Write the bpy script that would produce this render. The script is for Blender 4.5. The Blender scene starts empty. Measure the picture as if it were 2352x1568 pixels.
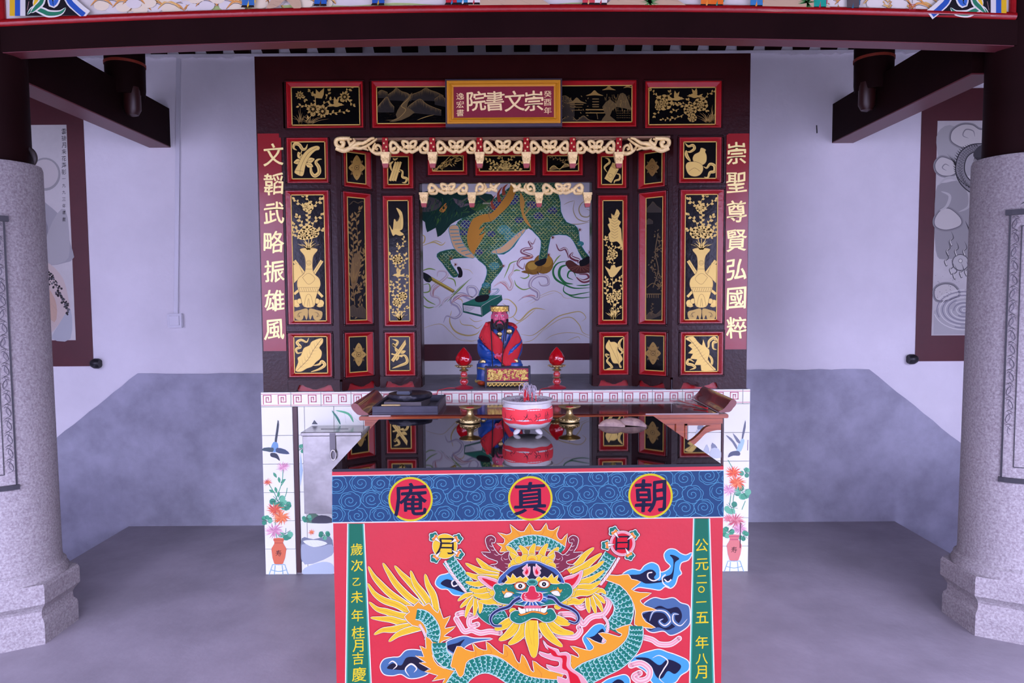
import bpy, bmesh, math, random
from mathutils import Vector, Matrix, geometry
random.seed(7)
PI = math.pi
SC = bpy.context.scene
COL = SC.collection
# ---------------------------------------------------------------- camera
F_PX = 1600.0
CAM = Vector((0, 0, 1.46))
TILT, ROLL = math.atan(94 / 1600), math.radians(-0.38)
ROT = Matrix.Rotation(PI / 2 - TILT, 3, 'X') @ Matrix.Rotation(ROLL, 3, 'Z')
cam = bpy.data.cameras.new('camera'); co = bpy.data.objects.new('camera', cam); COL.objects.link(co)
cam.sensor_width = 36; cam.lens = 36 * F_PX / 2352; cam.clip_start = .05
co.matrix_world = Matrix.Translation(CAM) @ ROT.to_4x4(); SC.camera = co
# ---------------------------------------------------------------- light
SC.view_settings.view_transform = 'Standard'; SC.view_settings.look = 'None'; SC.view_settings.gamma = 1
SC.view_settings.use_curve_mapping = False; SC.view_settings.exposure = 2.62
w = bpy.data.worlds.new('overcast_sky'); SC.world = w; w.use_nodes = True
bg = w.node_tree.nodes['Background']; bg.inputs[0].default_value = (.62, .59, 1.0, 1); bg.inputs[1].default_value = 1.5
sun = bpy.data.lights.new('soft_sun', 'SUN'); so = bpy.data.objects.new('soft_sun', sun); COL.objects.link(so)
sun.energy = 0.9; sun.angle = math.radians(40); sun.color = (.72, .70, 1)
so.rotation_euler = (math.radians(62), 0, math.radians(8))
TINT = (.80, .76, 1.0)          # colour of the daylight that falls on the hall, taken out of every sampled colour

def ray(px, py):
    return ROT @ Vector(((px - 1176) / F_PX, (784 - py) / F_PX, -1))
def onplane(p0, n):
    p0 = Vector(p0); n = Vector(n).normalized(); k = (p0 - CAM).dot(n)
    def f(px, py):
        r = ray(px, py); return CAM + r * (k / r.dot(n))
    f.n = n; f.normal = lambda p: n
    return f
def atd(px, py, d):                 # point seen at a pixel, on the vertical plane at depth d
    r = ray(px, py); return CAM + r * (d / r.y)
def atz(px, py, z):
    r = ray(px, py); return CAM + r * ((z - CAM.z) / r.z)
def oncyl(cx, cy, rad):
    def f(px, py):
        r = ray(px, py); a = r.x ** 2 + r.y ** 2; b = -2 * (r.x * cx + r.y * cy); c = cx * cx + cy * cy - rad * rad
        D = b * b - 4 * a * c
        t = (-b - math.sqrt(max(D, 0))) / (2 * a); return CAM + r * t
    f.normal = lambda p: Vector((p.x - cx, p.y - cy, 0)).normalized()
    return f
# ---------------------------------------------------------------- colours and materials
def lin(h):
    v = [int(h[i:i + 2], 16) / 255 for i in (0, 2, 4)]
    return [x / 12.92 if x <= .04045 else ((x + .055) / 1.055) ** 2.4 for x in v]
def alb(h, k=1.0):                  # sampled colour with the daylight's tint taken out
    return tuple(min(.92, max(.002, c * k / t * .80)) for c, t in zip(lin(h), TINT)) + (1,)
MATS = {}
def mat(name, h, rough=.5, metal=0, var=0.0, vscale=6, bump=0, bscale=60, coat=0, k=1.0, spec=.5, ior=1.5, stretch=None, h2=None, trans=0, alpha=1):
    if name in MATS: return MATS[name]
    m = bpy.data.materials.new(name); m.use_nodes = True; nt = m.node_tree; N = nt.nodes; L = nt.links
    b = N['Principled BSDF']; c = alb(h, k)
    b.inputs['Base Color'].default_value = c; b.inputs['Roughness'].default_value = rough; b.inputs['Metallic'].default_value = metal
    b.inputs['IOR'].default_value = ior; b.inputs['Coat Weight'].default_value = coat; b.inputs['Coat Roughness'].default_value = .06
    b.inputs['Specular IOR Level'].default_value = spec; b.inputs['Transmission Weight'].default_value = trans; b.inputs['Alpha'].default_value = alpha
    m.diffuse_color = c
    tc = N.new('ShaderNodeTexCoord'); mp = N.new('ShaderNodeMapping'); L.new(tc.outputs['Object'], mp.inputs[0])
    if stretch: mp.inputs['Scale'].default_value = stretch
    if var or h2:
        n = N.new('ShaderNodeTexNoise'); n.inputs['Scale'].default_value = vscale; n.inputs['Detail'].default_value = 8; n.inputs['Roughness'].default_value = .62
        L.new(mp.outputs[0], n.inputs['Vector'])
        r = N.new('ShaderNodeValToRGB'); L.new(n.outputs['Fac'], r.inputs[0])
        lo = alb(h2, k) if h2 else tuple(x * (1 - var) for x in c[:3]) + (1,)
        hi = c if h2 else tuple(min(.95, x * (1 + var * .6)) for x in c[:3]) + (1,)
        r.color_ramp.elements[0].position = .34; r.color_ramp.elements[1].position = .66
        r.color_ramp.elements[0].color = lo; r.color_ramp.elements[1].color = hi
        L.new(r.outputs[0], b.inputs['Base Color'])
    if bump:
        n2 = N.new('ShaderNodeTexNoise'); n2.inputs['Scale'].default_value = bscale; n2.inputs['Detail'].default_value = 5
        L.new(mp.outputs[0], n2.inputs['Vector'])
        bp = N.new('ShaderNodeBump'); bp.inputs['Strength'].default_value = bump; bp.inputs['Distance'].default_value = .004
        L.new(n2.outputs['Fac'], bp.inputs['Height']); L.new(bp.outputs[0], b.inputs['Normal'])
        if coat: L.new(bp.outputs[0], b.inputs['Coat Normal'])
    MATS[name] = m; return m
def paint(name, rough=.6, metal=0, coat=0, bump=0):
    if name in MATS: return MATS[name]
    m = bpy.data.materials.new(name); m.use_nodes = True; N = m.node_tree.nodes; L = m.node_tree.links; b = N['Principled BSDF']
    a = N.new('ShaderNodeAttribute'); a.attribute_name = 'Col'; L.new(a.outputs['Color'], b.inputs['Base Color'])
    b.inputs['Roughness'].default_value = rough; b.inputs['Metallic'].default_value = metal; b.inputs['Coat Weight'].default_value = coat; b.inputs['Specular IOR Level'].default_value = .5 if rough < .4 else .15
    if bump:
        n2 = N.new('ShaderNodeTexNoise'); n2.inputs['Scale'].default_value = 180
        bp = N.new('ShaderNodeBump'); bp.inputs['Strength'].default_value = bump; bp.inputs['Distance'].default_value = .002
        L.new(n2.outputs['Fac'], bp.inputs['Height']); L.new(bp.outputs[0], b.inputs['Normal'])
    MATS[name] = m; return m
lacq = mat('dark_maroon_lacquer', '44161a', .25, var=.2, vscale=5, bump=.2, bscale=70, coat=.05, k=.40, spec=.25)
red = mat('red_lacquer', 'b4141e', .25, var=.15, vscale=8, bump=.2, bscale=60, coat=.15, k=.66)
blackp = mat('black_lacquer', '08070b', .13, bump=.12, bscale=30, coat=.0, k=.4, spec=.22)
goldm = mat('gold_leaf', 'e8c478', .42, metal=.45, var=.25, vscale=40, bump=.4, bscale=150, k=1.0)
goldp = mat('gold_line', 'd9b060', .4, metal=.3, k=.85)
plaster = mat('white_plaster', 'd0cae6', .9, var=.06, vscale=2.2, bump=.35, bscale=35, k=1.25)
cement = mat('grey_cement', 'a4a2c6', .7, var=.2, vscale=5.5, bump=.9, bscale=9, k=.98)
floorm = mat('floor_screed', 'a69cb8', .5, var=.22, vscale=2.2, bump=.3, bscale=30, k=.74)
granite = mat('pink_granite', 'c4bcd0', .8, vscale=110, bump=.4, bscale=160, h2='94889c', k=.7)
beamm = mat('dark_beam_paint', '2c1418', .6, var=.2, vscale=3, k=.5, spec=.05)
pink_under = mat('maroon_soffit', '6e2c3a', .4, k=.8)
tilem = mat('white_tile', 'eeeefb', .12, var=.015, vscale=3, k=.95)
grout = mat('tile_grout', '8a8298', .9)
maroon = mat('maroon_wall_paint', '54202a', .5, var=.12, vscale=4)
blackm = mat('black_satin', '17161f', .4, bump=.15, bscale=50)
# ---------------------------------------------------------------- objects
def link(name, me, parent=None, m=None, smooth=False):
    o = bpy.data.objects.new(name, me); COL.objects.link(o)
    if m is not None:
        for x in (m if isinstance(m, (list, tuple)) else [m]): me.materials.append(x)
    if parent: o.parent = parent; o.matrix_parent_inverse = Matrix.Translation(-parent.location) if parent.type == 'EMPTY' and parent.parent is None else Matrix()
    if smooth: me.shade_smooth()
    return o
def obj(name, bm, m, parent=None, smooth=False, auto=None):
    bmesh.ops.recalc_face_normals(bm, faces=bm.faces)
    me = bpy.data.meshes.new(name); bm.to_mesh(me); bm.free()
    o = link(name, me, parent, m, smooth)
    if auto: 
        me.shade_smooth(); me.set_sharp_from_angle(angle=math.radians(auto))
    return o
def tag(o, label=None, cat=None, group=None, kind=None):
    for k, v in (('label', label), ('category', cat), ('group', group), ('kind', kind)):
        if v: o[k] = v
    return o
def thing(name, loc, label, cat, group=None, kind=None):
    o = bpy.data.objects.new(name, None); COL.objects.link(o); o.location = loc; o.empty_display_size = .05
    return tag(o, label, cat, group, kind)
def BM(): return bmesh.new()
def box(bm, a, b, M=None):
    vs = [bm.verts.new(Vector((x, y, z))) for x in (a[0], b[0]) for y in (a[1], b[1]) for z in (a[2], b[2])]
    if M is not None:
        for v in vs: v.co = M @ v.co
    for q in ((0, 1, 3, 2), (4, 6, 7, 5), (0, 4, 5, 1), (2, 3, 7, 6), (0, 2, 6, 4), (1, 5, 7, 3)): bm.faces.new([vs[i] for i in q])
    return vs
def prism(bm, pts, v):              # 3D polygon pushed along v
    v = Vector(v); a = [bm.verts.new(Vector(p)) for p in pts]; b = [bm.verts.new(Vector(p) + v) for p in pts]; n = len(pts)
    bm.faces.new(a); bm.faces.new(b[::-1])
    for i in range(n): bm.faces.new((a[i], b[i], b[(i + 1) % n], a[(i + 1) % n]))
def lathe(bm, prof, c, seg=32, M=None, ang=None):
    c = Vector(c); rings = []
    for r, z in prof:
        ring = []
        for k in range(seg):
            a = 2 * PI * k / seg; p = Vector((r * math.cos(a), r * math.sin(a), z))
            if M is not None: p = M @ p
            ring.append(bm.verts.new(c + p))
        rings.append(ring)
    for i in range(len(rings) - 1):
        for k in range(seg):
            bm.faces.new((rings[i][k], rings[i][(k + 1) % seg], rings[i + 1][(k + 1) % seg], rings[i + 1][k]))
    if prof[0][0] > 1e-5: bm.faces.new(rings[0][::-1])
    if prof[-1][0] > 1e-5: bm.faces.new(rings[-1])
def tube(bm, pts, r, seg=8, cap=True):
    pts = [Vector(p) for p in pts]; n = len(pts); rs = r if isinstance(r, (list, tuple)) else [r] * n
    up = Vector((0, 0, 1)); prev = None; rings = []
    for i, p in enumerate(pts):
        t = (pts[min(i + 1, n - 1)] - pts[max(i - 1, 0)]).normalized()
        if prev is None:
            a = t.cross(up if abs(t.z) < .9 else Vector((1, 0, 0))).normalized()
        else:
            a = (prev - t * prev.dot(t)).normalized()
        prev = a; b = t.cross(a)
        rings.append([bm.verts.new(p + (a * math.cos(2 * PI * k / seg) + b * math.sin(2 * PI * k / seg)) * rs[i]) for k in range(seg)])
    for i in range(n - 1):
        for k in range(seg): bm.faces.new((rings[i][k], rings[i][(k + 1) % seg], rings[i + 1][(k + 1) % seg], rings[i + 1][k]))
    if cap: bm.faces.new(rings[0][::-1]); bm.faces.new(rings[-1])
def ell(bm, c, r, seg=16, ring=10, M=None):
    c = Vector(c); V = []
    for i in range(ring + 1):
        th = PI * i / ring; row = []
        for k in range(seg):
            ph = 2 * PI * k / seg; p = Vector((r[0] * math.sin(th) * math.cos(ph), r[1] * math.sin(th) * math.sin(ph), r[2] * math.cos(th)))
            if M is not None: p = M @ p
            row.append(c + p)
            if i in (0, ring): break
        V.append([bm.verts.new(p) for p in row])
    for i in range(ring):
        for k in range(seg):
            a, b = V[i], V[i + 1]; k2 = (k + 1) % seg
            if len(a) == 1: bm.faces.new((a[0], b[k], b[k2]))
            elif len(b) == 1: bm.faces.new((a[k], b[0], a[k2]))
            else: bm.faces.new((a[k], b[k], b[k2], a[k2]))
def spl(pts, n=6, closed=False):
    P = [tuple(p) for p in pts]; out = []; m = len(P)
    if m < 3: return P
    for i in range(m if closed else m - 1):
        p0 = P[(i - 1) % m] if closed or i > 0 else P[0]; p1 = P[i]; p2 = P[(i + 1) % m]
        p3 = P[(i + 2) % m] if closed or i + 2 < m else P[-1]
        for k in range(n):
            t = k / n
            out.append(tuple(.5 * (2 * b + (c - a) * t + (2 * a - 5 * b + 4 * c - d) * t * t + (3 * b - a - 3 * c + d) * t ** 3) for a, b, c, d in zip(p0, p1, p2, p3)))
    if not closed: out.append(P[-1])
    return out
# ---------------------------------------------------------------- flat print and painting, laid on the real surface
GLY = {}
def glyph(ch, off=.012):
    if (ch, off) in GLY: return GLY[ch, off]
    c = bpy.data.curves.new('g', 'FONT'); c.body = ch; c.offset = off; c.resolution_u = 3; c.fill_mode = 'FRONT'
    o = bpy.data.objects.new('g', c); COL.objects.link(o); dg = bpy.context.evaluated_depsgraph_get()
    m = o.evaluated_get(dg).to_mesh(); V = [(v.co.x, v.co.y) for v in m.vertices]; Fc = [tuple(p.vertices) for p in m.polygons]
    bpy.data.objects.remove(o); bpy.data.curves.remove(c)
    xs = [v[0] for v in V]; ys = [v[1] for v in V]; cx, cy = (min(xs) + max(xs)) / 2, (min(ys) + max(ys)) / 2; s = max(max(xs) - min(xs), max(ys) - min(ys))
    GLY[ch, off] = ([((x - cx) / s, -(y - cy) / s) for x, y in V], Fc); return GLY[ch, off]
class Art:
    def __init__(s, f, eps=1.5e-5, base=3e-4, k=1.0):
        s.f = f; s.e = eps; s.z = base; s.V = []; s.F = []; s.C = []; s.k = k; s.set()
    def set(s, ox=0, oy=0, sc=1, sy=None, rot=0, flip=1):
        s.ox, s.oy, s.sx, s.sy, s.rot, s.fl = ox, oy, sc, sy or sc, rot, flip
    def T(s, p):
        x, y = p[0] * s.fl / s.sx, p[1] / s.sy
        if s.rot: c, n = math.cos(s.rot), math.sin(s.rot); x, y = x * c - y * n, x * n + y * c
        return (s.ox + x, s.oy + y)
    def _add(s, pts, faces, col):
        b = len(s.V)
        for p in pts:
            q = s.f(*s.T(p)); s.V.append(q + s.f.normal(q) * s.z)
        c = col if isinstance(col, tuple) else alb(col, s.k)
        for fc in faces: s.F.append(tuple(b + i for i in fc)); s.C.append(c)
    def up(s): s.z += s.e
    def poly(s, pts, col, smooth=0, up=True):
        if smooth: pts = spl(pts, smooth, True)
        tri = geometry.tessellate_polygon([[Vector((p[0], p[1], 0)) for p in pts]])
        s._add(pts, tri, col)
        if up: s.up()
    def line(s, pts, w, col, closed=False, smooth=0, taper=False, up=True):
        if smooth: pts = spl(pts, smooth, closed)
        n = len(pts); V = []; Fc = []
        for i in range(n):
            a = pts[(i - 1) % n] if closed or i else pts[0]; b = pts[(i + 1) % n] if closed or i < n - 1 else pts[-1]
            dx, dy = b[0] - a[0], b[1] - a[1]; l = math.hypot(dx, dy) or 1
            t = i / max(1, n - 1)
            ww = (w(t) if callable(w) else w) * .5
            if taper is True: ww *= max(.04, math.sin(PI * min(1, max(0, t))) ** .7)
            elif taper == 'end': ww *= max(.04, 1 - t ** 1.6)
            V += [(pts[i][0] - dy / l * ww, pts[i][1] + dx / l * ww), (pts[i][0] + dy / l * ww, pts[i][1] - dx / l * ww)]
        for i in range(n if closed else n - 1):
            j = (i + 1) % n; Fc.append((2 * i, 2 * i + 1, 2 * j + 1, 2 * j))
        s._add(V, Fc, col)
        if up: s.up()
    def shape(s, pts, col, outs=(), smooth=0):     # outs: (width, colour) from the outermost in
        if smooth: pts = spl(pts, smooth, True)
        for w_, c in outs: s.line(pts, w_ * 2, c, True)
        s.poly(pts, col)
    def disc(s, x, y, r, col, ry=None, n=20, up=True, outs=()):
        ry = ry or r
        for w_, c in outs:
            s._add([(x + (r + w_) * math.cos(2 * PI * i / n), y + (ry + w_) * math.sin(2 * PI * i / n)) for i in range(n)], [tuple(range(n))], c); s.up()
        s._add([(x + r * math.cos(2 * PI * i / n), y + ry * math.sin(2 * PI * i / n)) for i in range(n)], [tuple(range(n))], col)
        if up: s.up()
    def rect(s, x0, y0, x1, y1, col, up=True, sub=1):
        for i in range(sub):
            a = y0 + (y1 - y0) * i / sub; b = y0 + (y1 - y0) * (i + 1) / sub
            s._add([(x0, a), (x1, a), (x1, b), (x0, b)], [(0, 1, 2, 3)], col)
        if up: s.up()
    def frame(s, x0, y0, x1, y1, w, col):
        s.rect(x0, y0, x1, y0 + w, col, False); s.rect(x0, y1 - w, x1, y1, col, False); s.rect(x0, y0 + w, x0 + w, y1 - w, col, False); s.rect(x1 - w, y0 + w, x1, y1 - w, col)
    def text(s, ch, x, y, h, col, off=.012, sx=1.0, lean=-.07, wob=.018):
        if off: 
            for dx, dy in ((-off, 0), (off, 0), (0, -off), (0, off * .7)): s.text(ch, x + dx * h, y + dy * h, h, col, 0, sx, lean, wob); s.z -= s.e * .5
        V, Fc = glyph(ch, 0); P = []
        k = hash(ch) % 17 if False else ord(ch) % 17
        for u, v in V:
            u2 = u + wob * math.sin(v * 9 + k) ; v2 = v + lean * u + wob * math.sin(u * 8 + k * 2)
            P.append((x + u2 * h * sx, y + v2 * h))
        s._add(P, Fc, col); s.up()
    def build(s, name, m, parent=None):
        me = bpy.data.meshes.new(name); me.from_pydata([tuple(v) for v in s.V], [], s.F)
        a = me.color_attributes.new('Col', 'FLOAT_COLOR', 'CORNER'); i = 0
        data = []
        for fc, c in zip(s.F, s.C): data += list(c) * len(fc)
        a.data.foreach_set('color', data)
        return link(name, me, parent, m)
# ================================================================ the hall
WALLY, PZ = 4.5, .985               # back wall, top of the tiled plinth
def quadbox(bm, x0, x1, y0, y1, z0, z1): box(bm, (x0, y0, z0), (x1, y1, z1))
bm = BM(); box(bm, (-2.52, .2, -.3), (2.50, WALLY, 0)); box(bm, (-4.2, .2, -.3), (-2.52, 2.7, 0)); box(bm, (2.50, .2, -.3), (4.2, 2.7, 0))
fl = obj('floor', bm, floorm); tag(fl, 'worn grey-violet screed floor of the open hall', 'floor', kind='structure')
bm = BM(); box(bm, (-12, -14, -.45), (12, .2, -.18)); g = obj('courtyard_ground', bm, mat('courtyard_paving', 'b4aebc', .85, var=.2, vscale=1.5))
tag(g, 'pale paving of the open courtyard in front of the hall', 'ground', kind='structure')
bm = BM()                            # wells that drop away beside the platform, with steps
for s in (-1, 1):
    box(bm, (s * 4.2, 2.7, -1.5), (s * 2.53, WALLY, -1.3))
    for k in range(5): box(bm, (s * (2.53 + .26 * k), 2.75, -1.3), (s * (2.53 + .26 * (k + 1)), WALLY, -.2 - .2 * k))
st = obj('trim_1', bm, cement); tag(st, 'cement steps dropping away beside the hall floor', 'steps', kind='structure')
bm = BM(); box(bm, (-4.2, WALLY, -1.5), (4.2, WALLY + .25, 3.6)); wb = obj('wall_back', bm, plaster); tag(wb, 'white plastered back wall of the hall', 'wall', kind='structure')
for s, nm in ((-1, 'wall_left'), (1, 'wall_right')):
    bm = BM(); box(bm, (s * 4.2, .6, -1.5), (s * 4.4, WALLY + .25, 4.4)); o = obj(nm, bm, plaster); tag(o, 'white plastered wall closing the %s end of the hall' % nm[5:], 'wall', kind='structure')
# cement dado: level behind the shrine, running down outwards beside the platform
wf = onplane((0, WALLY, 0), (0, -1, 0))
def wallpts(P, y): return [(wf(*p).x, y, wf(*p).z) for p in P]
rr = random.Random(3)
def rough_edge(a, b, n, amp): return [(a[0] + (b[0] - a[0]) * i / n + rr.uniform(-amp, amp), a[1] + (b[1] - a[1]) * i / n + rr.uniform(-amp, amp)) for i in range(1, n)]
for nm, top, side in (('trim_2', [(60, 1062), (318, 857), (760, 858)], 'left'), ('trim_3', [(1600, 849), (1995, 848), (2285, 1082)], 'right')):
    P = [top[0]] + rough_edge(top[0], top[1], 14, 1.2) + [top[1]] + rough_edge(top[1], top[2], 14, 1.0) + [top[2]]
    bm = BM(); pts = wallpts(P, WALLY - .012); pts = pts + [(pts[-1][0], WALLY - .012, -1.4), (pts[0][0], WALLY - .012, -1.4)]
    prism(bm, pts, (0, .014, 0)); o = obj(nm, bm, cement); tag(o, 'grey trowelled cement dado on the %s of the back wall, its outer edge sloping down' % side, 'dado', kind='structure')
# unseen hall added across the courtyard, to darken the gloss and cut low light
bm = BM(); dk = mat('added_hall_wall', '5c5260', .9, k=.7)
box(bm, (-4.5, -8.6, -.2), (-3.1, -8.2, 3.6)); box(bm, (-1.9, -8.6, -.2), (4.3, -8.2, 3.6)); box(bm, (-3.1, -8.6, 2.7), (-1.9, -8.2, 3.6))
prism(bm, [(-5.1, -7.2, 3.3), (-5.1, -9.5, 4.9), (-5.1, -9.6, 4.8), (-5.1, -7.2, 3.15)], (10.0, 0, 0))
o = obj('added_hall_wall', bm, dk); tag(o, 'added unseen dark hall across the courtyard, mirrored in the lacquer', 'building', kind='structure')
bm = BM()
for s_ in (-1, 1): box(bm, (s_ * 9.0, -8.6, -.2), (s_ * 9.3, .6, 2.2))
o = obj('courtyard_wall', bm, mat('courtyard_wall_wash', 'c8c2d2', .9)); tag(o, 'low whitewashed walls at the sides of the courtyard', 'wall', kind='structure')
for s_, sd in ((-1, 'left'), (1, 'right')):  # unseen parapets added to keep light off the lower back wall
    bm = BM(); box(bm, (min(s_ * 2.45, s_ * 4.2), 2.72, -.3), (max(s_ * 2.45, s_ * 4.2), 2.84, 1.0)); o = obj('trim_6' if s_ < 0 else 'trim_7', bm, cement); tag(o, 'added unseen cement parapet darkening the lower wall at the %s, outside the column' % sd, 'parapet', kind='structure')
# ceiling: boards and rafters rising from the wall, unseen eave lengthened to block the sky
bm = BM()
def slope(bm, y0, z0, y1, z1, x0, x1, t):
    prism(bm, [(x0, y0, z0), (x0, y1, z1), (x0, y1, z1 + t), (x0, y0, z0 + t)], (x1 - x0, 0, 0))
slope(bm, 4.75, 2.93, 2.55, 4.22, -4.4, 4.4, .06); slope(bm, 2.55, 4.22, -.6, 2.715, -4.4, 4.4, .06)
ce = obj('ceiling', bm, mat('ceiling_boards', '4a3238', .7, var=.3)); tag(ce, 'dark boarded ceiling above the rafters', 'ceiling', kind='structure')
rb = BM(); slope(rb, 4.52, 3.008, 2.6, 4.10, -.05, .05, .09); rme = None
for k in range(48):
    x = -4.15 + .176 * k
    if rme is None: o = obj('rafter', rb, beamm, ce); rme = o.data
    else: o = link('rafter', rme, ce)
    o.location.x = x
# rough plaster lip where the wall meets the rafters
bm = BM(); P = [(-4.19, 3.0)] + [(-4.19 + i * .03, 3.0 + rr.uniform(-.008, .008)) for i in range(1, 279)] + [(4.19, 3.0), (4.19, 3.02), (-4.19, 3.02)]
prism(bm, [(x, WALLY - .02, z) for x, z in P], (0, .03, 0)); o = obj('trim_4', bm, plaster); tag(o, 'ragged plaster lip along the top of the back wall', 'plaster lip', kind='structure')
# ---------------------------------------------------------------- front beam with the painted fascia
t = thing('painted_beam', (0, 2.98, 2.5), 'dark beam under a red-moulded painted fascia, spanning between the two columns', 'beam')
BX0, BX1, BY = -2.13, 2.10, 2.95
camb = lambda x: 2.497 + .047 * (1 - (x / 2.12) ** 2)
def cbox(bm, x0, x1, y0, y1, h0, h1, n=24):     # slightly cambered timber
    R = []
    for i in range(n + 1):
        x = x0 + (x1 - x0) * i / n; c = camb(x); R.append([bm.verts.new((x, y, c + h)) for y, h in ((y0, h0), (y1, h0), (y1, h1), (y0, h1))])
    for A, B in zip(R, R[1:]):
        for k in range(4): bm.faces.new((A[k], A[(k + 1) % 4], B[(k + 1) % 4], B[k]))
    bm.faces.new(R[0]); bm.faces.new(R[-1])
bm = BM(); cbox(bm, BX0, BX1, BY, BY + .085, .003, .105); obj('beam', bm, beamm, t)
bm = BM(); cbox(bm, BX0 + .01, BX1 - .01, BY + .004, BY + .081, 0, .003); obj('soffit', bm, pink_under, t)
bm = BM(); tube(bm, [(BX0 + .02 + (BX1 - BX0 - .03) * i / 24, BY + .008, camb(BX0 + .02 + (BX1 - BX0 - .03) * i / 24) + .121) for i in range(25)], .0175, 14); tube(bm, [(BX0 + .03, BY + .008, 2.62), (BX0 + .03, BY + .008, 3.1)], .014, 12); tube(bm, [(BX1 - .02, BY + .008, 2.62), (BX1 - .02, BY + .008, 3.1)], .014, 12)
obj('red_moulding', bm, red, t, auto=40)
bm = BM(); cbox(bm, BX0 + .02, BX1 - .01, BY + .012, BY + .075, .105, .6); fas = obj('fascia_board', bm, mat('fascia_white', 'd8d0e2', .5), t)
t_fascia = t
# ---------------------------------------------------------------- columns
def column(cx, cy, side):
    word = 'left' if side < 0 else 'right'
    t = thing('stone_column', (cx, cy, 0), ('grey-pink granite column at the left end of the painted beam, beside the mountain painting' if side < 0 else 'grey-pink granite column at the right end of the painted beam, beside the dragon painting'), 'column', 'granite columns')
    bm = BM(); lathe(bm, [(.205, .26), (.205, .275), (.196, .29), (.196, .30), (.183, .31), (.180, .34), (.176, 1.2), (.173, 2.04), (.168, 2.055), (.13, 2.06)], (cx, cy, 0), 64); sh = obj('shaft', bm, granite, t, auto=35)
    bm = BM()
    def hexr(R, z): return [bm.verts.new((cx + R * math.sin(PI / 3 * k), cy - R * math.cos(PI / 3 * k), z)) for k in range(6)]
    rs = [hexr(R, z) for R, z in ((.232, 0), (.232, .085), (.228, .10), (.215, .112), (.213, .14), (.222, .155), (.243, .178), (.243, .248), (.236, .262))]
    for a, b in zip(rs, rs[1:]):
        for k in range(6): bm.faces.new((a[k], a[(k + 1) % 6], b[(k + 1) % 6], b[k]))
    bm.faces.new(rs[0]); bm.faces.new(rs[-1])
    bs = obj('base', bm, granite, t)
    p = bs.data
    # carved panel facing the courtyard
    f = oncyl(cx, cy, .1765)
    def ft(u, v):       # u: metres round the shaft from its front, v: height
        a = u / .1765; return Vector((cx + .1768 * math.sin(a), cy - .1768 * math.cos(a), v))
    ft.normal = f.normal
    fr = BM(); W, z0, z1 = .135, .70, 1.80
    def strip(fr, u0, u1, v0, v1, h):
        n = max(1, int((u1 - u0) / .02)); up_ = []
        for i in range(n + 1):
            u = u0 + (u1 - u0) * i / n
            up_.append([fr.verts.new(ft(u, v) + ft.normal(ft(u, v)) * d) for v in (v0, v1) for d in (-.004, h)])
        for a, b in zip(up_, up_[1:]):
            fr.faces.new((a[1], b[1], b[3], a[3])); fr.faces.new((a[0], a[1], b[1], b[0])); fr.faces.new((a[2], b[2], b[3], a[3]))
        fr.faces.new((up_[0][0], up_[0][2], up_[0][3], up_[0][1])); fr.faces.new((up_[-1][0], up_[-1][1], up_[-1][3], up_[-1][2]))
    strip(fr, -W - .012, W + .012, z1, z1 + .022, .012); strip(fr, -W - .006, W + .006, z0 - .02, z0, .012)
    for u in (-W, W - .006): strip(fr, u, u + .006, z0, z1, .006)
    for u in (-W + .042, W - .045): strip(fr, u, u + .003, z0 + .045, z1 - .045, .004)
    for v in (z0 + .045, z1 - .048): strip(fr, -W + .042, W - .042, v, v + .003, .004)
    obj('carved_frame', fr, mat('black_carved_line', '24232e', .5), t)
    a = Art(ft); q = random.Random(11 + side)
    for sgn in (-1, 1):
        v = z0 + .05; u = sgn * (W - .022)
        while v < z1 - .06:
            d = q.choice((-1, 1))
            a.line([(u - .012 * d, v), (u + .010 * d, v + .012), (u + .008 * d, v + .035), (u - .006 * d, v + .05), (u - .012 * d, v + .04)], .0028, '454252', smooth=5, taper=True)
            a.line([(u + .012 * d, v + .005), (u - .004 * d, v + .03), (u + .006 * d, v + .06)], .0035, '6a6478', smooth=5, taper=True)
            a.line([(u - .014, v + .052), (u, v + .06), (u + .014, v + .05)], .002, '34323e', smooth=5, taper=True)
            for k in range(3): a.line([(u - .012 * d + .006 * k * d, v + .02), (u - .006 * d + .006 * k * d, v + .032)], .0022, '3a3846', taper=True)
            v += .058
    for k, ch in enumerate('聖德光明'[:0]): pass
    # cloud curl above the frame
    for sgn in (-1, 1):
        for k in range(3): a.line([(sgn * (.10 - .03 * k), z1 + .04), (sgn * (.085 - .03 * k), z1 + .05), (sgn * (.07 - .03 * k), z1 + .038), (sgn * (.055 - .03 * k), z1 + .06)], .004, '34323e', smooth=5, taper=True)
        a.line([(sgn * .07, z1 + .13), (sgn * .085, z1 + .15), (sgn * .07, z1 + .16), (sgn * .06, z1 + .14), (sgn * .05, z1 + .12), (sgn * .03, z1 + .15)], .004, '34323e', smooth=5, taper=True)
    a.build('carving', paint('carved_relief_paint', .7), t)
    # timber upper shaft
    bm = BM(); lathe(bm, [(.136, .012), (.134, 1.1)], (cx, cy, 2.05), 48)
    u = obj('timber_post', bm, beamm, None, auto=40)
    tag(u, 'dark round timber post standing on the %s granite column' % word, 'post', 'timber posts on the granite columns')
column(-2.215, 3.03, -1); column(2.195, 3.05, 1)
# dragon-horn hook at the top of the left column
hk = BM(); P = [atd(x, y, 3.06) for x, y in ((63, 340), (74, 348), (80, 363), (78, 378), (66, 392))]
tube(hk, spl([tuple(p) for p in P], 5), [.004 + .008 * math.sin(PI * min(1, (i + 2) / 18)) for i in range(len(spl([tuple(p) for p in P], 5)))], 8)
o = obj('iron_hook', hk, mat('dark_bronze', '3a3238', .5), None, auto=60); tag(o, 'small dark curved hook at the top edge of the left granite column', 'hook')
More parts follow.
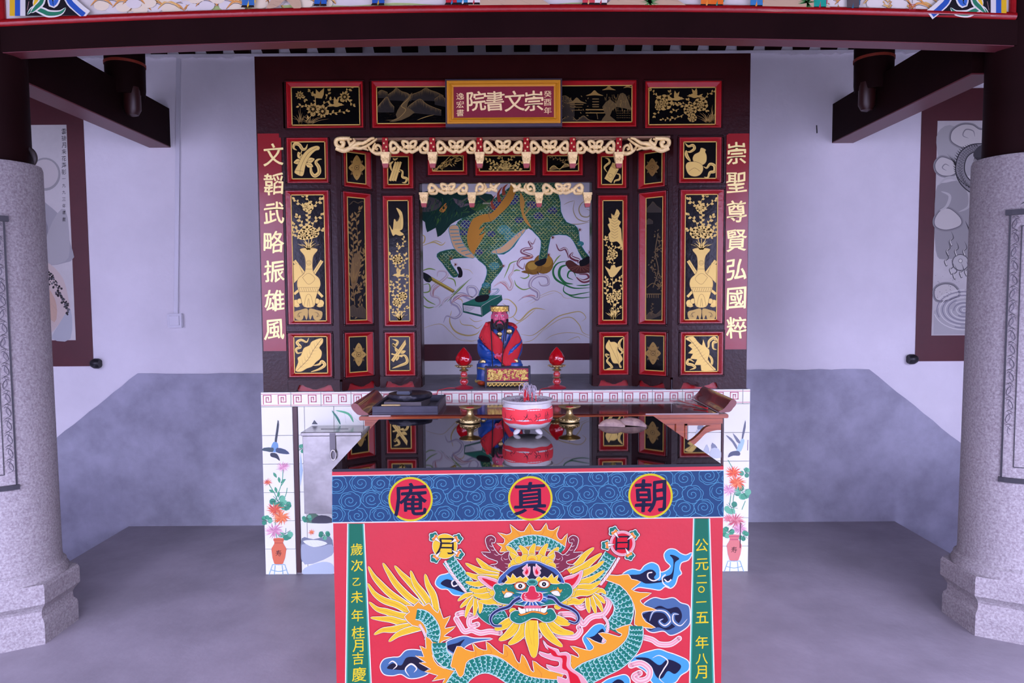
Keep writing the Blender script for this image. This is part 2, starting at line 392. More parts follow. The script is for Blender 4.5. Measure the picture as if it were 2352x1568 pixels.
# ---------------------------------------------------------------- side beams and hanging posts
def side_beam(xi, xo, side):
    word = 'left' if side < 0 else 'right'
    t = thing('tie_beam', ((xi + xo) / 2, 3.8, 2.45), 'dark timber tie beam running from the %s column back into the plaster wall' % word, 'beam', 'tie beams to the back wall')
    bm = BM(); box(bm, (xo, 3.15, 2.452), (xi, WALLY, 2.69)); obj('beam', bm, beamm, t)
    bm = BM(); box(bm, (xo, 3.15, 2.446), (xi, WALLY, 2.452)); obj('soffit', bm, pink_under, t)
    t2 = thing('hanging_post', (xi, 4.0, 2.52), 'short dark hanging post notched over the %s tie beam, bound by an orange band' % word, 'post', 'hanging posts on the tie beams')
    bm = BM(); lathe(bm, [(.098, 2.62), (.102, 2.66), (.104, 2.86), (.104, 3.31)], (xi - side * .0, 4.0, 0), 32)
    obj('post', bm, beamm, t2, auto=40)
    bm = BM(); lathe(bm, [(.107, 2.788), (.107, 2.803)], (xi, 4.0, 0), 32); obj('orange_band', bm, mat('orange_band', '8a3020', .5), t2)
    bm = BM(); lathe(bm, [(.001, 2.50), (.03, 2.51), (.045, 2.54), (.045, 2.66)], (xi - side * .05, 3.97, 0), 20); obj('rounded_tongue', bm, mat('dark_red_wood', '3c1a1c', .35, k=.8), t2, auto=40)
side_beam(-2.165, -2.30, -1); side_beam(2.045, 2.18, 1)
# ---------------------------------------------------------------- plinth with tiles
PX0, PX1, PY = -1.331, 1.259, 3.66
pl = thing('altar_plinth', (0, 4.0, 0), 'white-tiled masonry plinth under the carved shrine, red meander border along its top', 'plinth')
bm = BM(); box(bm, (PX0 + .006, PY + .012, 0), (PX1 - .006, WALLY - .013, PZ - .005)); obj('plinth_body', bm, grout, pl)
bm = BM(); box(bm, (PX0 + .004, PY + .03, PZ - .004), (PX1 - .004, WALLY - .013, PZ)); obj('slate_top', bm, mat('slate_top', '6c6a80', .45, var=.25, vscale=9, bump=.2), pl)
TW = (PX1 - PX0) / 16.25
tz = [PZ, PZ - .0785]
pf = onplane((0, PY - .0006, 0), (0, -1, 0))
tm = {}
def tile(x0, x1, z0, z1, y=None, par=None):
    y = PY if y is None else y
    key = (round(x1 - x0, 4), round(z1 - z0, 4))
    if key not in tm:
        w_, h_ = (x1 - x0) / 2 - .0011, (z1 - z0) / 2 - .0011; b = BM(); c = .0015
        for s_, yy in ((0, .012), (0, c), (c, 0)): pass
        r1 = [b.verts.new((sx * w_, .011, sz * h_)) for sx, sz in ((-1, -1), (1, -1), (1, 1), (-1, 1))]
        r2 = [b.verts.new((sx * w_, c, sz * h_)) for sx, sz in ((-1, -1), (1, -1), (1, 1), (-1, 1))]
        r3 = [b.verts.new((sx * (w_ - c), 0, sz * (h_ - c))) for sx, sz in ((-1, -1), (1, -1), (1, 1), (-1, 1))]
        for A_, B_ in ((r1, r2), (r2, r3)):
            for k in range(4): b.faces.new((A_[k], A_[(k + 1) % 4], B_[(k + 1) % 4], B_[k]))
        b.faces.new(r3); bmesh.ops.recalc_face_normals(b, faces=b.faces)
        me = bpy.data.meshes.new('tile'); b.to_mesh(me); b.free(); me.materials.append(tilem); tm[key] = me
    o = bpy.data.objects.new('tile', tm[key]); COL.objects.link(o); o.parent = pl; o.matrix_parent_inverse = Matrix.Translation(-pl.location)
    o.location = ((x0 + x1) / 2, y + rr.uniform(0, .0006), (z0 + z1) / 2); return o
x = PX0
while x < PX1 - .02:
    tile(x, min(x + TW, PX1), PZ - .078, PZ); x += TW
rows = [.907 - .1535 * k for k in range(6)] + [0]
for k in range(6):
    tile(PX0, PX0 + .166, rows[k + 1], rows[k]); tile(PX1 - .140, PX1, rows[k + 1], rows[k])
# inner field between the piers (a narrow brown edging, then a border tile and the landscape)
fx0, fx1 = PX0 + .192, PX1 - .150
xs = [fx0, fx0 + .035]
while xs[-1] + .1565 < fx1 - .03: xs.append(xs[-1] + .1565)
xs.append(fx1)
for k in range(6):
    for a_, b_ in zip(xs, xs[1:]): tile(a_, b_, rows[k + 1], rows[k], PY + .006)
bm = BM(); box(bm, (PX0 + .168, PY + .001, .01), (PX0 + .190, PY + .02, .905)); obj('brown_edging', bm, mat('brown_edging', '4a2c34', .3), pl); bm = BM(); box(bm, (PX1 - .149, PY + .001, .01), (PX1 - .142, PY + .02, .905)); obj('brown_edging', bm, mat('brown_edging', '4a2c34', .3), pl)
# side tiles of the plinth
bm = BM(); box(bm, (PX0, PY + .012, .002), (PX0 + .006, WALLY - .013, PZ - .001)); obj('side_facing', bm, tilem, pl); bm = BM(); box(bm, (PX1 - .006, PY + .012, .002), (PX1, WALLY - .013, PZ - .001)); obj('side_facing', bm, tilem, pl)
# meander print
a = Art(lambda u, v: Vector((u, PY - .0004, v)), base=2e-4); a.f.normal = lambda p: Vector((0, -1, 0))
pk = 'bf5a74'; x = PX0; i = 0
while x < PX1 - .02:
    xe = min(x + TW, PX1); zt, zb = PZ - .009, PZ - .071
    a.rect(x + .002, zt - .003, xe - .002, zt, pk, False); a.rect(x + .002, zb, xe - .002, zb + .003, pk, False)
    u = .0062; n = 2
    for j in range(n):
        c0 = x + .012 + j * (TW / 2 - .001)
        if c0 + .05 > xe: break
        w_ = .052; z1_, z0_ = zt - .010, zb + .010; s_ = .0046
        def seg(xa, za, xb, zb_): a.rect(min(xa, xb), min(za, zb_), max(xa, xb) + s_, max(za, zb_) + s_, pk, False)
        seg(c0, z0_ - .004, c0, z1_); seg(c0, z1_, c0 + w_ * .78, z1_); seg(c0 + w_ * .78, z0_ + .006, c0 + w_ * .78, z1_)
        seg(c0 + w_ * .28, z0_ + .006, c0 + w_ * .78, z0_ + .006); seg(c0 + w_ * .28, z0_ + .006, c0 + w_ * .28, z1_ - .012)
        seg(c0 + w_ * .28, z1_ - .012, c0 + w_ * .52, z1_ - .012); seg(c0 + w_ * .52, z0_ + .016, c0 + w_ * .52, z1_ - .012)
    x += TW
a.build('meander_print', paint('glazed_print', .15), pl)
# ================================================================ the carved shrine
YF, YI = 3.68, 3.83
sh = thing('shrine_cabinet', (0, 3.8, PZ), 'maroon lacquered shrine front with gilt black panels, standing on the tiled plinth', 'shrine')
fF = onplane((0, YF, 0), (0, -1, 0)); fI = onplane((0, YI, 0), (0, -1, 0))
def U(f, x0, y0, x1, y1):           # pixel rectangle -> rectangle in the plane (u along the plane, z)
    ym, xm = (y0 + y1) / 2, (x0 + x1) / 2
    a, b = f(x0, ym), f(x1, ym); return a, b, f(xm, y1).z, f(xm, y0).z
LA0, LA1 = fF(776, 600), fI(868, 600); RA0, RA1 = fI(1452, 600), fF(1545, 600)
def plane2(p, q):
    d = Vector((q.x - p.x, q.y - p.y, 0)).normalized(); n = Vector((d.y, -d.x, 0))
    if n.y > 0: n = -n
    return onplane((p.x, p.y, 0), n)
fL, fR = plane2(LA0, LA1), plane2(RA0, RA1)
ZT, ZB = 2.727, PZ
def slab(bm, f, a, b, z0, z1, o0, o1):   # box over the plane from point a to b, offsets along the normal
    n = f.n; A, B = Vector((a.x, a.y, 0)), Vector((b.x, b.y, 0))
    v = [bm.verts.new(p + n * o + Vector((0, 0, z))) for p in (A, B) for o in (o0, o1) for z in (z0, z1)]
    for q in ((0, 1, 3, 2), (4, 6, 7, 5), (0, 4, 5, 1), (2, 3, 7, 6), (0, 2, 6, 4), (1, 5, 7, 3)): bm.faces.new([v[i] for i in q])
PANELS = []
def panel(f, ro, ri, key):
    """red splayed frame, gold bead and black board, set between the stiles"""
    ao, bo, zo0, zo1 = U(f, *ro); ai, bi, zi0, zi1 = U(f, *ri); n = f.n
    bm = BM()
    def ring(a, b, z0, z1, o): return [bm.verts.new(Vector((p.x, p.y, z)) + n * o) for p, z in ((a, z0), (b, z0), (b, z1), (a, z1))]
    r = [ring(ao, bo, zo0, zo1, .001), ring(ao, bo, zo0, zo1, .006)]
    d = (bo - ao).normalized(); e = .006
    r.append(ring(ao + d * e, bo - d * e, zo0 + e, zo1 - e, .006)); r.append(ring(ai, bi, zi0, zi1, -.007)); r.append(ring(ai, bi, zi0, zi1, -.011))
    for A, B in zip(r, r[1:]):
        for k in range(4): bm.faces.new((A[k], A[(k + 1) % 4], B[(k + 1) % 4], B[k]))
    o = obj('panel', bm, red, sh)
    bm = BM(); slab(bm, f, ai, bi, zi0, zi1, -.012, -.009); obj('black_board', bm, blackp, o)
    bm = BM(); g = .0045
    for (a, b, z0, z1) in ((ai, bi, zi0, zi0 + g), (ai, bi, zi1 - g, zi1), (ai, ai + d * g, zi0, zi1), (bi - d * g, bi, zi0, zi1)): slab(bm, f, a, b, z0, z1, -.0095, -.006)
    obj('gold_bead', bm, goldp, o)
    bm = BM(); m_ = .010                 # dark moulding lip round the red frame
    for (a, b, z0, z1) in ((ao - d * m_, bo + d * m_, zo0 - m_, zo0 - .001), (ao - d * m_, bo + d * m_, zo1 + .001, zo1 + m_), (ao - d * m_, ao - d * .001, zo0, zo1), (bo + d * .001, bo + d * m_, zo0, zo1)):
        slab(bm, f, a, b, z0, z1, -.004, .008)
    bmesh.ops.bevel(bm, geom=bm.edges[:], offset=.0025, segments=1, affect='EDGES'); obj('dark_moulding', bm, lacq, o)
    g = lambda x, y: onplane(tuple(f(1200, 600) - f.n * .0088), tuple(f.n))(x, y)
    PL = onplane(tuple(f(1200, 600) - f.n * .0088), tuple(f.n))
    PANELS.append((key, o, PL, ri)); return o
def bay(f, xl, xr, plist, ztop, zbot, thick=.03):
    """stiles and rails round a column of panels"""
    L, R = f(xl, 600), f(xr, 600); bm = BM(); ro0 = plist[0][0]
    xa = min(p[0][0] for p in plist); xb = max(p[0][2] for p in plist); A, B = f(xa, 600), f(xb, 600)
    slab(bm, f, L, A, zbot, ztop, -thick, 0); slab(bm, f, B, R, zbot, ztop, -thick, 0)
    zs = [ztop]
    for ro, ri, k in plist:
        a, b, z0, z1 = U(f, *ro); zs += [z1, z0]
    zs.append(zbot)
    for i in range(0, len(zs), 2):
        if zs[i] - zs[i + 1] > .002: slab(bm, f, A, B, zs[i + 1], zs[i], -thick, 0)
    slab(bm, f, A, B, zbot, ztop, -thick - .01, -.018)
    obj('bay_frame', bm, lacq, sh)
    for ro, ri, k in plist: panel(f, ro, ri, k)
LO = [((660, 317, 754, 420), (668, 324, 747, 411), 'L1'), ((660, 438, 758, 744), (670, 446, 747, 738), 'L2'), ((664, 765, 762, 865), (674, 772, 752, 858), 'L3')]
RO = [((1560, 316, 1656, 420), (1570, 324, 1647, 410), 'R1'), ((1562, 436, 1660, 742), (1573, 445, 1649, 735), 'R2'), ((1563, 762, 1660, 860), (1573, 770, 1651, 854), 'R3')]
zf = fF(1200, 300).z
FOOT = .062
bay(fF, 654, 776, LO, fF(1200, 302).z, ZB + FOOT); bay(fF, 1545, 1664, RO, fF(1200, 302).z, ZB + FOOT)
LAp = [((789, 346, 851, 431), (797, 350, 842, 421), 'LA1'), ((790, 443, 852, 744), (801, 453, 842, 736), 'LA2'), ((792, 763, 856, 864), (803, 772, 845, 855), 'LA3')]
RAp = [((1468, 344, 1528, 431), (1478, 349, 1520, 421), 'RA1'), ((1469, 441, 1530, 744), (1481, 452, 1521, 736), 'RA2'), ((1470, 762, 1531, 861), (1480, 770, 1524, 852), 'RA3')]
bay(fL, 776, 868, LAp, fF(1200, 302).z, ZB + FOOT); bay(fR, 1452, 1545, RAp, fF(1200, 302).z, ZB + FOOT)
LIp = [((880, 350, 949, 433), (889, 358, 939, 424), 'LI1'), ((882, 450, 950, 748), (891, 459, 940, 738), 'LI2'), ((885, 763, 953, 862), (893, 772, 942, 852), 'LI3')]
RIp = [((1372, 350, 1438, 432), (1381, 358, 1431, 424), 'RI1'), ((1374, 449, 1440, 745), (1384, 459, 1432, 736), 'RI2'), ((1376, 762, 1443, 860), (1386, 772, 1434, 850), 'RI3')]
bay(fI, 868, 964, LIp, fF(1200, 302).z, ZB + FOOT); bay(fI, 1361, 1452, RIp, fF(1200, 302).z, ZB + FOOT)
# lintel over the opening
def lintel(f, x0, x1, z0, z1, plist, thick=.03):
    bm = BM(); a0, b0, lo, hi = U(f, *plist[0][0])
    slab(bm, f, f(x0, 600), f(x1, 600), z0, lo, -thick, 0); slab(bm, f, f(x0, 600), f(x1, 600), hi, z1, -thick, 0)
    xs = [x0] + [v for p in plist for v in (p[0][0], p[0][2])] + [x1]
    for i in range(0, len(xs), 2): slab(bm, f, f(xs[i], 600), f(xs[i + 1], 600), lo, hi, -thick, 0)
    slab(bm, f, f(x0, 600), f(x1, 600), z0 + .002, z1, -thick - .01, -.018)
    obj('lintel', bm, lacq, sh)
    for ro, ri, k in plist: panel(f, ro, ri, k)
lintel(fI, 964, 1361, fI(1200, 419).z, fF(1200, 302).z, [((983, 346, 1073, 402), (992, 356, 1065, 393), 'C1'), ((1092, 346, 1229, 403), (1100, 356, 1219, 393), 'C2'), ((1246, 346, 1338, 403), (1256, 356, 1330, 393), 'C3')])
HP = [((659, 188, 834, 294), (668, 198, 826, 287), 'T1'), ((855, 186, 1160, 293), (864, 197, 1152, 283), 'T2'), ((1168, 186, 1461, 292), (1176, 195, 1453, 281), 'T3'), ((1482, 187, 1656, 294), (1490, 199, 1645, 286), 'T4')]
lintel(fF, 654, 1664, fF(1200, 302).z, ZT, HP, .05)
bm = BM(); slab(bm, fF, fF(597, 600), fF(654, 600), ZB, ZT, -.05, .0); slab(bm, fF, fF(1664, 600), fF(1718, 600), ZB, ZT, -.05, 0)
slab(bm, fF, fF(650, 600), fF(1668, 600), fF(1200, 313).z, fF(1200, 298).z, -.04, .012)
obj('side_stile', bm, lacq, sh)
bm = BM(); box(bm, (fF(776, 600).x, YF + .03, fF(1200, 302).z - .002), (fF(1545, 600).x, 4.48, fF(1200, 302).z + .03)); obj('top_board', bm, mat('dark_shade_board', '2a1418', .5), sh)  # unseen board added to dim the top of the mural
# jambs inside the opening
bm = BM(); box(bm, (fI(953, 600).x, YI + .02, ZB), (fI(965, 600).x, YI + .13, fI(1200, 419).z + .1)); obj('jamb', bm, lacq, sh); bm = BM(); box(bm, (fI(1360, 600).x, YI + .02, ZB), (fI(1372, 600).x, YI + .13, fI(1200, 419).z + .1)); obj('jamb', bm, lacq, sh)
# scalloped feet with red apron
def feet(f, x0, x1, r0, r1):
    A, B = f(x0, 600), f(x1, 600); bm = BM(); slab(bm, f, A, B, ZB + FOOT - .012, ZB + FOOT, -.02, .012)
    obj('foot_rail', bm, lacq, sh)
    bm = BM(); slab(bm, f, f(r0, 600), f(r1, 600), ZB, ZB + FOOT, -.02, -.012); obj('red_apron', bm, red, sh)
    d = B - A; n = f.n; L = []
    def P(t, z): return A + d * t + Vector((0, 0, z - A.z)) + n * -.004
    t0, t1 = (r0 - x0) / (x1 - x0), (r1 - x0) / (x1 - x0); w_ = t1 - t0; zt = ZB + FOOT
    poly = [(0, zt), (0, ZB + .004), (.02, ZB), (t0 - .03, ZB), (t0 + .0, ZB + .008), (t0 + w_ * .06, ZB + .036), (t0 + w_ * .16, ZB + .038), (t0 + w_ * .24, ZB + .026), (t0 + w_ * .36, ZB + .02), (t0 + w_ * .45, ZB + .013), (t0 + w_ * .55, ZB + .013),
            (t0 + w_ * .64, ZB + .02), (t0 + w_ * .76, ZB + .026), (t0 + w_ * .84, ZB + .038), (t0 + w_ * .94, ZB + .036), (t1, ZB + .008), (t1 + .03, ZB), (.98, ZB), (1, ZB + .004), (1, zt)]
    bm = BM(); prism(bm, [P(*p) for p in poly], n * .014); obj('scalloped_foot', bm, lacq, sh)
for f, x0, x1, r0, r1 in ((fF, 656, 776, 676, 760), (fL, 779, 866, 792, 856), (fI, 869, 964, 881, 948), (fI, 1361, 1452, 1376, 1444), (fR, 1454, 1543, 1468, 1532), (fF, 1546, 1664, 1566, 1652)): feet(f, x0, x1, r0, r1)
# ---------------------------------------------------------------- gilt carved valances
carv = mat('gilt_carving', 'f8cc9c', .45, metal=.15, var=.2, vscale=60, bump=.4, bscale=120, k=1.05)
def carve(f, shapes, off, dep, name='valance_carving'):
    """open fretwork: each stroke (points px, width px) is a rounded raised bar; drawn on one common plane"""
    bm = BM(); n = f.n
    for j, (pts, w_) in enumerate(shapes):
        ps = spl(pts, 5) if len(pts) > 2 else pts; N_ = len(ps); R = []
        for i, p in enumerate(ps):
            a_ = ps[max(i - 1, 0)]; b_ = ps[min(i + 1, N_ - 1)]; dx, dy = b_[0] - a_[0], b_[1] - a_[1]; l = math.hypot(dx, dy) or 1
            ww = (w_ if not isinstance(w_, tuple) else w_[0] + (w_[1] - w_[0]) * i / max(1, N_ - 1)) * .78
            q = [(p[0] - dy / l * ww * k, p[1] + dx / l * ww * k) for k in (-1, -.55, 0, .55, 1)]
            hs = (0, .75, 1, .75, 0)
            R.append([bm.verts.new(f(*c) + n * (off + dep * h)) for c, h in zip(q, hs)] + [bm.verts.new(f(*q[4]) + n * (off - .004)), bm.verts.new(f(*q[0]) + n * (off - .004))])
        for A, B in zip(R, R[1:]):
            for k in range(7): bm.faces.new((A[k], A[(k + 1) % 7], B[(k + 1) % 7], B[k]))
        bm.faces.new(R[0]); bm.faces.new(R[-1][::-1])
    return obj(name, bm, carv, sh, auto=50)
def fret(x0, x1, y0, y1):
    """two mirrored scrolls meeting in the middle"""
    S = []; w_ = 5.2; m = (x0 + x1) / 2; h = y1 - y0; W = (x1 - x0) / 2
    for s in (-1, 1):
        X = lambda t: m + s * W * t
        S.append(([(X(.0), y1 - h * .22), (X(.14), y1 - h * .08), (X(.3), y1 - h * .2), (X(.5), y0 + h * .62), (X(.7), y0 + h * .25), (X(.88), y0 + h * .12), (X(.97), y0 + h * .4), (X(.9), y1 - h * .3), (X(.76), y1 - h * .35), (X(.78), y0 + h * .55)], w_))
        S.append(([(X(.02), y0 + h * .3), (X(.14), y0 + h * .1), (X(.34), y0 + h * .08), (X(.3), y0 + h * .35), (X(.2), y0 + h * .55), (X(.12), y0 + h * .42)], 4.4))
        S.append(([(X(.55), y1 - h * .3), (X(.62), y1 - h * .06), (X(.9), y1 - h * .06), (X(.97), y1 - h * .35)], 4.4))
        S.append(([(X(.45), y0 + h * .5), (X(.36), y0 + h * .75), (X(.28), y0 + h * .55)], 3)); 
        S.append(([(X(.05), y0 + h * .35), (X(.05), y1 - h * .3)], 5))
    return S
fV = onplane((0, YF - .055, 0), (0, -1, 0)); fV2 = onplane((0, YI - .03, 0), (0, -1, 0))
posts = [886, 994, 1102, 1209, 1315, 1421]
for a_, b_ in zip(posts, posts[1:]): carve(fV, fret(a_ + 9, b_ - 9, 322, 351), 0, .007)
for a_, b_ in ((984, 1073), (1247, 1339)): carve(fV2, fret(a_, b_, 421, 445), 0, .006)
def leaf_end(mx, s):                # big leaf scroll reaching sideways
    X = lambda x: mx + s * x
    return [([(X(76), 318), (X(98), 318), (X(108), 322), (X(107), 333), (X(96), 337), (X(91), 328), (X(98), 324)], 6),
            ([(X(107), 338), (X(90), 345), (X(70), 338), (X(50), 340), (X(30), 330), (X(14), 318)], (9, 2.5)),
            ([(X(76), 341), (X(60), 330), (X(45), 328), (X(28), 318), (X(20), 317)], (8, 3)), ([(X(78), 334), (X(66), 325), (X(68), 318)], (7, 2)),
            ([(X(48), 338), (X(34), 345)], (6, 2)), ([(X(90), 345), (X(76), 336), (X(80), 322), (X(72), 319)], (5, 3)),
            ([(X(2), 350), (X(6), 337), (X(14), 333), (X(18), 340), (X(12), 343)], 4), ([(X(2), 352), (X(16), 352), (X(28), 345), (X(34), 336)], (7, 3)), ([(X(24), 347), (X(22), 336), (X(18), 328)], (5, 2))]
carve(fV, leaf_end(880, -1), 0, .008); carve(fV, leaf_end(1428, 1), 0, .008)
def corner(mx, s):
    X = lambda x: mx + s * x
    return [([(X(0), 444), (X(14), 443), (X(26), 436), (X(34), 434)], (6, 4)), ([(X(2), 440), (X(3), 428), (X(10), 422), (X(17), 427), (X(14), 435), (X(8), 432)], 4.4), ([(X(20), 421), (X(24), 430), (X(18), 440)], (2, 5)),
            ([(X(28), 438), (X(38), 431), (X(34), 424), (X(42), 430), (X(50), 424), (X(44), 434), (X(50), 438), (X(38), 434)], 5), ([(X(46), 428), (X(56), 421)], (6, 2))]
carve(fV2, corner(1092, 1), 0, .006); carve(fV2, corner(1229, -1), 0, .006)
# rail from which the valance hangs
bm = BM(); slab(bm, fV, fV(776, 318), fV(1540, 318), fV(1150, 319).z, fV(1150, 314).z, -.05, -.004); 
for i_ in range(24): tube(bm, [fV(890 + i_ * 22.5, 321) + Vector((0, .004, 0)), fV(901 + i_ * 22.5, 318) + Vector((0, .004, 0)), fV(912 + i_ * 22.5, 321) + Vector((0, .004, 0))], .004, 6)
obj('valance_rail', bm, mat('brown_gilt_rail', '8a6450', .4, k=.8), sh)
# hanging posts with gold lantern pendants
def pendant(f, x, y0, yred, y1, w_, redtop):
    c = f(x, (yred + y1) / 2); zt, zb = f(x, yred).z, f(x, y1).z; s = w_ / 2 * 3.62 / 1600
    if redtop:
        bm = BM(); z2 = f(x, y0).z; box(bm, (c.x - s * .62, c.y - .012, zt), (c.x + s * .62, c.y + .02, z2)); o = obj('hanging_post', bm, red, sh)
        bm = BM()
        for k in range(4):
            z = zt + (z2 - zt) * (k + .5) / 4; ell(bm, (c.x + (.25 if k % 2 else -.25) * s, c.y - .012, z), (.0045, .003, .0055), 8, 6)
        obj('gilt_sprig', bm, carv, o)
    bm = BM(); h = zt - zb
    for (z0, z1, k0, k1) in ((zt - h * .16, zt, 1.05, 1.05), (zt - h * .26, zt - h * .16, .85, .95), (zt - h * .76, zt - h * .26, .62, .95)):
        v = [bm.verts.new((c.x + sx * s * k, c.y + sy * s * k, z)) for z, k in ((z0, k0), (z1, k1)) for sx, sy in ((-1, -1), (1, -1), (1, 1), (-1, 1))]
        bm.faces.new(v[:4]); bm.faces.new(v[4:])
        for i in range(4): bm.faces.new((v[i], v[(i + 1) % 4], v[4 + (i + 1) % 4], v[4 + i]))
    for k in range(5):
        ell(bm, (c.x + (k - 2) * s * .38, c.y - s * .9, zt - h * (.42 + .1 * (k % 2))), (s * .16, .004, h * .13), 8, 6)
    o = obj('pendant', bm, carv, sh)
    bm = BM(); 
    v = [bm.verts.new((c.x + sx * s * k, c.y + sy * s * k, z)) for z, k in ((zb, .5), (zt - h * .74, .72)) for sx, sy in ((-1, -1), (1, -1), (1, 1), (-1, 1))]
    bm.faces.new(v[:4]); bm.faces.new(v[4:])
    for i in range(4): bm.faces.new((v[i], v[(i + 1) % 4], v[4 + (i + 1) % 4], v[4 + i]))
    obj('red_tip', bm, red, o)
for x in posts: pendant(fV, x, 317, 351, 386, 21, True)
for x in (974, 1084, 1238, 1349): pendant(fV2, x, 421, 443, 476, 20, False)
# red-lacquer couplet boards
cb = {}
for nm, x0, x1, y0, y1, lab in (('L', 599, 652, 307, 806, 'red couplet board with gold characters down the left edge of the shrine'), ('R', 1666, 1717, 307, 802, 'red couplet board with gold characters down the right edge of the shrine')):
    a_, b_, z0, z1 = U(fF, x0, y0, x1, y1); bm = BM(); slab(bm, fF, a_, b_, z0, z1, .0004, .004)
    t = obj('couplet_board', bm, mat('couplet_red', 'a81822', .2, bump=.12, bscale=14, coat=.08, ior=1.45, k=.6)); tag(t, lab, 'couplet board', 'couplet boards on the shrine'); cb[nm] = t
# name board
nb = thing('name_board', (0, YF - .03, 2.45), 'maroon name board in a yellow moulded frame, four gold characters, top centre of the shrine', 'name board')
fN = onplane((0, YF - .048, 0), (0, -1, 0)); a_, b_, z0, z1 = U(fN, 1023, 181, 1291, 291)
bm = BM(); slab(bm, fN, a_, b_, z0, z1, -.034, 0); obj('backing', bm, mat('slate_purple_edge', '3c3246', .4), nb)
ye = mat('yellow_frame_paint', 'd08a20', .35, bump=.1, k=.9)
bm = BM()
def ringN(x0, y0, x1, y1, o):
    a_, b_, z0, z1 = U(fN, x0, y0, x1, y1); return [bm.verts.new(Vector((p.x, p.y, z)) + fN.n * o) for p, z in ((a_, z0), (b_, z0), (b_, z1), (a_, z1))]
r = [ringN(1027, 186, 1287, 284, -.001), ringN(1027, 186, 1287, 284, .012), ringN(1031, 190, 1283, 280, .012), ringN(1033, 192, 1281, 278, .008), ringN(1036, 194, 1278, 276, .013), ringN(1038, 196, 1276, 274, .007), ringN(1042, 199, 1272, 270, .003), ringN(1042, 199, 1272, 270, .0)]
for A, B in zip(r, r[1:]):
    for k in range(4): bm.faces.new((A[k], A[(k + 1) % 4], B[(k + 1) % 4], B[k]))
obj('yellow_frame', bm, ye, nb)
bm = BM(); a_, b_, z0, z1 = U(fN, 1042, 199, 1272, 270); slab(bm, fN, a_, b_, z0, z1, 0, .0015); obj('board', bm, mat('board_maroon', '7c1c34', .35, bump=.15, bscale=30, coat=.2), nb)
# ================================================================ furniture and things
wood = mat('varnished_wood', 'a8502e', .25, var=.3, vscale=5, stretch=(1.2, 8, 14), bump=.1, bscale=80, coat=.3, k=.8)
wood2 = mat('varnished_wood_top', '6a2c2a', .08, var=.25, vscale=4, stretch=(1, 8, 8), coat=.3, k=.7, ior=2.3)
brass = mat('brass', 'b49c78', .32, metal=.85, bump=.15, bscale=90, k=1.1)
steel = mat('brushed_steel', 'aca8b8', .22, metal=.8, var=.3, vscale=6, bump=1.0, bscale=6, k=1.0); hasp_m = mat('zinc_hasp', '6c6878', .35, metal=.5)  # steel colour mottled to stand in for swirled reflections
# ---- altar table
TC, TR = Vector((.037, 2.546, 0)), math.radians(1.83)
TM = Matrix.Translation(TC) @ Matrix.Rotation(TR, 4, 'Z')
HW, HD, TZ = .600, .445, .954
at_ = thing('altar_table', TC, 'large painted altar table with red dragon front panel and black glass top, in the foreground', 'table')
rp = mat('vermilion_paint', 'dc1a34', .45, var=.06, vscale=5, bump=.12, bscale=70, k=.44)
bm = BM(); box(bm, (-HW, -HD + .004, .0), (HW, -HD + .028, .945), TM); fp = obj('front_panel', bm, rp, at_)
for sx in (-1, 1):
    bm = BM(); box(bm, (sx * HW, -HD + .028, .0), (sx * (HW - .022), HD, .945), TM); obj('side_panel', bm, rp, at_)
bm = BM(); box(bm, (-HW + .022, HD - .022, .3), (HW - .022, HD, .945), TM); obj('back_panel', bm, rp, at_)
bm = BM(); box(bm, (-HW + .022, -HD + .028, .925), (HW - .022, HD - .022, .945), TM); obj('top_board', bm, rp, at_)
bm = BM(); box(bm, (-HW + .001, -HD + .001, .9455), (HW - .008, HD, TZ), TM); bmesh.ops.bevel(bm, geom=bm.edges[:], offset=.0015, segments=2, affect='EDGES')
gt = obj('glass_top', bm, [mat('black_glass', '0a0a10', .025, spec=.5, ior=4.2, k=.5), mat('glass_edge', '1c1c2c', .35, spec=.3, k=.6)], at_)
for pg in gt.data.polygons: pg.material_index = 0 if pg.normal.z > .9 else 1
# ---- long offering table with everted ends
QY0, QY1, QZ = 3.12, 3.60, .947
qt = thing('offering_table', (.143, 3.36, 0), 'long brown wooden offering table with upturned ends, between altar table and tiled plinth', 'table')
f3 = onplane((0, QY0, 0), (0, -1, 0))
bm = BM(); xl, xr = f3(847, 950).x, f3(1651, 945).x
box(bm, (xl, QY0, QZ - .006), (xr, QY1, QZ)); obj('table_top', bm, wood2, qt)
bm = BM(); box(bm, (f3(824, 955).x, QY0 + .001, QZ - .024), (f3(1674, 950).x, QY1 - .001, QZ - .006)); bmesh.ops.bevel(bm, geom=bm.edges[:], offset=.003, segments=2, affect='EDGES'); obj('top_edge', bm, wood, qt)
bm = BM(); box(bm, (f3(836, 955).x, QY0 + .012, QZ - .05), (f3(1662, 950).x, QY1 - .012, QZ - .026)); box(bm, (f3(838, 955).x, QY0 + .018, QZ - .028), (f3(1660, 950).x, QY1 - .018, QZ - .02)); obj('apron', bm, wood, qt)
for side, pts in (('l', [(847, 952), (833, 942), (824, 931), (817, 926.5), (811, 926), (806.5, 931), (809, 939), (816, 947), (825, 953)]), ('r', [(1650, 946), (1662, 939), (1672, 928), (1678, 920), (1684, 916.5), (1691, 921), (1690.5, 929), (1684, 937), (1675, 946)])):
    bm = BM(); P = spl([tuple(f3(x, y)) for x, y in pts], 3, True); prism(bm, P, (0, QY1 - QY0 - .0, 0)); obj('upturned_end', bm, mat('flange_wood', '7a3436', .22, var=.25, vscale=5, coat=.4, k=.85), qt, auto=40)
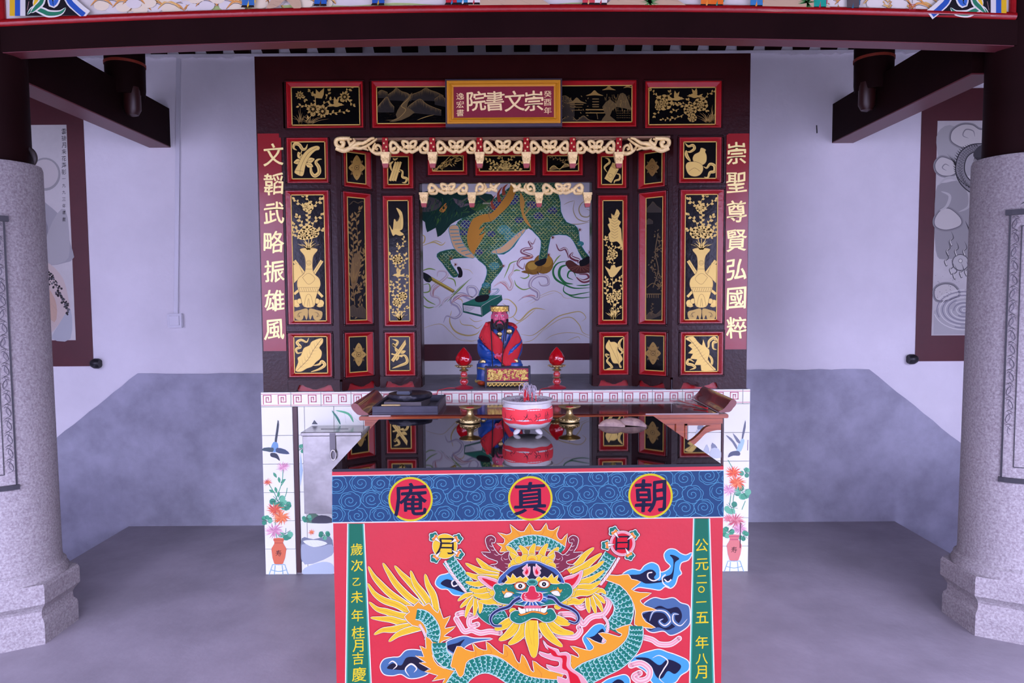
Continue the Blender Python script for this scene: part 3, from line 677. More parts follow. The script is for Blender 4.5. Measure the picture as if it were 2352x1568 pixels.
for X in (.762, -.462):
    s = 1 if X > 0 else -1
    for Y in (QY0 + .02, QY1 - .06):
        bm = BM(); box(bm, (X - .022, Y, 0), (X + .022, Y + .04, QZ - .045)); bmesh.ops.bevel(bm, geom=bm.edges[:], offset=.004, segments=1, affect='EDGES'); obj('leg', bm, wood, qt)
        P = [(X + s * .02, QZ - .145), (X + s * .055, QZ - .135), (X + s * .09, QZ - .105), (X + s * .12, QZ - .075), (X + s * .16, QZ - .062), (X + s * .188, QZ - .06)]
        P = spl(P, 4); Q = [(x, z - .022) for x, z in P][::-1]
        bm = BM(); prism(bm, [(x, Y + .005, z + .006) for x, z in P] + [(x, Y + .005, z) for x, z in Q], (0, .028, 0)); obj('bracket', bm, wood, qt)
        bm = BM(); box(bm, (X + s * .024, Y + .004, QZ - .06), (X + s * .185, Y + .03, QZ - .05)); box(bm, (X + s * .024, Y + .004, QZ - .30), (X + s * .034, Y + .03, QZ - .05)); obj('frame_bead', bm, wood, qt)
        bm = BM(); P = [(X - s * .02, QZ - .05), (X - s * .02, QZ - .13), (X - s * .05, QZ - .10), (X - s * .12, QZ - .085), (X - s * .2, QZ - .08), (X - s * .22, QZ - .05)]
        prism(bm, [(x, Y + .008, z) for x, z in P], (0, .02, 0)); obj('spandrel', bm, wood, qt)
bm = BM(); box(bm, (-.44, QY0 + .03, .2), (.74, QY0 + .05, .23)); obj('stretcher', bm, wood, qt)
# ---- steel donation box hung on the plinth
d0 = 3.47; fD = onplane((0, d0, 0), (0, -1, 0)); xa, xb = fD(693, 1100).x, fD(833, 1100).x; za, zb = fD(760, 1180).z, fD(760, 992).z
bx = thing('donation_box', ((xa + xb) / 2, 3.56, za), 'polished steel donation box with a hasp, at the left behind the altar table', 'box')
bm = BM(); box(bm, (xa + .008, d0 + .004, za), (xb - .004, PY - .001, zb - .02)); bmesh.ops.bevel(bm, geom=bm.edges[:], offset=.002, segments=1, affect='EDGES'); obj('body', bm, steel, bx)
bm = BM(); box(bm, (xa, d0 - .002, zb - .02), (xb, PY - .001, zb)); bmesh.ops.bevel(bm, geom=bm.edges[:], offset=.003, segments=1, affect='EDGES'); lid = obj('lid', bm, steel, bx)
bm = BM(); box(bm, (xa + .08, d0 + .08, zb), (xa + .22, d0 + .09, zb + .001)); obj('slot', bm, blackm, lid)
hx = fD(764, 1000).x
bm = BM(); box(bm, (hx - .014, d0 - .006, zb - .135), (hx + .014, d0 - .002, zb - .004)); hs = obj('hasp', bm, hasp_m, bx)
bm = BM()
P = [(hx + .004 + .013 * math.cos(a), d0 - .012, zb - .115 + .026 * math.sin(a)) for a in [PI * 2 * k / 16 for k in range(17)]]; tube(bm, P, .003, 8); obj('staple', bm, mat('bright_staple', 'dcd8e8', .2, metal=.6), hs, auto=60)
# ---- black tray with inkstone
tr = thing('wooden_tray', (-.487, 3.33, QZ), 'shallow slate-blue wooden tray on the left end of the offering table', 'tray')
tm_ = mat('slate_blue_wood', '42415a', .5, var=.25, vscale=12, bump=.3, bscale=50, k=.85)
x0, x1, y0, y1, z0, z1 = -.636, -.338, 3.135, 3.52, QZ + .0005, .985
bm = BM(); box(bm, (x0, y0, z0), (x1, y1, z0 + .008)); obj('tray_floor', bm, tm_, tr)
for A, B in (((x0, y0), (x1, y0 + .014)), ((x0, y1 - .014), (x1, y1)), ((x0, y0 + .014), (x0 + .014, y1 - .014)), ((x1 - .014, y0 + .014), (x1, y1 - .014))):
    bm = BM(); box(bm, (A[0], A[1], z0 + .008), (B[0], B[1], z1)); bmesh.ops.bevel(bm, geom=bm.edges[:], offset=.0015, segments=1, affect='EDGES'); obj('tray_side', bm, tm_, tr)
bm = BM(); Mi = Matrix.Translation((-.505, 3.31, 0)) @ Matrix.Rotation(math.radians(-4), 4, 'Z'); box(bm, (-.085, -.10, z0 + .0085), (.09, .12, z1 + .008), Mi)
o = obj('slate_block', bm, mat('grey_brown_slate', '5a5360', .6, bump=.2)); tag(o, 'flat grey-brown slab lying in the slate-blue tray under the round black inkstone', 'slab')
bm = BM(); box(bm, (-.60, 3.165, z1 - .006), (-.515, 3.182, z1 + .003)); o = obj('paper_strip', bm, mat('tan_paper', 'c8ac80', .7)); tag(o, 'thin tan strip leaning at the front of the slab in the tray', 'paper strip')
ik = thing('inkstone', (-.487, 3.30, z1 + .008), 'round rough-edged black inkstone on the slab in the slate-blue tray', 'inkstone')
bm = BM(); seg = 40; rs = []; im = mat('black_inkstone', '2a2a3c', .45, var=.4, vscale=20, bump=.6, bscale=50, k=.8); zi = z1 + .0085
for r, z in ((.078, 0), (.098, .006), (.106, .018), (.102, .030), (.088, .033), (.082, .029), (.07, .025)):
    rs.append([bm.verts.new((-.487 + (r + (rr.uniform(-.003, .003) if r > .09 else 0)) * math.cos(2 * PI * k / seg), 3.30 + (r + (rr.uniform(-.003, .003) if r > .09 else 0)) * math.sin(2 * PI * k / seg), zi + z)) for k in range(seg)])
for A, B in zip(rs, rs[1:]):
    for k in range(seg): bm.faces.new((A[k], A[(k + 1) % seg], B[(k + 1) % seg], B[k]))
bm.faces.new(rs[0]); bm.faces.new(rs[-1]); obj('dish', bm, im, ik, auto=50)
bm = BM(); box(bm, (-.545, 3.26, zi + .026), (-.482, 3.33, zi + .043)); bmesh.ops.bevel(bm, geom=bm.edges[:], offset=.003, segments=2, affect='EDGES'); o = obj('ink_block', bm, mat('ink_grey', '4a4e68', .5, k=.9)); tag(o, 'small blue-grey ink block lying in the round black inkstone', 'ink block')
# ---- incense burner
BC = Vector((.058, 2.665, TZ))
ib = thing('incense_burner', BC, 'round white ceramic incense burner with a red band, centre of the black glass table top', 'incense burner')
white = mat('chalky_ceramic', 'c8c2d6', .55, var=.15, vscale=18, bump=.2, bscale=60, k=.85)
bm = BM(); prof = [(.02, .018), (.05, .017), (.072, .024), (.088, .038), (.0975, .058), (.0985, .075), (.096, .098), (.0905, .113), (.0905, .118), (.0975, .121), (.099, .126), (.096, .129), (.089, .128), (.084, .122), (.084, .110), (.0, .110)]
lathe(bm, prof, BC, 56); obj('bowl', bm, white, ib, auto=50)
for k in range(3):
    a_ = -PI / 2 + math.radians((-42, 42, 180)[k]); c = BC + Vector((.062 * math.cos(a_), .062 * math.sin(a_), .0))
    bm = BM(); M_ = Matrix.Rotation(a_, 3, 'Z') @ Matrix.Rotation(math.radians(28), 3, 'Y')
    ell(bm, c + Vector((0, 0, .0098)), (.019, .012, .0078), 14, 8, M_); obj('foot', bm, white, ib, auto=60)
def ringsurf(cx, cy, R, zfun=None):  # u along the circumference from the front, v height
    def g(u, v): r = R(v); a = u / .0985; return Vector((cx + r * math.sin(a), cy - r * math.cos(a), v))
    g.normal = lambda p: Vector((p.x - cx, p.y - cy, 0)).normalized(); return g
def bowlR(v):
    z = v - TZ
    for (r0, a0), (r1, a1) in zip(prof, prof[1:]):
        if a0 <= z <= a1: return r0 + (r1 - r0) * (z - a0) / (a1 - a0)
    return .098
g = ringsurf(BC.x, BC.y, bowlR); A_ = Art(g, base=5e-4)
N_ = 48
for i in range(N_):
    u0, u1 = -.155 + .31 * i / N_, -.155 + .31 * (i + 1) / N_
    for zz in range(5):
        hi = lambda u: TZ + .1015 + .002 * math.sin(u * 60); lo = lambda u: TZ + .044 + .0015 * math.sin(u * 90)
        A_._add([(u0, lo(u0) + (hi(u0) - lo(u0)) * zz / 5), (u1, lo(u1) + (hi(u1) - lo(u1)) * zz / 5), (u1, lo(u1) + (hi(u1) - lo(u1)) * (zz + 1) / 5), (u0, lo(u0) + (hi(u0) - lo(u0)) * (zz + 1) / 5)], [(0, 1, 2, 3)], 'd83848')
A_.up(); zc = TZ + .072
def sc(cx, P, w_=.0022): A_.line([(cx + x, zc + y) for x, y in P], w_, '30202c', smooth=5, taper=True)
sc(-.004, [(.0, .02), (-.003, .0), (-.02, -.016)]); sc(-.004, [(-.014, .006), (-.002, .0), (.004, .016)]); sc(-.004, [(-.002, .004), (.008, -.008), (.014, -.006), (.022, -.018)])
sc(.034, [(-.01, .012), (-.004, .004), (-.012, -.004)]); sc(.034, [(-.004, .014), (-.002, -.004), (-.014, -.016)]); sc(.034, [(.002, .008), (.012, .012), (.012, .002), (.002, .0), (.004, .008)]); sc(.034, [(.004, -.004), (.006, -.012), (-.004, -.018)]); sc(.034, [(-.012, .0), (.014, .006)])
sc(.078, [(-.002, .018), (-.008, .0), (-.006, -.014)]); sc(.078, [(.002, .02), (.006, .01), (-.002, .006)]); sc(.078, [(-.01, .0), (.012, .004), (.002, -.014), (.014, -.018)]); sc(.078, [(.01, .016), (.0, -.004), (-.01, -.018)])
sc(-.064, [(-.004, .016), (.0, .004)]); sc(-.064, [(-.012, .006), (.01, .008)]); sc(-.064, [(.0, .006), (-.01, -.004), (.0, -.008), (-.012, -.018)]); sc(-.064, [(.002, -.002), (.01, -.008), (.012, -.018)])
sc(-.105, [(-.004, .016), (.004, .0), (-.004, -.014)]); sc(-.105, [(-.01, .004), (.01, .006)])
A_.build('red_band', paint('band_paint', .5), ib)
bm = BM(); q = random.Random(5)                       # ash and burnt curls
for k in range(130):
    a_ = q.uniform(0, 2 * PI); r = .082 * q.random() ** .5; p = BC + Vector((r * math.cos(a_), r * math.sin(a_), .113)); d = q.uniform(0, 2 * PI); L_ = q.uniform(.012, .03); c = q.uniform(-.012, .012)
    P = [p + Vector((math.cos(d) * L_ * t - math.sin(d) * c * math.sin(PI * t), math.sin(d) * L_ * t + math.cos(d) * c * math.sin(PI * t), .010 * math.sin(PI * t) * q.random() + .004)) for t in (0, .33, .66, 1)]
    P = [Vector((BC.x + (v.x - BC.x) * min(1, .082 / max(1e-4, math.hypot(v.x - BC.x, v.y - BC.y))), BC.y + (v.y - BC.y) * min(1, .082 / max(1e-4, math.hypot(v.x - BC.x, v.y - BC.y))), v.z)) for v in P]
    tube(bm, P, .0013, 5)
o = obj('incense_ash', bm, mat('ash_grey', '8a7c92', .9, var=.4, vscale=40)); tag(o, 'grey curls of burnt incense filling the white burner', 'ash', kind='stuff')
io = thing('incense_bundle', BC + Vector((0, 0, .11)), 'bundle of red incense stubs with curling grey ash standing in the burner', 'incense')
bm = BM()
for k in range(26):
    a_ = q.uniform(0, 2 * PI); r = .014 * q.random() ** .5; x, y = BC.x - .003 + r * math.cos(a_), BC.y + .01 + r * math.sin(a_)
    tube(bm, [(x, y, TZ + .108), (x * 1.0 + q.uniform(-.003, .003), y, TZ + .162 + q.uniform(0, .010))], .0022, 6)
obj('stubs', bm, mat('incense_red', 'c82030', .5), io)
bm = BM(); box(bm, (BC.x + .030, BC.y - .03, TZ + .108), (BC.x + .033, BC.y - .027, TZ + .145)); box(bm, (BC.x + .016, BC.y - .01, TZ + .108), (BC.x + .019, BC.y - .007, TZ + .155)); obj('single_stick', bm, MATS['incense_red'], io)
bm = BM()
for k in range(44):
    a_ = q.uniform(0, 2 * PI); x, y = BC.x + q.uniform(-.014, .024), BC.y + q.uniform(-.012, .02); h = TZ + q.uniform(.145, .172); R_ = q.uniform(.006, .017); dx = math.cos(a_)
    P = [Vector((x, y, h))]; 
    for t in range(1, 9): P.append(Vector((x + dx * R_ * (1 - math.cos(t * .55)) * .8, y + math.sin(a_) * R_ * (1 - math.cos(t * .55)), h + R_ * 1.3 * math.sin(t * .55))))
    tube(bm, P, .0014, 5)
obj('ash_curl', bm, mat('ash_pale', 'a89cb8', .9), io)
# ---- brass pricket candlesticks
def cstick():
    t = thing('candlestick', (-.176, 2.875, TZ), 'brass pricket candlestick on the black glass top, left of the incense burner', 'candlestick', 'brass candlesticks')
    c = t.location
    bm = BM(); lathe(bm, [(.030, 0), (.042, .003), (.0435, .009), (.040, .016), (.033, .021), (.026, .024), (.017, .030), (.0135, .038), (.0125, .048), (.0145, .054), (.022, .056), (.040, .061), (.0465, .066), (.0465, .0675), (.040, .0635), (.018, .060), (0, .059)], c, 40); o = obj('stem', bm, brass, t, auto=45)
    bm = BM()
    for k in range(14): a_ = 2 * PI * k / 14; ell(bm, c + Vector((.0405 * math.cos(a_), .0405 * math.sin(a_), .014)), (.0042, .0042, .004), 8, 6)
    obj('relief_beads', bm, brass, o, auto=60)
    bm = BM(); lathe(bm, [(.0165, .0605), (.0165, .065), (.012, .067), (0, .067)], c, 24); obj('wax_stub', bm, mat('red_wax', 'a02028', .4), t)
    bm = BM(); lathe(bm, [(.0012, .06), (.001, .082), (.0001, .084)], c, 6); obj('pricket', bm, blackm, t); return t
def copy_tree(o, parent=None):
    c = o.copy(); COL.objects.link(c)
    if parent: c.parent = parent; c.matrix_parent_inverse = o.matrix_parent_inverse.copy()
    for ch in list(o.children): copy_tree(ch, c)
    return c
c1 = cstick(); c2 = copy_tree(c1); c2.location = (.237, 2.875, TZ); c2['label'] = 'brass pricket candlestick on the black glass top, right of the incense burner'
# ---- divination blocks
bk = mat('worn_wood', 'a08482', .5, var=.4, vscale=30, bump=.3, bscale=60, h2='6c5058')
def moon(c, L_, rz, lab, lift=0, tilt=0):
    bm = BM(); n = 18; rs = []
    M_ = Matrix.Translation(c) @ Matrix.Rotation(rz, 4, 'Z') @ Matrix.Rotation(tilt, 4, 'Y')
    for i in range(n + 1):
        t = i / n; a_ = (t - .5) * 2.0; px_, py_ = L_ / 2 * math.sin(a_) / math.sin(1.0), -.02 * (1 - math.cos(a_)) * 2; wd = .019 * math.sin(PI * min(.97, max(.03, t))) ** .6; ht = .030 * math.sin(PI * min(.97, max(.03, t))) ** .6
        rs.append([bm.verts.new(M_ @ Vector((px_, py_ + wd * math.cos(b_), max(0, ht * math.sin(b_))))) for b_ in [PI * k / 6 for k in range(7)]])
    for A, B in zip(rs, rs[1:]):
        for k in range(6): bm.faces.new((A[k], A[k + 1], B[k + 1], B[k]))
        bm.faces.new((A[0], B[0], B[6], A[6]))
    bm.faces.new(rs[0]); bm.faces.new(rs[-1]); o = obj('moon_block', bm, bk, None, auto=60); tag(o, lab, 'moon block', 'wooden moon blocks'); return o
moon(Vector((.40, 2.775, TZ + .0008)), .105, math.radians(-12), 'crescent wooden moon block lying flat on the black glass top, the left one')
moon(Vector((.478, 2.785, TZ + .003)), .125, math.radians(-14), 'crescent wooden moon block leaning over the other on the black glass top, the right one', tilt=math.radians(3))
# ---- crumpled wrapper by the right end
bm = BM(); q = random.Random(9); G = []
for i in range(9):
    G.append([bm.verts.new((.80 + .012 * i + q.uniform(-.004, .004), 3.40 - .02 * i + .016 * j + q.uniform(-.006, .006), QZ + .002 + q.uniform(0, .022) * (1 if 0 < i < 8 and 0 < j < 5 else .1))) for j in range(6)])
for i in range(8):
    for j in range(5): bm.faces.new((G[i][j], G[i + 1][j], G[i + 1][j + 1], G[i][j + 1]))
o = obj('plastic_wrapper', bm, mat('clear_film', 'ded4e4', .12, trans=.7, k=1.1, alpha=.55)); tag(o, 'crumpled clear plastic wrapper at the right end of the offering table', 'wrapper')
for (p0_, p1_), lab in zip((((.82, 3.42), (.875, 3.33)), ((.865, 3.30), (.905, 3.215))), ('red incense stick lying on the crumpled wrapper, further from the front edge', 'red incense stick lying beside the wrapper, nearer the front edge')):
    bm = BM(); tube(bm, [(p0_[0], p0_[1], QZ + .012), (p1_[0], p1_[1], QZ + .006)], .0028, 8); ell(bm, (p1_[0], p1_[1], QZ + .007), (.005, .005, .005), 10, 6); o = obj('incense_stick', bm, MATS['incense_red'], None, auto=60); tag(o, lab, 'incense stick', 'loose incense sticks')
# ---- lotus lamps and their cords
rg = mat('red_glass', 'b80a1c', .08, coat=.5, spec=.8, k=.9); rgm = mat('red_glass_dusty', 'a02036', .3, coat=.2)
def lamp():
    t = thing('lotus_lamp', (-.262, 3.765, PZ), 'red glass lotus lamp on the slate plinth top, left of the seated statue', 'lamp', 'red lotus lamps')
    c = t.location
    bm = BM(); lathe(bm, [(.050, 0), (.052, .004), (.046, .009), (.022, .017), (.015, .020), (.0, .021)], c, 36); obj('base', bm, rgm, t, auto=45)
    for z0, r in ((.0375, .0225), (.076, .019)):
        bm = BM(); ell(bm, c + Vector((0, 0, z0)), (r, r, .0195), 20, 14); o = obj('stem_ball', bm, rg, t, auto=80)
        bm = BM()
        for i in range(5):
            for k in range(14):
                th = math.radians(50 + 20 * i); a_ = 2 * PI * (k + .5 * (i % 2)) / 14; ell(bm, c + Vector((r * math.sin(th) * math.cos(a_), r * math.sin(th) * math.sin(a_), z0 + .0195 * math.cos(th))), (.0013, .0013, .0013), 6, 4)
        obj('cut_dots', bm, mat('cut_glass_dot', 'f0c0d0', .1, k=1.2), o)
    bm = BM(); lathe(bm, [(.012, .054), (.024, .058), (.022, .062), (.012, .064)], c, 24); lathe(bm, [(.012, .092), (.026, .098), (.022, .103), (.012, .108), (.014, .112), (.036, .115), (.048, .124), (.047, .127), (.030, .126), (0, .126)], c, 28)
    for k in range(16): a_ = 2 * PI * k / 16; ell(bm, c + Vector((.044 * math.cos(a_), .044 * math.sin(a_), .123)), (.006, .006, .004), 8, 5)
    obj('gilt_saucer', bm, brass, t, auto=45)
    bm = BM(); n = 12; prof_ = [(.022, .127), (.034, .138), (.041, .155), (.040, .170), (.031, .190), (.017, .208), (.004, .222), (0, .224)]
    rs = []
    for i, (r, z) in enumerate(prof_[:-1]):
        rs.append([bm.verts.new(c + Vector((r * (1 + .09 * math.cos(6 * a_)) * math.cos(a_ + i * .1), r * (1 + .09 * math.cos(6 * a_)) * math.sin(a_ + i * .1), z))) for a_ in [2 * PI * k / 36 for k in range(36)]])
    for A, B in zip(rs, rs[1:]):
        for k in range(36): bm.faces.new((A[k], A[(k + 1) % 36], B[(k + 1) % 36], B[k]))
    tp = bm.verts.new(c + Vector((0, 0, .224)))
    for k in range(36): bm.faces.new((rs[-1][k], rs[-1][(k + 1) % 36], tp))
    bm.faces.new(rs[0]); obj('lotus_bulb', bm, rg, t, auto=30)
    return t
l1 = lamp(); l2 = copy_tree(l1); l2.location = (.241, 3.75, PZ); l2['label'] = 'red glass lotus lamp on the slate plinth top, right of the seated statue'
def ribbon(P, lab):
    bm = BM(); tube(bm, spl(P, 6), .0026, 6); o = obj('power_cord', bm, mat('red_cord', 'c03040', .5), None, auto=60); tag(o, lab, 'cord', 'red lamp cords')
ribbon([(-.312, 3.755, PZ + .004), (-.345, 3.74, PZ + .006), (-.375, 3.70, PZ + .004), (-.392, 3.665, PZ + .003), (-.397, 3.652, PZ - .02), (-.392, 3.650, PZ - .045), (-.39, 3.62, .95)], 'red power cord running from the left lotus lamp over the meander border')
ribbon([(.195, 3.74, PZ + .004), (.175, 3.70, PZ + .006), (.15, 3.665, PZ + .004), (.143, 3.652, PZ - .02), (.14, 3.650, PZ - .045), (.138, 3.62, .95)], 'red power cord running from the right lotus lamp over the meander border')
# ---- gilt carved box in front of the statue
cx0, cx1 = -.150, .100; z0 = PZ; gb = thing('carved_incense_box', (-.025, 3.78, PZ), 'small blue-black box with gilt carved front, before the seated statue', 'box')
slb = mat('blue_black_lacquer', '2e3048', .35, var=.2, vscale=20, k=.8)
bm = BM()
for X in (cx0, cx1 - .012):
    for Y in (3.775, 3.825): box(bm, (X, Y, z0), (X + .012, Y + .012, z0 + .117))
for z in (z0 + .030, z0 + .106): 
    box(bm, (cx0 + .012, 3.777, z), (cx1 - .012, 3.785, z + .007)); box(bm, (cx0 + .012, 3.828, z), (cx1 - .012, 3.835, z + .007))
    for X in (cx0, cx1 - .012): box(bm, (X + .002, 3.787, z), (X + .010, 3.825, z + .007))
bmesh.ops.bevel(bm, geom=bm.edges[:], offset=.0012, segments=1, affect='EDGES'); obj('frame', bm, slb, gb)
bm = BM(); box(bm, (cx0 + .012, 3.783, z0 + .034), (cx1 - .012, 3.828, z0 + .108)); obj('red_body', bm, mat('rose_red', 'a82848', .4), gb)
bm = BM(); q = random.Random(4)
def blob(bm, x, z, a_, L_, W_): ell(bm, (x, 3.7815, z), (L_, .0038, W_), 8, 6, Matrix.Rotation(a_, 3, 'Y'))
for k in range(190): blob(bm, q.uniform(cx0 + .018, cx1 - .018), q.uniform(z0 + .043, z0 + .098) - (.012 if k % 3 == 0 else 0) * 0, q.uniform(0, 3), q.uniform(.005, .012), q.uniform(.0025, .0045))
for k in range(7): a_ = k * .5 - 1.2; tube(bm, [(cx0 + .04, 3.78, z0 + .07), (cx0 + .04 + .02 * math.cos(a_), 3.777, z0 + .07 + .02 * math.sin(a_))], [.005, .002], 6)
o = obj('gilt_relief', bm, goldm, gb, auto=60); o['kind'] = 'stuff'
bm = BM()
for k in range(10):
    x = cx0 + .022 + .0228 * k; P = [(x - .01, 3.78, z0 + .012), (x - .004, 3.779, z0 + .022), (x + .004, 3.779, z0 + .010), (x + .012, 3.78, z0 + .020)]; tube(bm, spl(P, 4), .0036, 6)
box(bm, (cx0 + .012, 3.779, z0 + .025), (cx1 - .012, 3.784, z0 + .030)); obj('gilt_fretwork', bm, goldm, gb, auto=60)
# ---- switch and conduit
fW = onplane((0, WALLY, 0), (0, -1, 0)); p = fW(405, 736); swp = mat('white_plastic', 'd4d0f0', .35, k=1.0)
sw = thing('light_switch', p, 'white square light switch on the plaster wall at the foot of the white conduit', 'switch')
bm = BM(); box(bm, (p.x - .048, WALLY - .026, p.z - .045), (p.x + .048, WALLY - .0005, p.z + .045)); bmesh.ops.bevel(bm, geom=bm.edges[:], offset=.004, segments=2, affect='EDGES'); obj('switch_plate', bm, swp, sw)
bm = BM(); box(bm, (p.x - .032, WALLY - .031, p.z - .030), (p.x + .032, WALLY - .026, p.z + .032)); bmesh.ops.bevel(bm, geom=bm.edges[:], offset=.002, segments=1, affect='EDGES'); obj('rocker', bm, swp, sw)
a_, b_ = fW(412, 130), fW(406, 722); bm = BM(); prism(bm, [(a_.x - .013, WALLY - .013, a_.z), (a_.x + .013, WALLY - .013, a_.z), (b_.x + .013, WALLY - .013, p.z + .0455), (b_.x - .013, WALLY - .013, p.z + .0455)], (0, .0125, 0))
o = obj('conduit', bm, swp); tag(o, 'white surface conduit running down the plaster wall to the light switch', 'conduit')
# nail and rust stain on the right wall
bm = BM(); a_, b_ = fW(1875, 288), fW(1876, 306); tube(bm, [a_ + Vector((0, -.004, 0)), b_ + Vector((0, -.004, 0))], .003, 6); o = obj('nail', bm, blackm); tag(o, 'thin dark nail in the plaster to the right of the shrine', 'nail')
# ---- wall scrolls
scr = {}
for nm, X0, X1, y0, y1, ix, iy0, iy1, kx in (('L', -3.85, fW(201, 500).x, 213, 841, fW(163, 500).x, 287, 781, 1), ('R', fW(2110, 500).x, 3.75, 203, 829, fW(2146, 500).x, 278, 770, -1)):
    lab = 'ink mountain landscape with a moon in a maroon painted mount, behind the left column' if nm == 'L' else 'ink dragon among clouds in a maroon painted mount, behind the right column'
    t = thing('wall_scroll', ((X0 + X1) / 2, WALLY, 1.9), lab, 'painting', 'ink paintings on the back wall'); xr_ = 150 if nm == 'L' else 2170
    Z0, Z1 = fW(xr_, y1).z, fW(xr_, y0).z; iz0, iz1 = fW(xr_, iy1).z, fW(xr_, iy0).z
    bm = BM(); box(bm, (X0, WALLY - .004, Z0), (X1, WALLY - .0002, Z1)); obj('mount', bm, maroon, t)
    bm = BM(); a0_, a1_ = (X0 + .11, ix) if nm == 'L' else (ix, X1 - .11); box(bm, (a0_, WALLY - .006, iz0), (a1_, WALLY - .004, iz1)); o = obj('painting', bm, mat('ink_paper', 'ccc6d8', .8, var=.12, vscale=3), t)
    kz = fW(215, 834).z if nm == 'L' else fW(2097, 824).z; kxx = X1 if nm == 'L' else X0
    bm = BM(); tube(bm, [(kxx - kx * .0, WALLY - .022, kz), (kxx + kx * .02, WALLY - .022, kz), (kxx + kx * .045, WALLY - .022, kz), (kxx + kx * .056, WALLY - .022, kz)], [.022, .033, .033, .026], 16); obj('rod_knob', bm, blackm, t, auto=50); scr[nm] = (t, o)
# ---- mural painted on the wall behind the statue
mu = thing('mural', (0, WALLY - .01, 1.6), 'painted mural of a scaled green beast among ribbons and clouds, behind the statue', 'mural')
bm = BM(); box(bm, (-.95, WALLY - .0125, PZ), (.9, WALLY - .0005, 2.35)); obj('white_ground', bm, mat('mural_white', 'dcd8ee', .5, var=.06, vscale=4, k=1.35), mu)
m0, m1 = fW(1160, 827).z, fW(1160, 789).z; bm = BM(); box(bm, (-.95, WALLY - .0135, m0), (.9, WALLY - .0125, m1)); obj('maroon_band', bm, maroon, mu)
# ================================================================ gilt pictures on the black boards, lettering
G1, G2, GD = 'dcb96c', 'f0d48c', '58421c'
goldpaint = paint('gilt_paint', .38, metal=.35)
def leafp(a, x, y, an, L, W, c=G1, vein=True):
    ca, sa = math.cos(an), math.sin(an); P = [(0, 0), (L * .25, W * .42), (L * .55, W * .5), (L, 0), (L * .55, -W * .5), (L * .25, -W * .42)]
    a.poly([(x + u * ca - v * sa, y + u * sa + v * ca) for u, v in P], c, 3, up=False)
    if vein: a.z += a.e; a.line([(x + L * .1 * ca, y + L * .1 * sa), (x + L * .8 * ca, y + L * .8 * sa)], max(.35, W * .07), GD, up=False); a.z -= a.e
def peony(a, x, y, r, c=G1, n=8):
    for k in range(n):
        t = 2 * PI * k / n + x; a.disc(x + r * .62 * math.cos(t), y + r * .55 * math.sin(t), r * .42, c, r * .38, 12, up=False)
    a.up()
    for k in range(n):
        t = 2 * PI * k / n + x + .2; a.line([(x + r * .3 * math.cos(t), y + r * .3 * math.sin(t)), (x + r * .72 * math.cos(t + .15), y + r * .66 * math.sin(t + .15))], r * .05, GD, up=False)
    a.up()
    for q_, m in ((.5, 6), (.26, 5)):
        for k in range(m):
            t = 2 * PI * k / m + q_ * 9; a.disc(x + r * q_ * .6 * math.cos(t), y + r * q_ * .6 * math.sin(t), r * q_ * .48, c, None, 10, up=False)
        a.up(); a.line([(x + r * q_ * math.cos(u * .5), y + r * q_ * .9 * math.sin(u * .5)) for u in range(9)], r * .045, GD)
def daisy(a, x, y, r, n=9, c=G1):
    for k in range(n): leafp(a, x, y, 2 * PI * k / n + y, r, r * .42, c, False)
    a.up(); a.disc(x, y, r * .2, c, outs=[(r * .05, GD)], n=10)
    for k in range(n): t = 2 * PI * k / n + y; a.line([(x + r * .25 * math.cos(t), y + r * .25 * math.sin(t)), (x + r * .8 * math.cos(t), y + r * .8 * math.sin(t))], r * .03, GD, up=False)
    a.up()
def branch(a, P, w_=1.0, L=6, W=3, c=G1, step=4.5, ang=.9, seed=1):
    q = random.Random(seed); ps = spl(P, 6) if len(P) > 2 else [(P[0][0] + (P[1][0] - P[0][0]) * i / 12, P[0][1] + (P[1][1] - P[0][1]) * i / 12) for i in range(13)]
    a.line(ps, w_, c, taper='end'); acc = 0; s = 1
    for p, p2 in zip(ps, ps[1:]):
        d = math.hypot(p2[0] - p[0], p2[1] - p[1]); acc += d
        if acc > step:
            acc = 0; s = -s; t = math.atan2(p2[1] - p[1], p2[0] - p[0]); k = q.uniform(.7, 1.15); leafp(a, p2[0], p2[1], t + s * ang * q.uniform(.8, 1.2), L * k, W * k, c, L > 8)
    t = math.atan2(ps[-1][1] - ps[-2][1], ps[-1][0] - ps[-2][0]); leafp(a, ps[-1][0], ps[-1][1], t, L, W, c, False); a.up()
def grass(a, x, y, h, n, spread, c=G1, w_=1.6):
    for k in range(n):
        t = (k / (n - 1) - .5) * 2; hh = h * (1 - .35 * abs(t)) * (.8 + .2 * math.sin(k * 5))
        a.line([(x + t * spread * .1, y), (x + t * spread * .45, y - hh * .6), (x + t * spread, y - hh)], w_, c, smooth=5, taper='end', up=False)
    a.up()
def sash(a, P, w_, c=G1):
    a.line(P, w_, c, smooth=6, taper=True); a.line([(p[0] + w_ * .1, p[1] + w_ * .1) for p in P], w_ * .12, GD, smooth=6, taper=True)
def birdy(a, x, y, s, f=1, c=G1):
    X = lambda u, v: (x + u * s * f, y + v * s)
    a.poly([X(-10, 2), X(-6, -3), (X(0, -3)), X(6, 0), X(12, 2), X(6, 5), X(-2, 6)], c, 3)
    a.poly([X(-2, 0), X(-6, -14), X(0, -9), X(4, -16), X(6, -2)], c, 2); a.poly([X(8, 1), X(18, -3), X(15, 2), X(20, 5), X(8, 5)], c, 2)
    a.disc(*X(-10, 1), 3 * s, c, n=8); a.poly([X(-12, 0), X(-17, 2), X(-12, 3)], c)
    for k in range(4): a.line([X(-2 + k * 2, -1), X(-4 + k * 3, -9)], .3, GD, up=False)
    a.up()
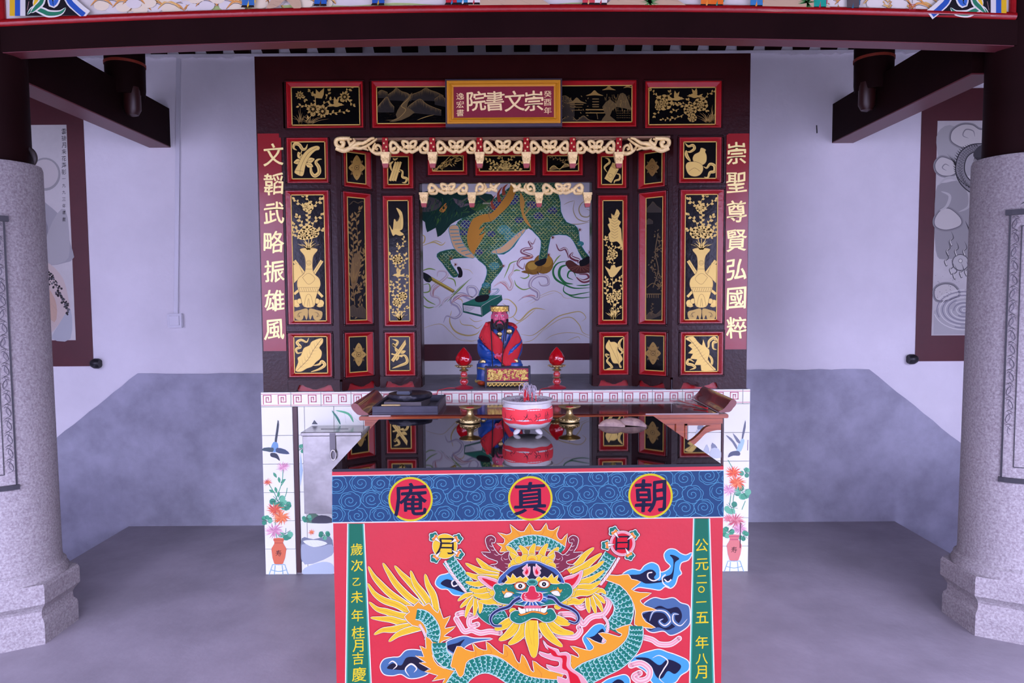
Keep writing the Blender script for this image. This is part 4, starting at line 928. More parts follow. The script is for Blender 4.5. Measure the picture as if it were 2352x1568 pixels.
def hills(a, pts, c, w_=1.0, fillc=None, hatch=4, depth=8, seed=0):
    q = random.Random(seed)
    if fillc: a.poly(pts + [(pts[-1][0], pts[-1][1] + depth), (pts[0][0], pts[0][1] + depth)], fillc)
    a.line(pts, w_, c, smooth=4)
    for p, p2 in zip(pts, pts[1:]):
        for k in range(hatch):
            t = (k + q.random()) / hatch; x, y = p[0] + (p2[0] - p[0]) * t, p[1] + (p2[1] - p[1]) * t; a.line([(x, y), (x + q.uniform(-2, 3), y + depth * q.uniform(.4, 1))], w_ * .6, c, taper='end', up=False)
    a.up()
AR = {k: (Art(PL, base=2e-4, k=.85), o, ri) for k, o, PL, ri in PANELS}
def A(k): return AR[k][0]
# --- L1 horn with ribbons
a = A('L1'); a.set(580, 100, 3.92)
sash(a, [(400, 960), (370, 940), (380, 905), (420, 910), (450, 950), (480, 945), (495, 905)], 30); sash(a, [(480, 1085), (520, 1110), (530, 1160), (560, 1190), (600, 1160), (595, 1110), (570, 1070), (590, 1045), (625, 1040)], 34)
for an, x, y in ((-2.0, 440, 1040), (2.9, 440, 1055), (-.3, 490, 1060), (.4, 480, 1080)): leafp(a, x, y, an, 72, 46)
a.line([(430, 1010), (445, 960)], 8, G1); a.shape([(380, 1150), (415, 1080), (455, 1000), (510, 945), (570, 922), (602, 930), (598, 955), (565, 965), (520, 1010), (480, 1080), (458, 1180), (430, 1190), (390, 1170)], G1, [(3, GD)], 3)
a.line([(385, 1140), (455, 1150)], 3, GD); a.line([(580, 935), (500, 990), (440, 1100), (425, 1180)], 3, GD, smooth=4)
# --- R1 gourd
a = A('R1'); a.set(1340, 100, 3.92)
sash(a, [(915, 895), (945, 925), (985, 915), (1000, 945), (960, 975), (935, 970)], 26); sash(a, [(925, 960), (930, 1010), (965, 1060)], 30); sash(a, [(1080, 1105), (1110, 1120), (1140, 1085), (1180, 1100), (1180, 1150), (1140, 1160), (1120, 1205), (1085, 1200)], 28)
a.shape([(1060, 940), (1100, 955), (1095, 975), (1108, 1010), (1105, 1060), (1080, 1088), (1040, 1092), (1005, 1075), (985, 1040), (1000, 1000), (1045, 975)], G1, [(3, GD)], 4)
a.shape([(960, 1065), (1020, 1068), (1070, 1095), (1075, 1140), (1050, 1180), (1005, 1195), (960, 1185), (935, 1155), (922, 1110), (930, 1080)], G1, [(3, GD)], 4)
for k in range(5): a.line([(1020 + k * 14, 1045), (1035 + k * 6, 1068)], 2.5, GD, taper=True); a.line([(945 + k * 24, 1130 - 8 * (k % 2)), (965 + k * 22, 1140)], 2.5, GD, taper=True)
a.line([(940, 1075), (990, 1080), (1060, 1100)], 8, G1, smooth=4); a.line([(950, 1150), (1000, 1120), (1050, 1150)], 2.5, GD, smooth=4)
# --- L3 plantain fan
a = A('L3'); a.set(580, 420, 3.135)
sash(a, [(405, 1115), (390, 1145), (350, 1130), (320, 1150), (345, 1180), (315, 1195), (325, 1225), (370, 1215)], 20); sash(a, [(435, 1315), (480, 1305), (500, 1285), (520, 1310), (480, 1340), (420, 1360)], 22)
a.shape([(310, 1350), (330, 1290), (325, 1260), (350, 1240), (370, 1190), (410, 1170), (430, 1140), (500, 1117), (505, 1150), (480, 1185), (498, 1215), (490, 1260), (455, 1290), (430, 1320), (390, 1335), (350, 1357)], G1, [(2.5, GD)], 3)
a.line([(320, 1350), (400, 1270), (440, 1200), (500, 1120)], 3, GD, smooth=5)
for k in range(8): t = k / 8; x, y = 345 + 140 * t, 1325 - 185 * t; a.line([(x, y), (x - 8, y - 42)], 1.6, GD, taper='end', up=False); a.line([(x, y), (x + 42, y - 2)], 1.6, GD, taper='end', up=False)
# --- R3 feather fan
a = A('R3'); a.set(1340, 420, 3.135)
sash(a, [(880, 1200), (900, 1180), (905, 1140), (940, 1115), (958, 1140), (935, 1150), (935, 1190), (960, 1200)], 22); sash(a, [(800, 1290), (760, 1270), (748, 1300), (785, 1310), (805, 1330), (765, 1345)], 20); sash(a, [(880, 1220), (920, 1260), (925, 1300), (905, 1320)], 18)
P = [(740, 1115), (790, 1105), (820, 1140), (855, 1170), (862, 1125), (882, 1180), (905, 1200), (905, 1240), (895, 1270), (930, 1320), (955, 1345), (905, 1352), (850, 1350), (845, 1310), (800, 1310), (820, 1270), (770, 1265), (790, 1230), (755, 1225), (785, 1195), (755, 1170), (780, 1150), (745, 1130)]
a.shape(P, G1, [(2.5, GD)], 2); a.line([(760, 1120), (820, 1190), (870, 1270), (940, 1345)], 3, GD, smooth=4)
for k in range(9): t = k / 9; x, y = 790 + 120 * t, 1150 + 170 * t; a.line([(x, y), (x + 28, y - 18)], 1.6, GD, taper='end', up=False); a.line([(x, y), (x - 30, y + 14)], 1.6, GD, taper='end', up=False)
# --- tall vases
def vase(a, ox, flip, top):
    a.set(ox, 420, 3.135, flip=flip)
    for sx in (-1, 1):                                   # ornate stand and fruits
        a.shape([(402 + sx * 8, 905), (402 + sx * 60, 915), (402 + sx * 100, 930), (402 + sx * 90, 980), (402 + sx * 45, 985), (402 + sx * 30, 950), (402 + sx * 14, 985), (402 + sx * 4, 950)], 'b0904e', [(2, GD)], 3)
        for k in range(5): a.line([(402 + sx * (45 + 6 * k), 930 + 2 * k), (402 + sx * (70 + 3 * k), 935 + 6 * k), (402 + sx * (60), 965)], 1.6, GD, smooth=4)
        a.disc(402 + sx * 88, 865, 24, G1, outs=[(2, GD)]); a.disc(402 + sx * 62, 850, 18, G1, outs=[(2, GD)])
        leafp(a, 402 + sx * 60, 885, 0 if sx > 0 else PI, 50, 18)
    a.line([(300, 560), (375, 660)], 26, G1); a.line([(300, 560), (375, 660)], 2, GD); a.line([(500, 560), (430, 670)], 24, G1); a.line([(500, 560), (430, 670)], 2, GD)
    a.shape([(296, 590), (330, 575), (360, 660), (300, 720)], G1, [(2, GD)]); a.line([(480, 560), (440, 680)], 12, G1, taper=True); a.line([(300, 800), (360, 750)], 18, G1); a.line([(505, 820), (450, 760)], 18, G1)
    a.shape([(342, 478), (402, 468), (468, 478), (440, 520), (432, 560), (432, 620), (445, 655), (480, 690), (488, 735), (470, 780), (455, 830), (440, 890), (370, 890), (350, 830), (335, 780), (322, 735), (330, 690), (370, 655), (382, 620), (382, 560), (372, 520)], G1, [(3, GD)], 3)
    for y, w_ in ((620, 26), (752, 78), (782, 72)): a.line([(404 - w_, y), (404 + w_, y)], 2, GD)
    for k in range(9): a.line([(335 + k * 16, 755), (343 + k * 16, 780)], 2, GD, up=False)
    a.line([(370, 890), (385, 820), (404, 800), (423, 820), (440, 890)], 2, GD, smooth=4); a.line([(395, 890), (404, 830), (413, 890)], 2, GD, smooth=4)
    a.line([(360, 680), (404, 650), (450, 690), (404, 730), (360, 680)], 2, GD, smooth=4); a.disc(406, 575, 16, G1, outs=[(2, GD)]); a.line([(398, 568), (414, 568), (414, 582), (398, 582), (398, 574)], 2, GD)
    grass(a, 404, 480, 80, 13, 80, G1, 8)
    for s_ in (-30, 0, 25): a.line([(404 + s_ * .3, 470), (404 + s_, 400)], 5, G1)
    if top: 
        peony(a, 375, 355, 52); peony(a, 440, 360, 48); peony(a, 410, 345, 40); peony(a, 410, 180, 36)
    else: peony(a, 400, 355, 58); peony(a, 440, 360, 40); peony(a, 365, 375, 40); peony(a, 400, 175, 40)
    for i, P in enumerate(([(404, 330), (400, 240), (405, 130), (375, 95)], [(430, 320), (450, 270), (500, 230)], [(370, 330), (350, 280), (325, 240)], [(400, 200), (340, 150), (305, 120)], [(410, 190), (460, 150), (495, 120)], [(350, 350), (310, 330), (295, 300)], [(460, 350), (500, 335)], [(360, 380), (310, 385), (290, 350)])):
        branch(a, P, 5, 26, 17, G1, 15, .9, i)
vase(A('L2'), 580, 1, False); a = A('R2'); vase(a, 1340 + 1098 / 3.135 - 580 * 0 + (251 - 0) / 3.135 - 251 / 3.135 + 150 / 3.135 - 150 / 3.135 + 156 / 3.135, -1, True)
# --- inner tall panels: flowers and birds
a = A('LI2'); a.set(580, 420, 3.135)
grass(a, 1060, 990, 90, 13, 58, G1, 8)
for i, P in enumerate(([(1058, 980), (1050, 880), (1055, 800), (1050, 700), (1055, 560), (1045, 450)], [(1060, 900), (1090, 830), (1110, 680)], [(1045, 850), (1010, 790), (990, 770)], [(1055, 650), (1090, 590), (1105, 520)], [(1050, 620), (1010, 560), (992, 515)], [(1050, 760), (1010, 740), (1000, 720)], [(1050, 480), (1085, 440), (1090, 400)], [(1060, 960), (1020, 930), (1000, 900)], [(1070, 950), (1105, 900)])): branch(a, P, 4, 22, 13, G1, 13, .9, i)
peony(a, 1045, 550, 38); peony(a, 1080, 815, 34); peony(a, 1040, 860, 32); birdy(a, 1050, 660, 2.6, 1)
a.shape([(985, 300), (1010, 340), (1020, 260), (1040, 280), (1060, 240), (1035, 180), (1075, 210), (1085, 280), (1080, 330), (1060, 345), (1090, 370), (1060, 380), (1030, 370), (1010, 378)], G1, [(2, GD)], 3)
for k in range(6): a.line([(1020 + k * 9, 330), (1030 + k * 8, 270 - k * 8)], 1.6, GD, up=False)
a = A('RI2'); a.set(1340, 420, 3.135)
grass(a, 215, 985, 100, 13, 55, G1, 8)
for i, P in enumerate(([(215, 980), (215, 860), (210, 700), (215, 560), (205, 450)], [(225, 900), (255, 820), (280, 720)], [(200, 880), (170, 800), (160, 690)], [(215, 720), (255, 700), (270, 680)], [(205, 500), (170, 450), (160, 400)], [(215, 480), (250, 460), (275, 470)], [(210, 760), (180, 720)], [(205, 580), (180, 550)], [(225, 950), (260, 900)])): branch(a, P, 4, 22, 13, G1, 13, .9, i + 20)
peony(a, 200, 825, 36); peony(a, 240, 805, 32); peony(a, 210, 515, 38); birdy(a, 160, 405, 1.2)
a.shape([(155, 600), (190, 625), (200, 600), (225, 590), (235, 610), (280, 595), (250, 640), (225, 670), (195, 678), (175, 640)], G1, [(2, GD)], 2)
a.shape([(190, 420), (180, 370), (195, 350), (175, 300), (190, 290), (180, 250), (205, 260), (200, 220), (222, 235), (240, 188), (262, 220), (245, 260), (270, 280), (255, 310), (270, 330), (275, 400), (285, 480), (262, 440), (240, 420), (215, 425)], G1, [(2, GD)], 2)
for k in range(9): a.line([(225, 400 - k * 20), (250, 385 - k * 20)], 1.8, GD, up=False); a.line([(225, 400 - k * 20), (200, 385 - k * 20)], 1.8, GD, up=False)
# --- small inner squares
a = A('LI1'); a.set(580, 100, 3.92)
sash(a, [(1310, 1030), (1280, 1045), (1265, 1030)], 16); sash(a, [(1270, 1060), (1240, 1090), (1255, 1150)], 20); sash(a, [(1310, 1130), (1350, 1150), (1350, 1200), (1390, 1215), (1375, 1250), (1345, 1250)], 22)
for dx in (-22, 0, 22): a.shape([(1305 + dx, 1060), (1322 + dx, 1068), (1270 + dx, 1240), (1250 + dx, 1232)], G1, [(2, GD)])
a.line([(1262, 1130), (1330, 1155)], 10, G1)
a = A('RI1'); a.set(1340, 100, 3.92)
sash(a, [(195, 1030), (225, 1040), (235, 1070), (205, 1095), (190, 1120), (215, 1160)], 20); sash(a, [(290, 1170), (325, 1180), (325, 1220), (285, 1235), (275, 1260)], 18)
a.shape([(255, 1090), (318, 1130), (250, 1255), (190, 1215)], G1, [(2.5, GD)]); a.shape([(262, 1070), (300, 1085), (290, 1130), (250, 1105)], 'b89850', [(2, GD)]); a.line([(238, 1205), (225, 1185), (240, 1170), (262, 1180), (258, 1200), (238, 1205)], 2.5, GD, smooth=4); a.line([(215, 1215), (250, 1235), (300, 1140)], 2.5, GD)
a = A('LI3'); a.set(580, 420, 3.135)
sash(a, [(1005, 1125), (1045, 1140), (1030, 1170), (1010, 1160), (1040, 1200)], 18); sash(a, [(1060, 1240), (1100, 1245), (1112, 1290), (1060, 1315), (1005, 1335)], 20)
for an, x, y in ((-2.2, 1050, 1220), (-.4, 1065, 1225), (1.9, 1050, 1240)): leafp(a, x, y, an, 42, 22)
a.shape([(998, 1275), (1075, 1165), (1100, 1128), (1105, 1160), (1090, 1185), (1015, 1290)], G1, [(2.5, GD)]); a.line([(1008, 1280), (1095, 1150)], 2, GD)
a.line([(1000, 1230), (1080, 1250)], 10, G1)
a = A('RI3'); a.set(1340, 420, 3.135)
sash(a, [(285, 1115), (258, 1150), (262, 1185), (285, 1200)], 20); sash(a, [(190, 1250), (170, 1280), (195, 1310), (205, 1330), (165, 1340)], 18); sash(a, [(250, 1190), (282, 1215), (262, 1235)], 14); sash(a, [(190, 1240), (162, 1235), (175, 1260)], 14)
a.shape([(178, 1140), (185, 1130), (195, 1145), (225, 1145), (248, 1165), (245, 1200), (270, 1240), (282, 1270), (262, 1298), (275, 1325), (262, 1328), (250, 1300), (215, 1295), (195, 1250), (190, 1220), (162, 1190), (165, 1160)], G1, [(2.5, GD)], 3); a.line([(180, 1140), (268, 1325)], 2, GD); a.line([(235, 1180), (255, 1290)], 1.6, GD)
# --- four-petal flowers on the angled leaves, gold darkened for their weaker gleam
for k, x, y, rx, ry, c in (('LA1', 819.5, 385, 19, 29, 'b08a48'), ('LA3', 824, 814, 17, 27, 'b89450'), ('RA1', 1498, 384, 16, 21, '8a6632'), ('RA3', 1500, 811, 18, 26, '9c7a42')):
    a = A(k)
    for t in (0, PI / 2, PI, 3 * PI / 2):
        leafp(a, x + math.cos(t + PI / 4) * rx * .3, y + math.sin(t + PI / 4) * ry * .3, t + PI / 4, rx * .75, rx * .35, '6e5428', False)
    a.up()
    for t in (0, PI / 2, PI, 3 * PI / 2):
        L_ = rx if t in (0, PI) else ry; leafp(a, x, y, t, L_, rx * .95, c, False); a.disc(x + math.cos(t) * L_ * .6, y + math.sin(t) * L_ * .6, 1.3, GD, n=8, up=False)
    a.up(); a.disc(x, y, 4.5, c, outs=[(1, GD)]); a.disc(x, y, 1.8, GD)
# --- tall angled panels: faint brushwork, weaker gleam put into the colour
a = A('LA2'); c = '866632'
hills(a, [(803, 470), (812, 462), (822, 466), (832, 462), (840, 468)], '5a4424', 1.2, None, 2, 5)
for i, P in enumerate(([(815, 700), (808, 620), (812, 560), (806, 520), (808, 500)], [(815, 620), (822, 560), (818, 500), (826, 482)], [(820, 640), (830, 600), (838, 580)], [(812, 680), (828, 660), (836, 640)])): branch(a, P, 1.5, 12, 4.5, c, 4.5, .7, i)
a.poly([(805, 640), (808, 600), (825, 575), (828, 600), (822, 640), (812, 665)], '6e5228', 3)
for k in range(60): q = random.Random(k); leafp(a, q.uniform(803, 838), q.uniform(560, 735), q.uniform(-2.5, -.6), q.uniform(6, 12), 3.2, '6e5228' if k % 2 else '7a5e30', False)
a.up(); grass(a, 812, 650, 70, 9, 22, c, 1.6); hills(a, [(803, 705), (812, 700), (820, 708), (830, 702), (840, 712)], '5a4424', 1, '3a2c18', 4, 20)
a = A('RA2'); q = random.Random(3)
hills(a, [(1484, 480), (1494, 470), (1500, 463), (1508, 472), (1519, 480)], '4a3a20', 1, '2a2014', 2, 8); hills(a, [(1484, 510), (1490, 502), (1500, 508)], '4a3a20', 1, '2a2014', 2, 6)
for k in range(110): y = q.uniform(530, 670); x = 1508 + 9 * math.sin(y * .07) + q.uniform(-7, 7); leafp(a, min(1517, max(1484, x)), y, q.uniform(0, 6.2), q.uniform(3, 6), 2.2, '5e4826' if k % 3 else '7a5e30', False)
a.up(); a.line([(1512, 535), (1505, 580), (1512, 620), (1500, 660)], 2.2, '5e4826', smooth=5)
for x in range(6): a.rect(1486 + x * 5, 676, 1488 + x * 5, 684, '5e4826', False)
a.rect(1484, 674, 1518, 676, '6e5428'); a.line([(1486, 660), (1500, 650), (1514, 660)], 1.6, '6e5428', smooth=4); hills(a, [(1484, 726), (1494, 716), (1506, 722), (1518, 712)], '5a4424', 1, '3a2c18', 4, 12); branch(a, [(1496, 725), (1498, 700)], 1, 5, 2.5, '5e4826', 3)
# --- header panels, gold darkened for the dim light up there
c = 'b4904e'; a = A('T1'); a.set(580, 100, 3.92)
grass(a, 430, 725, 150, 9, 70, '8a6c3a', 7); grass(a, 520, 720, 90, 11, 170, '8a6c3a', 7)
for i, P in enumerate(([(480, 700), (560, 620), (620, 560), (700, 510), (790, 500)], [(540, 600), (460, 560), (420, 565)], [(640, 640), (760, 620), (850, 610)], [(570, 560), (560, 480), (520, 430)], [(800, 490), (840, 430), (890, 400)], [(430, 480), (470, 500)], [(850, 500), (905, 550)], [(660, 500), (690, 430)])): branch(a, P, 6, 30, 17, c, 22, .9, i)
daisy(a, 545, 590, 62, 10, c); daisy(a, 630, 610, 60, 10, c); daisy(a, 830, 480, 52, 10, c); daisy(a, 425, 465, 40, 9, c)
a.shape([(520, 440), (570, 455), (570, 410), (600, 440), (645, 400), (640, 460), (625, 495), (580, 490)], c, [(2, GD)]); birdy(a, 755, 545, 4.2, -1, c)
a = A('T4'); a.set(1340, 100, 3.92)
grass(a, 1160, 715, 170, 9, 40, '9c7a42', 6); grass(a, 1120, 710, 110, 13, -150, '9c7a42', 6)
for i, P in enumerate(([(1000, 640), (900, 560), (780, 550), (700, 590), (640, 650)], [(700, 490), (650, 460), (615, 420)], [(1000, 600), (920, 545), (820, 540)], [(900, 640), (830, 670), (710, 685)], [(1080, 520), (1120, 460), (1170, 435)], [(770, 500), (780, 440)], [(980, 540), (940, 510)], [(1060, 580), (1110, 600)], [(860, 590), (800, 610)])): branch(a, P, 6, 26, 15, c, 18, .9, i + 5)
peony(a, 725, 530, 78, c); peony(a, 1055, 550, 66, c); peony(a, 960, 600, 58, c); peony(a, 680, 570, 36, c); peony(a, 980, 670, 40, c); birdy(a, 840, 490, 4.2, -1, c); birdy(a, 1000, 465, 4.2, 1, c)
a = A('T2'); a.set(580, 100, 3.92); q = random.Random(2); c2 = '7c6236'
for P in ([(1130, 440), (1160, 420), (1215, 440)], [(1220, 460), (1270, 425), (1295, 400), (1340, 430), (1390, 445), (1430, 470)], [(1430, 460), (1510, 430), (1560, 400), (1600, 420), (1660, 440), (1720, 470)], [(1126, 570), (1160, 530), (1210, 480), (1240, 530), (1275, 570)], [(1400, 570), (1450, 530), (1510, 500), (1560, 540), (1620, 570), (1700, 600)], [(1640, 500), (1700, 470), (1760, 520), (1820, 540)]): hills(a, P, c2, 5, '1c160e', 9, 50, len(P))
a.poly([(1290, 640), (1330, 560), (1400, 480), (1440, 440), (1420, 500), (1390, 570), (1460, 620), (1340, 690), (1230, 705), (1300, 670)], '5e4a28', 2)
for k in range(90): x, y = q.uniform(1126, 1900), q.uniform(560, 700); a.line([(x, y), (x + q.uniform(10, 34), y + q.uniform(-14, 8))], 3.5, c2 if k % 2 else 'a08048', taper=True, up=False)
a.up(); a.line([(1200, 690), (1300, 680), (1380, 600), (1340, 560), (1400, 500), (1430, 450)], 6, 'a08048', smooth=5, taper=True); a.line([(1480, 690), (1560, 660), (1640, 640)], 6, 'a08048', smooth=5, taper=True)
a = A('T3'); a.set(1340, 100, 3.92)
def roof(x, y, w_, c='9c7a42'): a.poly([(x - w_, y + 10), (x - w_ * .4, y - w_ * .15), (x, y - w_ * .5), (x + w_ * .4, y - w_ * .15), (x + w_, y + 10), (x, y + 5)], c, 3)
roof(100, 460, 80); roof(230, 410, 62); roof(400, 390, 40)
for y in (495, 520, 545, 565): a.rect(80, y, 140, y + 8, c2, False)
a.up(); a.rect(20, 590, 190, 600, '9c7a42'); a.rect(20, 620, 190, 628, '9c7a42'); a.line([(120, 628), (130, 680)], 5, c2); a.poly([(170, 570), (240, 500), (290, 540), (330, 450), (380, 460), (420, 560), (430, 600), (300, 570), (240, 650), (300, 700), (160, 700), (200, 640)], '5e4a28', 2)
for k in range(80): x, y = q.uniform(180, 430), q.uniform(450, 600); a.line([(x, y), (x + q.uniform(-8, 12), y + q.uniform(16, 44))], 3.2, c2 if k % 2 else 'a08048', taper='end', up=False)
for i in range(4):
    for j in range(8): a.rect(300 + j * 16, 605 + i * 20, 308 + j * 16, 609 + i * 20, c2, False)
a.up(); hills(a, [(-200, 690), (-120, 640), (-60, 690), (0, 650), (60, 690), (200, 700)], c2, 5, '2a2014', 8, 20); hills(a, [(-380, 540), (-300, 480), (-240, 500), (-160, 470), (-80, 540)], c2, 5, '2a2014', 9, 120)
for k in range(50): x, y = q.uniform(-380, 60), q.uniform(480, 690); leafp(a, x, y, q.uniform(0, 6), 18, 7, c2, False)
a.up(); roof(-60, 530, 90, c2); a.rect(-120, 545, 0, 553, c2); a.rect(-110, 570, -10, 576, c2); a.rect(-110, 596, -10, 602, c2)
# --- lintel panels
a = A('C1'); q = random.Random(6); 
for P in ([(996, 392), (1020, 375), (1045, 362), (1062, 352)], [(1010, 385), (1030, 362), (1045, 352)]): a.line(P, 1.6, 'b8944e', smooth=5)
for k in range(46): t = k / 46; x, y = 1000 + 58 * t + q.uniform(-5, 5), 388 - 30 * t + q.uniform(-6, 8); leafp(a, x, min(y, 388), q.choice((-.4, .3, -1.0, 2.8, .8)), q.uniform(6, 11), 2.4, 'b8944e', False)
a.up()
a = A('C2'); peony(a, 1161, 380, 12, 'ccaa60')
for i, P in enumerate(([(1155, 385), (1135, 375), (1112, 366)], [(1168, 385), (1188, 375), (1212, 366)], [(1160, 372), (1150, 362)], [(1165, 372), (1178, 360)], [(1150, 388), (1130, 388)], [(1172, 388), (1192, 388)])): branch(a, P, 1.2, 8, 4.5, 'ccaa60', 4, .9, i)
grass(a, 1160, 392, 22, 13, 34, 'ccaa60', 1.6)
a = A('C3'); hills(a, [(1262, 388), (1272, 380), (1285, 388), (1300, 376), (1315, 384), (1328, 374)], 'ccaa60', 1.4, '7a5e30', 5, 4)
for i, P in enumerate(([(1300, 384), (1290, 368), (1266, 362)], [(1295, 372), (1310, 362), (1322, 360)])): branch(a, P, 1.2, 5, 2.5, '8a6c3a', 3, 1, i)
for k, (a, o, ri) in AR.items(): a.build('gilt_motif', goldpaint, o)
# --- lettering on the name board and the couplets
a = Art(onplane((0, YF - .048 - .0016, 0), (0, -1, 0)), base=2e-4)
cr = 'f0d2a8'
lg = paint('raised_gilt_letters', .4)
for ch, x, w_ in (('院', 1094, 1), ('書', 1136, 1), ('文', 1182, 1), ('崇', 1226, 1)): a.text(ch, x, 232, 45, cr, .014, w_)
for i, ch in enumerate('癸酉年'): a.text(ch, 1258, 216 + i * 19, 16, cr, .004, 1.1)
for i, ch in enumerate('逸宏書'): a.text(ch, 1057, 221 + i * 19, 16, cr, .004, 1.1)
a.build('lettering', lg, nb)
for k, st, x, ys, y_ in (('L', '文韜武略振雄風', 628, 355, 757), ('R', '崇聖尊賢弘國粹', 1691.5, 352, 752)):
    a = Art(onplane((0, YF - .0042, 0), (0, -1, 0)), base=2e-4)
    for i, ch in enumerate(st): a.text(ch, x + (i * .4 if k == 'L' else 0), ys + (y_ - ys) * i / 6, 49, 'f2dc9c', .014, .92, wob=.02)
    a.build('lettering', paint('couplet_gold', .3, metal=.2), cb[k])
# ================================================================ painted front of the altar table
TNn = (TM.to_3x3() @ Vector((0, -1, 0))); TP = TM @ Vector((0, -HD + .004, 0))
fT = onplane(tuple(TP), tuple(TNn)); a = Art(fT, eps=1.2e-5, base=3e-4, k=.45)
sl = -.0146; yl = lambda y, x: y + (x - 762) * sl
WH, BK, YE, OR, TE, TL, PK, NV, LB, RD = 'f4eaf0', '1c1426', 'f2c838', 'f0a030', '1c7a70', 'a8dce4', 'eeA4b8'.lower(), '181a40', '4ea4e4', 'dc1a34'
def hband(y0, y1, col, x0=763, x1=1662): a._add([(x0, yl(y0, x0)), (x1, yl(y0, x1)), (x1, yl(y1, x1)), (x0, yl(y1, x0))], [(0, 1, 2, 3)], col); a.up()
hband(1091.5, 1201.5, WH); hband(1093.5, 1199, '264a80')
q = random.Random(12)
cells = []
for r_ in range(3):
    for c_ in range(19):
        cells.append((772 + 50 * c_ + (25 if r_ % 2 else 0) + q.uniform(-7, 7), 1110 + 36 * r_ + q.uniform(-5, 5), q.uniform(21, 27), q.uniform(0, 6.2), q.choice((-1, 1))))
q.shuffle(cells)
def clampb(P): 
    o = []
    for x, y in P:
        x = min(1661.5, max(763.5, x)); o.append((x, min(yl(1198.6, x), max(yl(1094, x), y))))
    return o
for x, y, r, t0, d in cells:
    y = yl(y, x); S = []
    for k in range(49):
        t = 2 * PI * k / 48; S.append((x + r * (1 + .10 * abs(math.sin(3.5 * t + t0)) - .05) * math.cos(t), y + r * .86 * (1 + .10 * abs(math.sin(3.5 * t + t0)) - .05) * math.sin(t)))
    a.poly(clampb(S[:-1]), '264a80', up=False); a.z += 4e-6; a.line(clampb(S), 1.3, '5aa0d0', up=False)
    a.line(clampb([(x + r * .66 * (1 - k / 26) * math.cos(t0 + d * k * .42), y + r * .58 * (1 - k / 26) * math.sin(t0 + d * k * .42)) for k in range(24)]), 1.3, '5aa0d0', up=False); 
    a.line(clampb([(x + r * .82 * math.cos(t0 + 2 + d * k * .3), y + r * .7 * math.sin(t0 + 2 + d * k * .3)) for k in range(10)]), 1.2, '5aa0d0', up=False); a.z += 4e-6
a.up()
for x, ch in ((943, '庵'), (1218, '真'), (1494, '朝')):
    y = {943: 1146, 1218: 1144, 1494: 1138}[x]; a.disc(x, y, 46.5, 'de2c48', n=48, outs=[(4.6, 'dccc28')]); a.text(ch, x, y, 74, '12123c', .018, 1, -.06, .012)
# green strips with dates
for (xt0, xt1, xb0, xb1, yt, x_) in ((800, 835, 792, 862, 1202, 0), (1594, 1628.5, 1579, 1646, 1190, 1)):
    Yb = 1800; S = [(xt0 - 2.5, yt), (xt1 + 2.5, yt), (xb1 + 2.5, Yb), (xb0 - 2.5, Yb)]; a._add(S, [(0, 1, 2, 3)], WH); a.up()
    a._add([(xt0, yt), (xt1, yt), (xb1, Yb), (xb0, Yb)], [(0, 1, 2, 3)], '46b0a8'); a.up(); a._add([(xt0 + 2.5, yt), (xt1 - 2.5, yt), (xb1 - 3.5, Yb), (xb0 + 3, Yb)], [(0, 1, 2, 3)], '1e7462'); a.up()
a.set(740, 1060, 3.086)
for ch, x, y in (('歲', 245, 620), ('次', 247, 735), ('乙', 245, 850), ('未', 247, 958), ('年', 250, 1088), ('桂', 255, 1210), ('月', 255, 1303), ('吉', 255, 1393), ('慶', 262, 1505)): a.text(ch, x, y, {'乙': 56, '桂': 92, '慶': 100}.get(ch, 84), 'f0d42c', .008, 1, -.05)
a.set(1190, 1060, 3.086)
for ch, x, y in (('公', 1300, 590), ('元', 1302, 725), ('二', 1302, 832), ('一', 1298, 993), ('五', 1302, 1102), ('年', 1302, 1278), ('八', 1302, 1395), ('月', 1296, 1488)): a.text(ch, x, y, {'二': 72, '一': 72, '八': 84}.get(ch, 90), 'f0d42c', .008, 1, -.05)
a.line([(1298 + 20 * math.cos(t / 3), 903 + 20 * math.sin(t / 3)) for t in range(19)], 7, 'f0d42c', closed=True)
# ---- dragon drawing tools
OUT = lambda s: [(4.4 * s, BK), (2.9 * s, WH)]
def shp(P, col, s=1.0, sm=4, dk=1): a.shape(P, col, [(s * 7, BK), (s * 5, WH)] if dk else [(s * 5, WH)], sm)
def petal(P, W, col=YE, s=1.0):
    W *= 1.3
    ps = spl(P, 6); f = lambda t: W * (.55 + .45 * math.sin(min(1, t * 1.6) * PI / 2)) * (1 - t) ** .5 if t < 1 else 0
    # P runs from base to tip
    a.line(ps, lambda t: f(t) + 19 * s * (1 - t * .7), BK); a.line(ps, lambda t: f(t) + 13 * s * (1 - t * .75), 'fbe8ec'); a.line(ps, f, col)
    for o in (-.2, .18): a.line([(p[0] + o * W * (1 - i / len(ps)), p[1] + o * W * (1 - i / len(ps)) * .6) for i, p in enumerate(ps[:-6])], 1.8 * s, 'e09030', up=False)
    a.up()
def cloudpath(Ps, w, col, inner=None, edge=10):
    for P in Ps: a.line(P, w + edge * 1.0, WH, smooth=6); a.disc(P[-1][0], P[-1][1], (w + edge) / 2, WH, n=14); a.disc(P[0][0], P[0][1], (w + edge) / 2, WH, n=14)
    for P in Ps: a.line(P, w, col, smooth=6, up=False); a.disc(P[-1][0], P[-1][1], w / 2, col, n=14, up=False); a.disc(P[0][0], P[0][1], w / 2, col, n=14, up=False)
    a.up()
    if inner:
        for P in Ps: a.line(P, w * .42, inner, smooth=6, taper=True, up=False)
        a.up()
